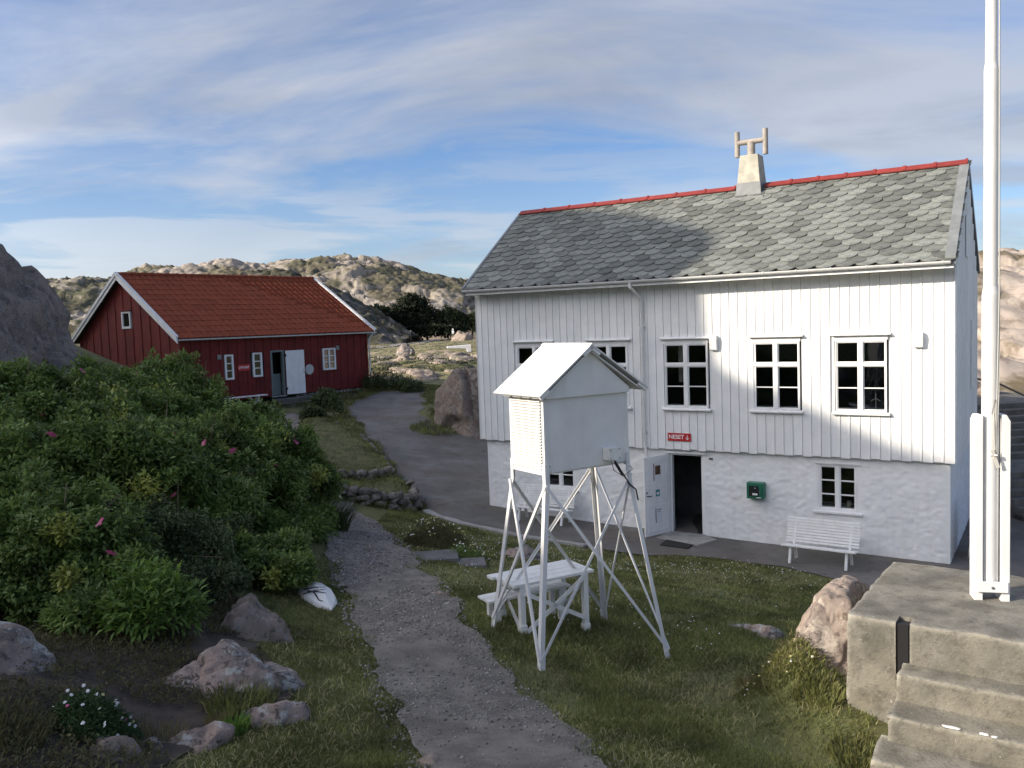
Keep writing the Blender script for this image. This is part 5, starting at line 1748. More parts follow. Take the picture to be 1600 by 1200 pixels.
# legs of angle iron, splayed, standing on the ground
feet = {'fl': (.19, 8.97), 'fr': (1.73, 9.83), 'br': (1.10, 10.96), 'bl': (-.345, 10.03)}
tops = {'fl': (.0, .0), 'fr': (SW, .0), 'br': (SW, SDp), 'bl': (.0, SDp)}
leg_w = {}
for k, (fx, fy) in feet.items():
    f = sh_inv @ Vector((fx, fy, tz(fx, fy) - .03))
    tx, ty = tops[k]
    t0 = Vector((tx, ty, b0 + .12))
    sx_ = -1 if tx == 0 else 1; sy_ = -1 if ty == 0 else 1
    mb = MB()
    w_, th = .055, .007
    top0 = t0 + Vector((sx_ * .012, sy_ * .016, 0))
    mid = Vector((tx + sx_ * .012, ty + sy_ * .016, b0 - .10))
    def ell(p, q):
        V_ = []
        for c in (p, q):
            V_ += [c, c + Vector((-sx_ * w_, 0, 0)), c + Vector((-sx_ * w_, -sy_ * th, 0)), c + Vector((-sx_ * th, -sy_ * th, 0)), c + Vector((-sx_ * th, -sy_ * w_, 0)), c + Vector((0, -sy_ * w_, 0))]
        fs = [(i, (i + 1) % 6, 6 + (i + 1) % 6, 6 + i) for i in range(6)] + [(0, 1, 2, 3), (0, 3, 4, 5), (6, 9, 8, 7), (6, 11, 10, 9)]
        mb.add(V_, fs)
    ell(f, mid); ell(mid, top0)
    dirf = (mid - f).normalized()
    leg = mb.build('leg', M['white_metal'], sh)
    bt_ = MB(); q = f + dirf * .12 + Vector((-sx_ * .03, sy_ * .002, 0)); bt_.tube([q, q + Vector((0, sy_ * .02, 0))], .02, 8); bt_.bar(f + dirf * .18 + Vector((-sx_ * .028, sy_ * .004, 0)), f + dirf * .02 + Vector((-sx_ * .028, sy_ * .004, 0)), .066, .012, (0, 1, 0))
    bt_.build('foot_plate', M['white_metal'], leg)
    leg_w[k] = (f + dirf * .13, mid, sx_, sy_)
def brace(a, b, off):
    fa, ma, sxa, sya = leg_w[a]; fb, mb_, sxb, syb = leg_w[b]
    for (p, q, o_) in ((ma + Vector((0, 0, -.02)), fb, off), (mb_ + Vector((0, 0, -.02)), fa, off * 1.0)):
        m_ = MB()
        up = Vector((0, 1, 0)) if a[0] == b[0] else Vector((1, 0, 0))
        ov = up * (off if o_ > 0 else off)
        dz_ = Vector((0, 0, 0))
        if q is fa: ov = ov * 1.9
        m_.bar(p + ov, q + ov, .034, .006, up)
        # flange of the angle section
        d_ = (q - p).normalized(); side = d_.cross(up).normalized() * .015
        m_.bar(p + ov + side - up * .012 * (1 if off > 0 else -1), q + ov + side - up * .012 * (1 if off > 0 else -1), .006, .022, up)
        m_.build('brace', M['white_metal'], sh)
brace('fl', 'fr', -.012); brace('bl', 'br', .012); brace('fl', 'bl', -.012); brace('fr', 'br', .012)
# junction box and cable
JX, JZ = .80, b0 + .10
jb = MB().box(JX, JX + .17, -.115, -.006, JZ - .02, JZ + .12).build('junction_box', M['white_slat'], sh, bevel=.008)
MB().box(JX - .002, JX + .172, -.125, -.117, JZ - .022, JZ + .122).build('lid', M['white_slat'], jb, bevel=.004)
for x in (JX + .018, JX + .152):
    for z in (JZ, JZ + .10): MB().tube([(x, -.125, z), (x, -.130, z)], .008, 8).build('screw', M['steel'], jb)
fr_f, fr_m = leg_w['fr'][0], leg_w['fr'][1]
def onleg(t): return fr_m + (fr_f - fr_m) * t + Vector((.012, -.02, 0))
MB().tube([(JX + .10, -.09, JZ - .03), (JX + .13, -.12, JZ - .10), (JX + .24, -.12, JZ - .25), (SW - .02, -.05, b0 - .25), onleg(.10), onleg(.16)], .009, 8).build('cable', M['black'], sh, smooth=True)
MB().tube([(JX + .11, -.09, JZ - .05), (JX + .15, -.12, JZ - .14), (JX + .19, -.122, JZ - .20)], .017, 8).build('cable_gland', M['black'], sh, smooth=True)
MB().tube([(JX + .07, -.07, JZ - .02), (JX + .08, -.10, JZ - .14), (JX + .20, -.12, JZ - .22), (JX + .36, -.10, JZ - .16), (SW - .0, -.03, b0 - .03)], .004, 6).build('wire_loop', M['black'], sh, smooth=True)

# ------------------------------------------------------------------ picnic table and bench
PTX, PTY, PTR = .29, 10.46, math.radians(29.5)
pt = thing('picnic_table', 'low white picnic table with plank top behind the legs of the instrument stand', 'table', (PTX, PTY, -3.72), PTR)
pt_inv = (Matrix.Translation((PTX, PTY, -3.72)) @ Matrix.Rotation(PTR, 4, 'Z')).inverted()
TL, TWd, TZ = 1.14, .60, .655
for k in range(4):
    y0 = -TWd / 2 + k * TWd / 4
    MB().box(-TL / 2 - (.05 if k == 3 else 0), TL / 2, y0 + .004, y0 + TWd / 4 - .004, TZ - .035, TZ).build('plank', M['white_slat'], pt, bevel=.004)
for sx_ in (-1, 1):
    x = sx_ * (TL / 2 - .12)
    for sy_ in (-1, 1):
        y = sy_ * (TWd / 2 - .045)
        g = pt_inv @ Vector((0, 0, 0))
        wp = Matrix.Translation((PTX, PTY, 0)) @ Matrix.Rotation(PTR, 4, 'Z') @ Vector((x, y, 0))
        zb = tz(wp.x, wp.y) + 3.72 - .02
        mb = MB(); mb.box(x - .035, x + .035, y - .035, y + .035, zb, TZ - .037); mb.box(x - .045, x + .045, y - .045, y + .045, zb, zb + .10)
        mb.build('leg', M['white_slat'], pt, bevel=.005)
    MB().box(x - .025, x + .025, -TWd / 2 + .08, TWd / 2 - .08, TZ - .12, TZ - .037).build('cross_rail', M['white_slat'], pt)
for (x0, z0, x1, z1) in ((-TL / 2 + .15, .06, TL / 2 - .15, TZ - .06), (-TL / 2 + .15, TZ - .12, TL / 2 - .15, .08)):
    MB().bar((x0, -TWd / 2 + .0, z0), (x1, -TWd / 2 + .0, z1), .05, .022, (0, 1, 0)).build('brace', M['white_slat'], pt)
MB().bar((-TL / 2 + .12, -.22, .06), (-TL / 2 + .12, .22, .50), .045, .02, (1, 0, 0)).build('brace', M['white_slat'], pt)
MB().bar((TL / 2 - .12, -.22, .50), (TL / 2 - .12, .22, .08), .045, .02, (1, 0, 0)).build('brace', M['white_slat'], pt)
bn = thing('garden_bench', 'low white plank bench pushed under the picnic table and sticking out on the left', 'bench', (.10, 10.57, -3.68), PTR)
for k in range(2): MB().box(-.62, .55, -.15 + .155 * k, -.005 + .155 * k, .335, .365).build('plank', M['white_slat'], bn, bevel=.004)
for x in (-.48, .42):
    for y in (-.1, .1):
        MB().box(x - .03, x + .03, y - .03, y + .03, -.18 if x > 0 else -.02, .334).build('leg', M['white_slat'], bn)

# ------------------------------------------------------------------ concrete platform with steps
PA = Vector((2.70, 7.0)); E1 = Vector((.819, -.574)); E2 = Vector((.574, .819)); PZ = -2.5
PYAW = math.atan2(E1.y, E1.x)
plat = thing('concrete_platform', 'weathered concrete platform with steps carrying the flagpole', 'platform', (PA.x, PA.y, -3.5), PYAW)
pl_mw = Matrix.Translation((PA.x, PA.y, -3.5)) @ Matrix.Rotation(PYAW, 4, 'Z')


def rough_box(name, x0, x1, y0, y1, z0, z1, st, amp, seed, m_, parent, tilt=0.0):
    """subdivided block with worn edges and uneven faces"""
    import bmesh
    bm = bmesh.new()
    nx, ny, nz = [max(1, int((b - a) / st)) for a, b in ((x0, x1), (y0, y1), (z0, z1))]
    V = {}
    def vert(i, j, k):
        key = (i, j, k)
        if key not in V: V[key] = bm.verts.new((x0 + (x1 - x0) * i / nx, y0 + (y1 - y0) * j / ny, z0 + (z1 - z0) * k / nz))
        return V[key]
    for i in range(nx):
        for j in range(ny):
            for k, fl in ((0, True), (nz, False)):
                q = [vert(i, j, k), vert(i + 1, j, k), vert(i + 1, j + 1, k), vert(i, j + 1, k)]
                bm.faces.new(q[::-1] if fl else q)
    for i in range(nx):
        for k in range(nz):
            for j, fl in ((0, False), (ny, True)):
                q = [vert(i, j, k), vert(i + 1, j, k), vert(i + 1, j, k + 1), vert(i, j, k + 1)]
                bm.faces.new(q[::-1] if fl else q)
    for j in range(ny):
        for k in range(nz):
            for i, fl in ((0, True), (nx, False)):
                q = [vert(i, j, k), vert(i, j + 1, k), vert(i, j + 1, k + 1), vert(i, j, k + 1)]
                bm.faces.new(q[::-1] if fl else q)
    co = np.array([v.co[:] for v in bm.verts])
    c = np.array(((x0 + x1) / 2, (y0 + y1) / 2, (z0 + z1) / 2))
    n = np.stack([fbm(co * 3.1 + s_, 5, seed + s_) for s_ in range(3)], -1) * amp
    # round off edges
    ex = np.minimum(co[:, 0] - x0, x1 - co[:, 0]); ey = np.minimum(co[:, 1] - y0, y1 - co[:, 1]); ez_ = z1 - co[:, 2]
    nn = (np.stack([ex, ey, ez_], -1) < 1e-4).sum(1)
    pull = np.where(nn >= 2, .004 + .009 * np.clip(fbm(co * 9, 3, seed + 9) + .2, 0, 1.5), 0)
    dirv = (c - co); dirv /= np.linalg.norm(dirv, axis=1)[:, None]
    co = co + n + dirv * pull[:, None]
    co[:, 2] += tilt * (co[:, 1] - y1)
    for v, p in zip(bm.verts, co): v.co = p
    me = bpy.data.meshes.new(name)
    bm.to_mesh(me); bm.free()
    for p in me.polygons: p.use_smooth = True
    o = link(name, me, M[m_], parent)
    autosmooth(me, 45)
    return o


def Zp(z): return z + 3.5


SLX0, SLX1 = .38, .485            # dark slot in the front face
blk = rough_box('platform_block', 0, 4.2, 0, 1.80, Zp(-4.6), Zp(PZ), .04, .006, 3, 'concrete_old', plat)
cut = MB().box(SLX0, SLX1, -.1, .17, Zp(-2.98), Zp(PZ + .1)).build('cut', None, None)
cut.matrix_world = plat.matrix_basis
bo = blk.modifiers.new('slot', 'BOOLEAN'); bo.operation = 'DIFFERENCE'; bo.object = cut; bo.solver = 'EXACT'
bpy.context.view_layer.update()
nm_ = bpy.data.meshes.new_from_object(blk.evaluated_get(bpy.context.evaluated_depsgraph_get()))
blk.modifiers.remove(bo); blk.data = nm_; nm_.name = 'platform_block'
bpy.data.objects.remove(cut)
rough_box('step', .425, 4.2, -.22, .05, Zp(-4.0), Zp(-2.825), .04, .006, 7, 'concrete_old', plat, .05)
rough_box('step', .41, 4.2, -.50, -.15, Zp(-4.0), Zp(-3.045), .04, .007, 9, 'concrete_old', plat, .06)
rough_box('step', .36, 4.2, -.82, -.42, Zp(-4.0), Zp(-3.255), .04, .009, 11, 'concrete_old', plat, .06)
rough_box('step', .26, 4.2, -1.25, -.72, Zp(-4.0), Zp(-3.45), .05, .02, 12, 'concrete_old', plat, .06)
MB().prism([(.012, Zp(-2.97)), (.15, Zp(-2.97)), (.15, Zp(PZ - .03)), (.012, Zp(PZ - .015))], 'x', SLX0 + .012, SLX1 - .012).build('slot_shade', M['black'], plat)  # black fill put in as the shade inside the recess
# white paint spills and lichen flakes lie on the step edges
def flake(x, y, z, w_, d_, seed):
    r_ = np.random.default_rng(seed)
    pts = [(x + w_ * math.cos(t) * r_.uniform(.6, 1.1), y + d_ * math.sin(t) * r_.uniform(.6, 1.1)) for t in np.linspace(0, 2 * math.pi, 12, endpoint=False)]
    MB().prism(pts, 'z', z, z + .006).build('paint_spill', M['white_paint'], plat)
flake(.85, -.475, Zp(-3.063), .075, .022, 1); flake(1.06, -.47, Zp(-3.063), .035, .02, 2); flake(1.13, -.48, Zp(-3.063), .025, .015, 3)

# ------------------------------------------------------------------ flagpole
FP = (4.045, 7.285)
fp = thing('flagpole', 'tall white flagpole held between two short upright boards on the concrete platform', 'flagpole', (FP[0], FP[1], PZ), math.radians(-14))
def pz(z): return z - PZ
mb = MB()
mb.tube([(0, 0, .07), (0, 0, pz(.10))], .066, 24)
mb.tube([(0, 0, pz(.10)), (0, 0, pz(.16))], [.066, .056], 24)
mb.tube([(0, 0, pz(.155)), (0, 0, pz(1.95))], [.054, .055], 24); mb.tube([(0, 0, pz(1.95)), (0, 0, pz(2.0))], [.055, .047], 24)
mb.tube([(0, 0, pz(1.99)), (0, 0, pz(5.6))], [.046, .030], 24)
mb.build('pole', M['white_metal'], fp, smooth=True)
for s_, xx in ((-1, -.137), (1, .072)):
    mb = MB()
    x0, x1 = xx, xx + .066
    tl_ = [(x0, 1.545 if s_ < 0 else 1.59), (x1, 1.59 if s_ < 0 else 1.545)]
    mb.prism([(x0, -.01), (x1, -.01), (x1, tl_[1][1]), (x0 + (.02 if s_ < 0 else .03), 1.59), (x0, tl_[0][1])] if s_ < 0 else [(x0, -.01), (x1, -.01), (x1, 1.535), (x1 - .03, 1.59), (x0, 1.59)], 'y', -.075, .075)
    mb.build('upright', M['white_paint'], fp, bevel=.004)
MB().box(-.12, .12, -.098, -.077, .075, .165).build('cross_board', M['white_paint'], fp, bevel=.003)
mb = MB(); mb.tube([(.0, -.10, .115), (.0, -.104, .115)], .012, 8); mb.build('bolt', M['steel'], fp)
mb = MB(); mb.tube([(-.137, .0, 1.1), (.137, .0, 1.1)], .012, 8); mb.build('hinge_bolt', M['steel'], fp)
mb = MB(); mb.tube([(.01, -.07, 1.23), (.01, -.105, 1.23)], .014, 8); mb.bar((-.012, -.105, 1.30), (.035, -.105, 1.15), .024, .018, (0, 1, 0))
mb.build('cleat', M['rope'], fp)
mb = MB()
mb.tube([(.035, -.05, pz(5.5)), (.045, -.055, pz(2.2)), (.05, -.06, pz(.1)), (.03, -.082, pz(-.75)), (.012, -.10, 1.28)], .0045, 6)
mb.tube([(.04, -.045, pz(5.5)), (.05, -.048, pz(2.2)), (.056, -.052, pz(.1)), (.045, -.078, pz(-.75)), (.02, -.10, 1.24)], .0045, 6)
mb.tube([(.012, -.10, 1.28), (-.002, -.108, 1.5), (.004, -.09, 1.62), (.02, -.085, 1.7), (.022, -.095, 1.5), (.02, -.10, 1.24)], .0045, 6)
mb.build('rope', M['rope'], fp)
mb = MB(); mb.tube([(-.01, -.09, 1.255), (.03, -.112, 1.25)], .016, 8); mb.tube([(-.005, -.085, 1.6), (.02, -.082, 1.72)], .008, 6); mb.build('knot', M['steel'], fp)

# ------------------------------------------------------------------ steps, railing behind the house on the right
st = thing('stone_stairs', 'dark stone stairs climbing behind the flagpole to the rock', 'stairs', (14.6, 20.6, -5.25), math.radians(6))
zz = 0.0; yy = 0.0
for k in range(6):
    zz += .165
    MB().box(-2.3, 3.5, yy, 12.0 if k == 5 else yy + .62, zz - .5 if k < 5 else zz - .3, zz).build('step', M['step_stone'], st, bevel=.02); yy += .30
yy += 1.5
for k in range(8):
    zz += .16
    MB().box(-1.9, 3.5, yy, yy + (.62 if k < 7 else 4.5), zz - .45, zz).build('step', M['step_stone'], st, bevel=.02); yy += .34
rl = thing('railing', 'thin dark metal handrail beside the stone stairs at the right edge', 'railing', (15.55, 24.8, -3.9), math.radians(6))
for x, y, z in ((0, 0, -.3), (-.3, 1.9, .35), (-.6, 3.8, .55)):
    MB().tube([(x, y, z), (x, y, z + 1.2)], .028, 8).build('post', M['black'], rl)
MB().tube([(.5, -1.9, .35), (0, 0, .9), (-.3, 1.9, 1.52), (-.6, 3.8, 1.75)], .03, 8).build('handrail', M['black'], rl)
rock('boulder', (15.6, 29.5, -3.6), (1.3, .9, 1.25), 75, 'granite', 'grey boulder at the top of the stone stairs beyond the flagpole', 5)

# ------------------------------------------------------------------ small things on the ground and far away
mb = MB()
T = Matrix.Translation((-2.50, 10.75, tz(-2.5, 10.75))) @ Matrix.Rotation(math.radians(-60), 4, 'Z')
mb.T = T
secs = [(-.55, .20, .17), (-.2, .21, .19), (.12, .16, .15), (.36, .01, .02)]
vs_ = []
for x, hw_, h_ in secs: vs_ += [(x, -hw_, .0), (x, -hw_ * .85, h_ * .55), (x, 0, h_), (x, hw_ * .85, h_ * .55), (x, hw_, .0)]
fs = []
for i in range(3):
    for k in range(4): fs.append((i * 5 + k, i * 5 + k + 1, i * 5 + 6 + k, i * 5 + 5 + k))
fs += [(0, 1, 2, 3, 4), (19, 18, 17, 16, 15), (0, 4, 9, 5), (5, 9, 14, 10), (10, 14, 19, 15)]
mb.add(vs_, fs)
bd = mb.build('upturned_hull', M['white_slat'], None, bevel=.008)
tag(bd, 'small pointed white hull lying upside down at the edge of the rose bushes', 'hull')
tw_ = MB(T)
for a, b, c in (((-.2, -.13, .135), (.0, -.06, .165), (.12, .02, .16)), ((-.15, -.2, .12), (-.05, -.08, .17), (.02, .05, .18)), ((-.02, -.1, .155), (.15, -.09, .10), (.22, -.06, .1)), ((-.3, -.14, .13), (-.12, -.05, .19), (-.1, .08, .17))):
    tw_.tube([a, b, c], [.010, .007, .003], 5)
tag(tw_.build('dark_lines', M['black'], None), 'dark branching lines across the small white hull', 'twigs')  # thin dark tubes forming branching lines over the hull

wb = MB(Matrix.Translation((-5.9, 106, -3.3)) @ Matrix.Rotation(.2, 4, 'Z'))
wb.prism([(-1.9, .75), (1.0, .9), (1.0, 0), (.55, .0), (.4, .45), (-1.9, .55)], 'y', -.35, .35)
tag(wb.build('concrete_block', M['white_paint'], None, bevel=.03), 'low white painted concrete block among the rocks left of the white house', 'block')

mp_ = thing('marker_post', 'small white marker post standing beside the far road', 'road sign', (-16.0, 242, -3.75), 0)
MB().tube([(0, 0, -.6), (0, 0, 2.2)], .09, 8).build('post', M['flashing'], mp_)
MB().box(-.32, .32, -.14, -.10, 1.5, 2.3).build('board', M['white_paint'], mp_)
MB().box(-.2, .2, -.14, -.10, 2.35, 2.9).build('board', M['white_paint'], mp_)

# parked car
cr = thing('parked_car', 'white estate car parked far off beside the road beyond the red house', 'car', (-41.5, 268, tz(-41.5, 268) + .12), math.radians(4))
mat('car_paint', (.8, .8, .8), None, rough=.25, spec=.6)
body = MB()
prof = [(-2.2, .35), (-2.25, .75), (-2.15, .95), (-1.35, 1.02), (1.1, 1.02), (2.0, .90), (2.25, .70), (2.25, .38), (2.1, .28), (-2.1, .28)]
body.prism(prof, 'y', -.86, .86)
body.build('body', M['car_paint'], cr, bevel=.06)
cab = MB()
v = [(-2.05, -.80, .98), (1.15, -.80, .98), (1.15, .80, .98), (-2.05, .80, .98), (-1.75, -.62, 1.50), (.25, -.62, 1.50), (.25, .62, 1.50), (-1.75, .62, 1.50)]
cab.add(v, [(4, 5, 6, 7), (0, 1, 5, 4), (1, 2, 6, 5), (2, 3, 7, 6), (3, 0, 4, 7)])
cab.build('cabin', M['car_paint'], cr, bevel=.05)
for s_ in (-1, 1):
    MB().prism([(-1.75, 1.06), (.95, 1.06), (.22, 1.44), (-1.55, 1.44)], 'y', s_ * .74 - .02, s_ * .74 + .02).build('side_window', M['black'], cr)
MB().add([(1.13, -.7, 1.03), (1.13, .7, 1.03), (.32, .56, 1.46), (.32, -.56, 1.46)], [(0, 1, 2, 3)]).build('windscreen', M['black'], cr)
for x in (-1.4, 1.4):
    for y in (-.82, .82):
        w_ = MB().tube([(x, y - .1, .33), (x, y + .1, .33)], .33, 16).build('wheel', M['black'], cr)
        MB().tube([(x, y - .11, .33), (x, y + .11, .33)], .2, 12).build('rim', M['steel'], w_)
for y in (-.6, .6):
    MB().box(2.2, 2.27, y - .18, y + .18, .68, .80).build('headlight', M['sign_white'], cr)

# concrete slabs at the side path
def slab(x, y, a, l_, w_, lab):
    T = Matrix.Translation((x, y, tz(x, y) + .0)) @ Matrix.Rotation(a, 4, 'Z')
    o = MB(T).box(-l_ / 2, l_ / 2, -w_ / 2, w_ / 2, -.12, .055).build('paving_slab', M['slab'], None, bevel=.012)
    tag(o, lab, 'paving slab')
slab(-1.42, 14.55, .12, .78, .62, 'large grey paving slab where the side path leaves the gravel')
slab(-.78, 14.25, .10, .46, .50, 'smaller sunken paving slab right of the large slab by the flowers')

# ------------------------------------------------------------------ vegetation
def pxw(px, py, D):
    """place on the picture's sight line at distance D (metres straight ahead)"""
    r = Fv + Rv * ((px - 800) / 1349.9) - Uv * ((py - 600) / 1349.9)
    r = r * (D / r.y)
    return np.array(r[:])


def leaf_cloud(C, Nn, size, r_, per=6, wid=.5, spread=.9, droop=.25):
    """per leaflets round each centre; every leaflet is a folded lozenge of two triangles pairs"""
    n = len(C)
    C = np.repeat(C, per, 0); Nn = np.repeat(Nn, per, 0)
    m_ = len(C)
    rnd = r_.normal(size=(m_, 3)); rnd /= np.linalg.norm(rnd, axis=1)[:, None]
    d = Nn * .5 + rnd * spread; d[:, 2] -= droop * r_.random(m_)
    d /= np.linalg.norm(d, axis=1)[:, None]
    up = Nn * .6 + np.array((0, 0, 1.2)) + r_.normal(size=(m_, 3)) * .35
    s_ = np.cross(d, up); s_ /= np.linalg.norm(s_, axis=1)[:, None] + 1e-9
    u = np.cross(s_, d)
    L_ = size * r_.uniform(.6, 1.3, m_)[:, None]
    base = C + d * L_ * r_.uniform(.1, .9, m_)[:, None]
    tip = base + d * L_ - u * L_ * .12
    mid = base + d * L_ * .45
    a = mid + s_ * L_ * wid * .5 + u * L_ * .07; b = mid - s_ * L_ * wid * .5 + u * L_ * .07
    V = np.stack([base, a, tip, b], 1).reshape(-1, 3)
    i = np.arange(m_)[:, None] * 4
    Fc = np.concatenate([i + np.array((0, 1, 2)), i + np.array((0, 2, 3))], 1).reshape(-1, 3)
    return V, Fc


def blob_points(blobs, n, r_, shell=.45, lump=.28, flat=1.0, inside=None, gthr=-.30):
    """points near the surface of a cluster of lumpy balls with their outward directions"""
    vol = np.array([b[3] ** 2 for b in blobs]); k = r_.choice(len(blobs), n, p=vol / vol.sum())
    B = np.array([b[:3] for b in blobs])[k]; R = np.array([b[3] for b in blobs])[k]
    d = r_.normal(size=(n, 3)); d[:, 2] = np.where(d[:, 2] < -.5, -d[:, 2], d[:, 2])
    d /= np.linalg.norm(d, axis=1)[:, None]
    rad = R * (1 - shell * r_.random(n) ** 1.8)
    P = B + d * rad[:, None] * np.array((1, 1, flat))
    rad2 = 1 + lump * fbm(P * 2.6, 3, 77)
    P = B + d * (rad * rad2)[:, None] * np.array((1, 1, flat))
    # drop those deep inside other balls
    keep = np.ones(n, bool)
    for b in (inside if inside is not None else blobs):
        q = np.linalg.norm((P - np.array(b[:3])) / np.array((1, 1, flat)), axis=1)
        keep &= ~(q < b[3] * .5)
    gap = fbm(P * 3.4 + 3, 3, 41)
    keep &= gap > gthr
    return P[keep], d[keep]


def twigs(blobs, ground, n, r_, rad=.012):
    mb = MB()
    for k in range(n):
        b = blobs[k % len(blobs)]
        top = np.array(b[:3]) + r_.normal(size=3) * b[3] * .5 + np.array((0, 0, b[3] * .25))
        g = np.array((b[0] + r_.normal() * .2, b[1] + r_.normal() * .2)); z = tz(*g)
        p0 = np.array((g[0], g[1], z - .05)); p1 = p0 * .45 + top * .55 + r_.normal(size=3) * .12
        if top[2] < z + .1: continue
        mb.tube([p0, p1, top], [rad * 1.4, rad, rad * .45], 5, False)
    return mb


flower_mesh = []


def rose_flower_mesh(size, seed):
    r_ = np.random.default_rng(seed)
    mb = MB()
    for k in range(5):
        t = k * 2 * math.pi / 5 + r_.uniform(-.2, .2)
        c, s_ = math.cos(t), math.sin(t)
        w_ = size * .55
        L_ = size * r_.uniform(.8, 1.1); up = size * r_.uniform(.15, .5)
        mb.add([(0, 0, 0), (c * L_ * .6 - s_ * w_, s_ * L_ * .6 + c * w_, up * .8), (c * L_, s_ * L_, up), (c * L_ * .6 + s_ * w_, s_ * L_ * .6 - c * w_, up * .8)], [(0, 1, 2), (0, 2, 3)])
    me = mb.mesh('rose_flower', fix=False); me.materials.append(M['flower_pink']); return me


rose_meshes = [rose_flower_mesh(.068, k) for k in range(4)]


def rose_bush(label, px_blobs, n, seed, flowers=(), young=(), leaf=.044, mat_='rose_leaf', group='wild rose bushes on the bank', name='rose_bush', cat='bush', stems=26, per=6):
    r_ = np.random.default_rng(seed)
    blobs = []
    for (px, py, D, rad) in px_blobs:
        p = pxw(px, py, D); blobs.append((p[0], p[1], p[2], rad))
    g = np.mean([b[:2] for b in blobs], 0)
    root = thing(name, label, cat, (g[0], g[1], tz(*g)), 0, group)
    off = np.array(root.location[:])
    # foliage grows in many small upturned sprays with dark gaps between, over a thin inner mass
    sub = []
    for b in blobs:
        for _ in range(int(25 * (b[3] / .7) ** 2) + 6):
            d = r_.normal(size=3); d[2] = abs(d[2]) * .9 if r_.random() < .8 else d[2] * .6; d /= np.linalg.norm(d)
            sub.append(tuple(np.array(b[:3]) + d * b[3] * r_.uniform(.70, 1.10)) + (r_.uniform(.11, .25) * (.75 + .35 * b[3]),))
    P, N_ = blob_points(sub, int(n * 1.05), r_, .75, .15, .8, blobs, -9)
    P2, N2 = blob_points([(b[0], b[1], b[2], b[3] * .86) for b in blobs], int(n * .2), r_, .5, .3, 1.0, blobs, -.15)
    P = np.concatenate([P, P2]); N_ = np.concatenate([N_, N2])
    gz = terr(P[:, 0], P[:, 1]); ok = P[:, 2] > gz + .03
    P, N_ = P[ok], N_[ok]
    yk = np.zeros(len(P), bool)
    for (px, py, D, rad) in young:
        c = pxw(px, py, D); yk |= np.linalg.norm(P - c, axis=1) < rad
    V, Fc = leaf_cloud(P[~yk] - off, N_[~yk], leaf, r_, per)
    fol = link('foliage', np_mesh('foliage', V, Fc), M[mat_], root); fol['kind'] = 'stuff'
    if yk.any() or len(young):
        extra = []
        for (px, py, D, rad) in young:
            c = pxw(px, py, D - rad * .8); q = c + r_.normal(size=(36, 3)) * rad * .5; extra.append(q)
        Q = np.concatenate(extra)
        V, Fc = leaf_cloud(Q - off, np.tile(np.array((0, -.4, .8)), (len(Q), 1)), leaf * 1.1, r_, per)
        y_ = link('young_shoots', np_mesh('young_shoots', V, Fc), M['rose_leaf_young'], root, None); y_['kind'] = 'stuff'
    mb = twigs(blobs, None, stems, r_)
    if mb.v:
        mb.v = [tuple(np.array(v) - off) for v in mb.v]
        mb.build('stems', M['twig'], root)
    for k, (px, py, D) in enumerate(flowers):
        p = pxw(px, py, D - .45) - off
        link('rose_flower', rose_meshes[k % 4], None, root, tuple(p), (r_.uniform(.3, 1.0), r_.uniform(-.5, .5), r_.uniform(0, 6)), (1.0,) * 3)
    return root


rose_bush('tall green rose bush standing in front of the red gable', [(272, 612, 20, .82), (310, 655, 19.5, .85), (225, 640, 18.5, .85), (255, 690, 17, .9), (335, 690, 19, .6)], 5200, 1, [(216, 583, 17.8)], [(300, 560, 19), ] and [(242, 622, 17.6, .22)], leaf=0.099)
rose_bush('broad dark rose bush at the left edge under the rock outcrop', [(-20, 650, 14.5, .75), (45, 645, 15, .78), (110, 645, 15, .8), (170, 640, 15.5, .75), (20, 700, 13.5, .8), (150, 690, 14, .8)], 6500, 2, [(66, 650, 13.9), (128, 580, 15), (190, 662, 13.6), (207, 655, 14)], [(175, 618, 14.4, .18), (178, 650, 13.3, .18)], leaf=0.086)
rose_bush('leafy rose bush in the left middle of the thicket', [(75, 745, 11.8, .72), (150, 735, 12, .8), (225, 755, 12, .75), (110, 800, 11.2, .7), (10, 770, 11, .7)], 6500, 3, [(34, 771, 10.4), (80, 680, 11.6)], [(230, 765, 11.3, .2), (90, 790, 10.6, .12)], leaf=0.074)
rose_bush('low rose bush at the bottom left beside the grey boulder', [(10, 850, 9.4, .62), (80, 865, 9.2, .6), (150, 850, 9.6, .6), (30, 920, 8.9, .5), (110, 930, 8.9, .42), (70, 960, 8.6, .36), (140, 955, 8.7, .36), (20, 930, 8.6, .4), (200, 930, 8.9, .4)], 6500, 4, [(158, 818, 9.0), (172, 866, 8.9)], [(100, 830, 8.8, .1), (110, 905, 8.5, .1)], leaf=0.067)
rose_bush('rose bush with pale shoots and several pink flowers in the centre of the thicket', [(305, 735, 14, .82), (360, 715, 14.8, .72), (385, 775, 14.2, .8), (320, 810, 12.6, .7), (265, 800, 12.4, .68), (405, 690, 16, .6)], 7500, 5, [(308, 730, 13.0), (320, 692, 13.6), (270, 678, 13.6), (430, 728, 14.6), (398, 680, 15.2), (364, 705, 13.9), (272, 775, 11.7)], [(345, 715, 13.9, .2), (425, 690, 15, .26), (290, 748, 13.1, .16), (330, 758, 13.0, .14)], leaf=0.080)
rose_bush('rose bush at the right end of the thicket beside the gravel path', [(450, 722, 16.6, .58), (472, 775, 16.2, .62), (430, 830, 14.6, .72), (485, 825, 15.4, .42), (400, 850, 13.6, .62)], 6500, 6, [(462, 692, 15.6), (402, 701, 15.7), (462, 690, 15.5)], [(498, 745, 15.6, .16), (430, 760, 15.2, .13)], leaf=0.083)
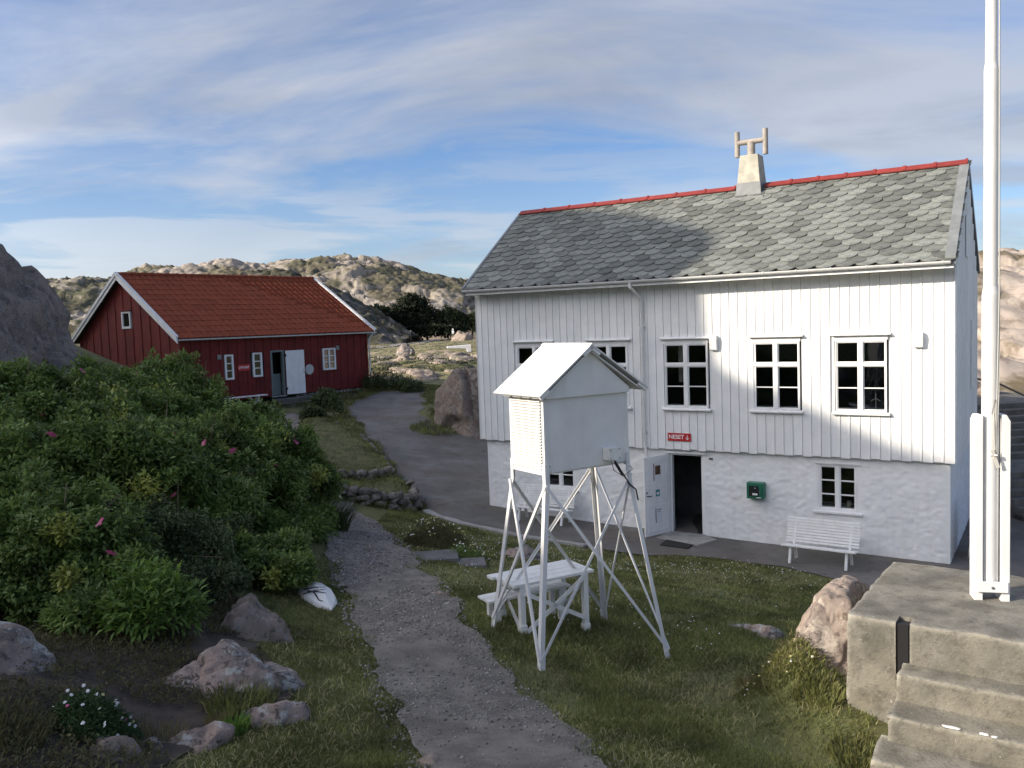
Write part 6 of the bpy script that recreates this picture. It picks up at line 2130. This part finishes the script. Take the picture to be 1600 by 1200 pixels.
rose_bush('small ragged rose bush overhanging the white hull', [(440, 880, 11.6, .36), (425, 915, 11.2, .28), (460, 905, 11.1, .2), (360, 890, 11.3, .5), (400, 905, 11, .3)], 3600, 7, [(323, 895, 10.7)], [(430, 905, 10.8, .1)], leaf=0.067)
rose_bush('dark thin bush with bare stems in the hollow of the thicket', [(300, 890, 10.6, .55), (250, 870, 10.4, .55), (200, 860, 10.2, .55), (345, 880, 11.4, .55), (330, 930, 10.0, .36), (260, 930, 9.6, .4)], 5000, 8, [], [], leaf=0.047, mat_='dark_leaf')


leaf_mat('bank_grass', (.14, .16, .045), (.22, .215, .075), .4, .3, .6, (.34, .29, .14))
leaf_mat('herb_dark', (.03, .065, .02), (.07, .125, .035), .3, .2, .6)
leaf_mat('weed_leaf', (.075, .08, .03), (.14, .12, .05), .3, .25, .6)


# fern like herb with long toothed leaves
def herb(label, cx_, cy_, D, n, R, seed, leaf=.16, name='leafy_herb', m_='herb_leaf', tall=.55, cat='plant'):
    r_ = np.random.default_rng(seed)
    c = pxw(cx_, cy_, D); g = tz(c[0], c[1])
    root = thing(name, label, cat, (c[0], c[1], g))
    a = r_.uniform(0, 2 * np.pi, n * 3); q = R * np.sqrt(r_.random(n * 3))
    Cc = np.stack([np.cos(a) * q, np.sin(a) * q, tall * (1 - .55 * (q / R) ** 2) * r_.uniform(.35, 1.0, n * 3) ** .7], -1)
    Cc[:, 2] += terr(c[0] + Cc[:, 0], c[1] + Cc[:, 1]) - g
    Nn = Cc * np.array((1, 1, .3)) / R + np.array((0, 0, .6)); Nn /= np.linalg.norm(Nn, axis=1)[:, None]
    V, Fc = leaf_cloud(Cc, Nn, leaf, r_, 4, .34, .8, .35)
    o = link('foliage', np_mesh('foliage', np.array(V), np.array(Fc)), M[m_], root); o['kind'] = 'stuff'
    mb = MB()
    for k in range(26):
        a = r_.uniform(0, 6.28); q = R * .8 * math.sqrt(r_.random()); x, y = math.cos(a) * q, math.sin(a) * q
        z = tz(c[0] + x, c[1] + y) - g
        mb.tube([(x, y, z), (x * 1.05, y * 1.05, z + tall * .75)], .006, 4, False)
    mb.build('stems', M['herb_leaf'], root)
    return root


herb('bright green leafy herb spreading over the lichen boulder', 240, 1000, 8.2, 210, .42, 3, .10, tall=.66)
herb('darker toothed herb growing left of the bright leafy herb', 140, 1010, 8.2, 120, .36, 4, .08, m_='rose_leaf', tall=.42)


def tuft(label, x, y, n, R, h, m_, seed, name='grass_tuft', lean=.5, w_=.006, cat='grass tuft', group=None, base=None):
    r_ = np.random.default_rng(seed)
    g = base if base is not None else tz(x, y)
    a = r_.uniform(0, 2 * np.pi, n); q = R * np.sqrt(r_.random(n))
    P = np.stack([np.cos(a) * q, np.sin(a) * q, np.zeros(n)], -1)
    P[:, 2] = terr(x + P[:, 0], y + P[:, 1]) - g
    H = h * r_.uniform(.5, 1.15, n)
    b = a + r_.normal(size=n) * .9
    ln = lean * H * r_.uniform(.2, 1.2, n)
    d = np.stack([np.cos(b), np.sin(b), np.zeros(n)], -1); s_ = np.stack([-np.sin(b + .9), np.cos(b + .9), np.zeros(n)], -1) * w_
    up = np.array((0, 0, 1.))
    m1 = P + up * (H * .6)[:, None] + d * (ln * .35)[:, None]; t = P + up * H[:, None] + d * ln[:, None]
    V = np.stack([P - s_, P + s_, m1 - s_ * .7, m1 + s_ * .7, t], 1).reshape(-1, 3)
    i = np.arange(n)[:, None] * 5
    Fc = np.concatenate([i + np.array((0, 1, 3)), i + np.array((0, 3, 2)), i + np.array((2, 3, 4))], 1).reshape(-1, 3)
    me = np_mesh(name, V, Fc)
    o = link(name, me, M[m_], None, (x, y, g))
    tag(o, label, cat, group)
    return o


# daisies: tuft of green with white heads
def flower_clump(label, x, y, R, h, n_leaf, n_fl, seed, heads, name='daisy_clump', fs_=.017, leafm='dark_leaf', base=None):
    r_ = np.random.default_rng(seed)
    g = base if base is not None else tz(x, y)
    root = thing(name, label, 'flowers', (x, y, g))
    t_ = tuft(None, 0, 0, n_leaf, R, h, leafm, seed, 'foliage', .9, .006, base=0) if False else None
    a = r_.uniform(0, 2 * np.pi, n_leaf); q = R * np.sqrt(r_.random(n_leaf))
    Cc = np.stack([np.cos(a) * q, np.sin(a) * q, h * (1 - (q / R) ** 2) * r_.uniform(.25, 1, n_leaf)], -1)
    Cc[:, 2] += terr(x + Cc[:, 0], y + Cc[:, 1]) - g
    Nn = Cc / (np.linalg.norm(Cc, axis=1)[:, None] + 1e-6)
    V, Fc = leaf_cloud(Cc, Nn, .045, r_, 4, .22, .9, .0)
    f_ = link('foliage', np_mesh('foliage', V, Fc), M[leafm], root); f_['kind'] = 'stuff'
    mesh_ = {}
    for hm in set(heads):
        mb = MB(); k = 9
        mb.add([(0, 0, .004)] + [(fs_ * (1.0 if j % 2 == 0 else .72) * math.cos(2 * math.pi * j / (2 * k)), fs_ * (1.0 if j % 2 == 0 else .72) * math.sin(2 * math.pi * j / (2 * k)), 0) for j in range(2 * k)], [(0, 1 + j, 1 + (j + 1) % (2 * k)) for j in range(2 * k)])
        me = mb.mesh('flower_head', fix=False); me.materials.append(M[hm]); mesh_[hm] = me
    for k in range(n_fl):
        a = r_.uniform(0, 2 * math.pi); q = R * 1.1 * math.sqrt(r_.random())
        z = h * (1.08 - .8 * (q / R) ** 2) + r_.uniform(-.02, .05)
        zz = tz(x + math.cos(a) * q, y + math.sin(a) * q) - g + max(z, .03)
        link('flower_head', mesh_[heads[k % len(heads)]], None, root, (math.cos(a) * q, math.sin(a) * q, zz), (r_.uniform(.2, 1.0), r_.uniform(-.5, .5), r_.uniform(-.6, .6)))
    return root


flower_clump('round clump of white daisies in the dark soil of the bed', -3.06, 6.0, .27, .26, 1500, 40, 5, ['flower_white'] * 9 + ['flower_pink', 'flower_yellow'], fs_=.015, leafm='herb_dark')
flower_clump('straggly clump of yellowish and white flowers between the path and the grass terrace wall', -1.5, 16.2, .66, .52, 2600, 70, 6, ['flower_yellow', 'flower_yellow', 'flower_white'], fs_=.016, leafm='weed_leaf')
flower_clump('small yellow flowers in the weedy grass bank by the pinkish rock', 2.4, 7.75, .36, .10, 260, 22, 9, ['flower_yellow', 'flower_yellow', 'flower_white'], fs_=.012, leafm='weed_leaf')
flower_clump('low white flowers beside the paving slab', -.92, 14.9, .40, .22, 700, 26, 7, ['flower_white', 'flower_white', 'flower_yellow'], fs_=.017, leafm='rose_leaf')
flower_clump('small white flowers at the left end of the lower terrace wall', -4.55, 20.9, .3, .3, 400, 22, 8, ['flower_white', 'flower_yellow'], fs_=.025, leafm='rose_leaf')
# grass round the sunlit rock
tuft('sunlit weedy grass bank at the foot of the pinkish rock by the platform', 2.40, 7.75, 1500, .42, .07, 'bank_grass', 11)
tuft('dry golden grass on top of the pinkish rock by the platform', 2.50, 8.65, 420, .28, .13, 'dry_grass', 12)
tuft('grass growing against the corner of the concrete platform', 2.52, 7.15, 420, .22, .09, 'bank_grass', 13)
tuft('grass fringe along the base of the concrete steps', 2.55, 6.35, 420, .24, .09, 'bank_grass', 14)
tuft('long arching grass hanging from the right end of the rose bushes', -3.62, 16.0, 1100, .42, .55, 'dark_leaf', 15, lean=1.0)
tuft('brown dry weed in the flower bed soil beside the edging stone', -2.42, 6.62, 200, .09, .13, 'dry_grass', 16, w_=.003)
tuft('mixed dry grass over the edge of the lichen boulder', -2.35, 6.98, 520, .28, .16, 'grass_blade', 17)
tuft('dull green weeds at the bottom left corner of the bed', -3.45, 5.55, 500, .28, .13, 'weed_leaf', 18)
tuft('yellowish leafy weed on the right edge of the bed', -2.25, 6.55, 160, .1, .12, 'herb_leaf', 19, w_=.012)
tuft('thin dry stalks between the edging stones of the bed', -2.75, 6.3, 160, .2, .16, 'dry_grass', 21, w_=.003)
# small shrubs by the red house
for k, (px, py, D, s_, lab) in enumerate([(510, 630, 35.5, .62, 'dark low shrub between the two stairs of the red house'), (490, 650, 34.3, .5, 'small dark shrub at the end of the stone steps above the terrace'), (610, 605, 44, 1.0, 'dark shrub beside the right corner of the red house'), (640, 612, 43, .8, 'low dark shrub in the shade right of the red house downpipe'), (585, 605, 44.3, .7, 'dark shrub touching the downpipe of the red house'), (410, 652, 34, .45, 'scrubby plant left of the concrete steps')]):
    c = pxw(px, py, D)
    rose_bush(lab, [(px, py, D, s_ * .8), (px + 9, py + 5, D, s_ * .55), (px - 10, py + 6, D, s_ * .5)], 900, 60 + k, (), (), leaf=.10, mat_='dark_leaf', group=None, name='shrub', cat='shrub', stems=6, per=5)
c_ = pxw(690, 640, 33)
tuft('rough grass below the big cracked rock beside the court', -3.0, 33.0, 900, 1.0, .22, 'grass_blade', 22, w_=.012)


# lawn -----------------------------------------------------------------
def lawn(n, seed):
    r_ = np.random.default_rng(seed)
    # more blades near the camera
    y = 5.0 + 17.5 * r_.random(n) ** 1.55
    x = (r_.random(n) * 2 - 1) * (.64 * y + 1.0)
    P2 = np.stack([x * 1.5, y * 1.5, np.full(n, 2.2)], -1)
    jx = -fbm(P2, 4, 21) * .16 + r_.normal(size=n) * .075; jy = -fbm(P2 + 9.1, 4, 22) * .16 + r_.normal(size=n) * .075
    ok = ~inpoly(x + jx, y + jy, PATH) & ~inpoly(x, y, COURT) & ~inpoly(x + jx * .7, y + jy * .7, BED)
    ok &= ~((x < -3.2) & (y > 8)) & (x > -4.4)
    # platform footprint
    lx = (x - PA.x) * E1.x + (y - PA.y) * E1.y; ly = (x - PA.x) * E2.x + (y - PA.y) * E2.y
    ok &= ~((lx > 0) & (ly > 0)) & ~((lx > .26) & (ly > -1.25)) & ~((ly > 1.8) & (lx > 1.8))
    # worn thin patches
    wear = fbm(np.stack([x * .9, y * .9, x * 0], -1), 4, 55)
    ok &= r_.random(n) < np.clip(.95 + wear * 1.4, .25, 1)
    x, y = x[ok], y[ok]; n = len(x)
    z = terr(x, y) + 0.012 * fbm(np.stack([x * .9, y * .9, x * 0], -1), 3, 9) - .004
    wild = fbm(np.stack([x * .7, y * .7, x * 0 + 4], -1), 3, 56)
    H = (.020 + .030 * r_.random(n)) * (1 + .7 * np.clip(wild, 0, 1))
    a = r_.uniform(0, 2 * np.pi, n)
    wd = (.0036 + .0022 * r_.random(n)) * np.clip(y / 7.5, .9, 2.4)
    s_ = np.stack([np.cos(a) * wd, np.sin(a) * wd, a * 0], -1)
    b = r_.uniform(0, 2 * np.pi, n); ln = H * r_.uniform(.2, 1.1, n)
    P = np.stack([x, y, z], -1); T_ = P + np.stack([np.cos(b) * ln, np.sin(b) * ln, H], -1)
    V = np.stack([P - s_, P + s_, T_], 1).reshape(-1, 3)
    Fc = np.arange(3 * n).reshape(-1, 3)
    o = link('lawn_grass', np_mesh('lawn_grass', V, Fc), M['grass_blade'])
    tag(o, 'short worn green grass of the lawn on both sides of the gravel path', 'grass', kind='stuff')


def dry_blades(n, seed):
    r_ = np.random.default_rng(seed)
    y = 5.0 + 15 * r_.random(n) ** 1.5; x = (r_.random(n) * 2 - 1) * (.64 * y + 1.0)
    ok = ~inpoly(x, y, PATH) & ~inpoly(x, y, COURT) & ~inpoly(x, y, BED) & ~((x < -3.2) & (y > 8)) & (x > -4.4)
    lx = (x - PA.x) * E1.x + (y - PA.y) * E1.y; ly = (x - PA.x) * E2.x + (y - PA.y) * E2.y
    ok &= ~((lx > 0) & (ly > 0)) & ~((lx > .26) & (ly > -1.25))
    ok &= fbm(np.stack([x * 1.1, y * 1.1, x * 0 + 3], -1), 4, 58) > -.15
    x, y = x[ok], y[ok]; n = len(x)
    P = np.stack([x, y, terr(x, y) + .012], -1)
    a = r_.uniform(0, 6.28, n); b = a + 1.57
    ln = (.04 + .06 * r_.random(n)); wd = .0028 * np.clip(y / 7.5, .9, 2.2)
    s_ = np.stack([np.cos(b) * wd, np.sin(b) * wd, a * 0], -1)
    m1 = P + np.stack([np.cos(a) * ln * .5, np.sin(a) * ln * .5, .022 + .02 * r_.random(n)], -1)
    t = P + np.stack([np.cos(a) * ln, np.sin(a) * ln, .016 + .02 * r_.random(n)], -1)
    V = np.stack([P - s_, P + s_, m1 + s_, m1 - s_, t], 1).reshape(-1, 3)
    i = np.arange(n)[:, None] * 5
    Fc = np.concatenate([i + np.array((0, 1, 2)), i + np.array((0, 2, 3)), i + np.array((3, 2, 4))], 1).reshape(-1, 3)
    tag(link('dry_grass', np_mesh('dry_grass', V, Fc), M['straw']), 'pale dry blades lying among the green lawn grass', 'grass', kind='stuff')


leaf_mat('straw', (.20, .20, .07), (.36, .31, .16), .3, .2, .7)
lawn(900000, 3)
dry_blades(42000, 13)


def terrace_grass(n, seed):
    r_ = np.random.default_rng(seed)
    x = r_.uniform(-8.3, -2.5, n); y = r_.uniform(21, 34, n)
    u = inpoly(x, y, TERR_U); l_ = inpoly(x, y, TERR_L)
    ok = u | l_
    z = terr(x, y) + np.where(u, .20, .30)
    x, y, z = x[ok], y[ok], z[ok]; n = len(x)
    H = .05 + .06 * r_.random(n); a = r_.uniform(0, 6.28, n); wd = .011
    s_ = np.stack([np.cos(a) * wd, np.sin(a) * wd, a * 0], -1); P = np.stack([x, y, z], -1)
    b = r_.uniform(0, 6.28, n)
    T_ = P + np.stack([np.cos(b) * H * .8, np.sin(b) * H * .8, H], -1)
    V = np.stack([P - s_, P + s_, T_], 1).reshape(-1, 3)
    tag(link('terrace_grass', np_mesh('terrace_grass', V, np.arange(3 * n).reshape(-1, 3)), M['grass_blade']), 'short grass covering the two stone edged terraces', 'grass', kind='stuff')


terrace_grass(60000, 4)


def clover(n, seed):
    r_ = np.random.default_rng(seed)
    y = r_.uniform(8.5, 19.5, n); x = r_.uniform(-1.4, 6.3, n)
    dens = np.clip(fbm(np.stack([x * .55, y * .55, x * 0 + 8], -1), 3, 91) * 1.3 + .2 + (y - 14) * .08 + (x - 3) * .06, 0, 1)
    ok = (r_.random(n) < dens * .75) & ~inpoly(x, y, PATH) & ~inpoly(x, y, COURT)
    x, y = x[ok], y[ok]; n = len(x)
    z = terr(x, y) + .035 + .03 * r_.random(n)
    C = np.stack([x, y, z], -1); s_ = .010 + .006 * r_.random(n)
    dirs = np.array([(1, 0, 0), (-.5, .87, 0), (-.5, -.87, 0), (0, 0, 1)])
    V = (C[:, None] + dirs[None] * s_[:, None, None]).reshape(-1, 3)
    i = np.arange(n)[:, None] * 4
    Fc = np.concatenate([i + np.array(f) for f in ((0, 1, 3), (1, 2, 3), (2, 0, 3))], 1).reshape(-1, 3)
    tag(link('clover_flowers', np_mesh('clover_flowers', V, Fc), M['flower_white']), 'tiny white clover flowers scattered in the lawn by the house', 'flowers', kind='stuff')


clover(2600, 5)


def pebbles(name, label, polys, n, seed, smin, smax, m_, yr, xr, extra=None):
    r_ = np.random.default_rng(seed)
    y = yr[0] + (yr[1] - yr[0]) * r_.random(n) ** 1.6; x = r_.uniform(*xr, n)
    ok = np.zeros(n, bool)
    for p in polys: ok |= inpoly(x, y, p)
    P2 = np.stack([x * .8, y * .8, x * 0], -1)
    ok &= r_.random(n) < np.clip(.55 + fbm(P2, 4, seed) * 1.1 + np.clip(8 - y, 0, 3) * .15, .06, 1)
    x, y = x[ok], y[ok]; n = len(x)
    s_ = smin + (smax - smin) * r_.random(n) ** 3.2
    s_ = s_ * np.clip(y / 8, 1, 1.6)
    z = terr(x, y) + .028 + s_ * .12
    base = np.array([(1, 0, 0), (0, 1, 0), (-1, 0, 0), (0, -1, 0), (0, 0, .7), (0, 0, -.7)], float)
    J = base[None] * r_.uniform(.6, 1.15, (n, 6, 1)) + r_.normal(size=(n, 6, 3)) * .12
    a = r_.uniform(0, 6.28, n); ca, sa = np.cos(a), np.sin(a)
    X = J[..., 0] * ca[:, None] - J[..., 1] * sa[:, None]; Y = J[..., 0] * sa[:, None] + J[..., 1] * ca[:, None]
    V = np.stack([x[:, None] + X * s_[:, None], y[:, None] + Y * s_[:, None] * .8, z[:, None] + J[..., 2] * s_[:, None]], -1).reshape(-1, 3)
    F0 = np.array([(0, 1, 4), (1, 2, 4), (2, 3, 4), (3, 0, 4), (1, 0, 5), (2, 1, 5), (3, 2, 5), (0, 3, 5)])
    Fc = (np.arange(n)[:, None, None] * 6 + F0[None]).reshape(-1, 3)
    tag(link(name, np_mesh(name, V, Fc), M[m_]), label, 'gravel', kind='stuff')


pebbles('path_gravel', 'loose grey gravel on the footpath', [PATH, [(a - .12, b) for a, b in PATH_L] + [(a + .12, b) for a, b in PATH_R[::-1]]], 120000, 8, .003, .022, 'pebble', (4.6, 22), (-5.6, 1.4))
mat('clod', (.075, .058, .046), (.04, .033, .027), 20, .95, island=.5)
pebbles('soil_crumbs', 'crumbs and small stones on the soil of the flower bed', [BED], 16000, 9, .003, .014, 'clod', (4.7, 9), (-5, -2))


def litter(n, seed):
    r_ = np.random.default_rng(seed)
    mb = MB()
    for k in range(n):
        x = r_.uniform(-4.0, -2.2); y = r_.uniform(5.3, 7.4)
        if not inpoly(np.array([x]), np.array([y]), BED)[0]: continue
        a = r_.uniform(0, 6.28); L_ = r_.uniform(.03, .16); z = tz(x, y) + .04
        x2, y2 = x + math.cos(a) * L_, y + math.sin(a) * L_
        mb.tube([(x, y, z), ((x + x2) / 2, (y + y2) / 2, (z + tz(x2, y2) + .04) / 2 + .012), (x2, y2, tz(x2, y2) + .035)], [.0022, .0028, .0015], 4, False)
    tag(mb.build('dry_twigs', M['dry_grass'], None), 'dry straw and twigs scattered over the soil of the bed', 'twigs', kind='stuff')


litter(70, 5)


# trees and bushes far off, under the rocky hill
def far_tree(name, label, px, pbase, D, blobs, n, leaf, m_, seed, trunk=True, cat='tree', group=None):
    r_ = np.random.default_rng(seed)
    g = pxw(px, pbase, D)
    gz = g[2]
    root = thing(name, label, cat, tuple(g), 0, group)
    B = []
    for (a, b, rpx) in blobs:
        p = pxw(a, b, D + r_.uniform(-2, 2)) - g; B.append((p[0], p[1] + r_.uniform(-1.5, 1.5), p[2], rpx * D / 1350.0))
    sub = list(B)
    for b in B:
        for _ in range(9):
            d = r_.normal(size=3); d[2] = abs(d[2]) * .7; d /= np.linalg.norm(d)
            sub.append(tuple(np.array(b[:3]) + d * b[3] * r_.uniform(.7, 1.05)) + (b[3] * r_.uniform(.18, .4),))
    P, N_ = blob_points(sub, n, r_, .5, .25, .85)
    V, Fc = leaf_cloud(P, N_, leaf, r_, 4, .55, .9, .2)
    c = link('crown', np_mesh('crown', V, Fc), M[m_], root); c['kind'] = 'stuff'
    mb = MB(); h = max(b[2] for b in B)
    mb.tube([(0, 0, -1.5), (0.1, 0, h * .5), (0, .1, h * .9)], [.35, .22, .06], 8)
    for b in B: mb.tube([(0, 0, max(.3, b[2] * .35)), (b[0] * .5, b[1] * .5, b[2] * .7), (b[0], b[1], b[2])], [.16, .1, .04], 6)
    mb.build('trunk', M['bark'], root)
    return root


far_tree('pine_tree', 'tall dark pine standing in front of the rocky hill between the houses', 645, 526, 292, [(645, 482, 20), (640, 470, 10), (628, 492, 17), (662, 492, 17), (620, 508, 17), (645, 508, 22), (670, 508, 17), (612, 518, 10), (684, 517, 12), (640, 520, 13), (660, 521, 11), (625, 521, 9)], 5600, 1.0, 'pine_leaf', 1)
far_tree('dark_tree', 'dark shadowed tree left of the tall pine beside the red roof', 592, 524, 285, [(590, 498, 20), (575, 505, 16), (606, 504, 17), (560, 508, 14), (596, 514, 18), (548, 512, 12), (580, 520, 10), (604, 520, 9)], 3800, 1.0, 'pine_leaf', 2)
far_tree('bushy_tree', 'paler olive bush right of the tall pine under the hill', 700, 522, 298, [(700, 497, 15), (686, 503, 14), (714, 503, 13), (700, 512, 18), (720, 515, 12), (705, 520, 9), (690, 519, 9)], 3400, .9, 'pale_bush_leaf', 3)
far_tree('bushy_tree', 'rounded olive bush touching the left edge of the white house', 738, 522, 296, [(738, 505, 12), (728, 511, 10), (750, 510, 13), (765, 512, 14)], 2200, .9, 'pale_bush_leaf', 4)
far_tree('bushy_tree', 'low dark thicket at the foot of the pine along the road', 668, 526, 288, [(640, 518, 9), (660, 519, 9), (680, 518, 9), (700, 518, 8), (720, 517, 7)], 2400, .8, 'pine_leaf', 5)


def heather(n, seed):
    r_ = np.random.default_rng(seed)
    y = 58 + 180 * r_.random(n) ** 1.5; x = -.21 * y + r_.random(n) * (.20 * y) - 1
    k = fbm(np.stack([x * .12, y * .12, x * 0], -1), 4, 66) > .02
    x, y = x[k], y[k]
    P = np.stack([x, y, terr(x, y) + .05], -1)
    s_ = np.clip(y / 60, .8, 3)
    V, Fc = leaf_cloud(P, np.tile(np.array((0, 0, 1.0)), (len(P), 1)), .16, r_, 5, .5, 1.0, 0)
    tag(link('heath_scrub', np_mesh('heath_scrub', V, Fc), M['pale_bush_leaf']), 'low heather and scrub covering the field between the houses', 'heather', kind='stuff')


heather(5200, 6)


def bed_weeds(n, seed):
    r_ = np.random.default_rng(seed)
    x = r_.uniform(-6, -1.9, n); y = r_.uniform(4.9, 11, n)
    k = fbm(np.stack([x * 1.4, y * 1.4, x * 0 + 2], -1), 4, 71) + .25 * (x < -3.3) + .35 * (y > 7.6)
    ok = inpoly(x, y, BED) & (k > .02)
    x, y = x[ok], y[ok]
    P = np.stack([x, y, terr(x, y) + .045], -1)
    V, Fc = leaf_cloud(P, np.tile(np.array((0, 0, 1.0)), (len(P), 1)), .032, r_, 5, .35, .8, -.3)
    tag(link('bed_weeds', np_mesh('bed_weeds', V, Fc), M['weed_leaf']), 'low green and brown weeds covering parts of the flower bed soil', 'weeds', kind='stuff')


bed_weeds(20000, 8)


def yard_grass(n, seed):
    r_ = np.random.default_rng(seed)
    y = r_.uniform(21, 46, n); x = r_.uniform(-16, 2, n)
    jx = -fbm(np.stack([x * .7, y * .7, x * 0 + 2.2], -1), 4, 21) * .22; jy = -fbm(np.stack([x * .7, y * .7, x * 0 + 2.2], -1) + 9.1, 4, 22) * .22
    ok = ~inpoly(x + jx, y + jy, COURT) & ~inpoly(x, y, PATH) & ~inpoly(x, y, TERR_U) & ~inpoly(x, y, TERR_L)
    a = np.array((math.cos(RYAW), math.sin(RYAW)))
    ly = -(x - RX) * a[1] + (y - RY) * a[0]; lx = (x - RX) * a[0] + (y - RY) * a[1]
    ok &= ~((ly > -.1) & (lx > -.1) & (lx < RW1 + .1))
    ok &= fbm(np.stack([x * .5, y * .5, x * 0], -1), 4, 72) > -.25
    x, y = x[ok], y[ok]
    P = np.stack([x, y, terr(x, y) + .02], -1)
    V, Fc = leaf_cloud(P, np.tile(np.array((0, 0, 1.0)), (len(P), 1)), .11, r_, 4, .12, .7, -.9)
    tag(link('yard_grass', np_mesh('yard_grass', V, Fc), M['grass_blade']), 'rough grass round the court and in front of the red house', 'grass', kind='stuff')


yard_grass(42000, 9)

for k, (x, y, h_) in enumerate([(-4.3, 21.35, .16), (-3.6, 21.5, .14), (-3.0, 22.3, .16), (-2.8, 23.2, .14), (-4.9, 25.2, .14), (-4.2, 26.0, .14), (-4.2, 27.6, .14), (-5.0, 29.3, .14)]):
    tuft('grass hanging over the stones of a terrace edge', x, y, 260, .38, h_, 'grass_blade', 200 + k, lean=.9, w_=.010, group='grass tufts on the terrace edges', base=tz(x, y) + (.22 if k > 3 else .32))
for k, (x, y) in enumerate([(-1.25, 7.2), (.28, 7.6), (-1.7, 9.2), (-.3, 9.1), (-2.25, 11.1), (-.95, 11.4), (-2.9, 13.6), (-1.7, 13.6), (.5, 6.3), (-1.0, 6.1)]):
    tuft('small grass tuft creeping over the edge of the gravel path', x, y, 130, .14, .055, 'grass_blade', 230 + k, lean=.9, w_=.005, group='grass tufts along the gravel path')
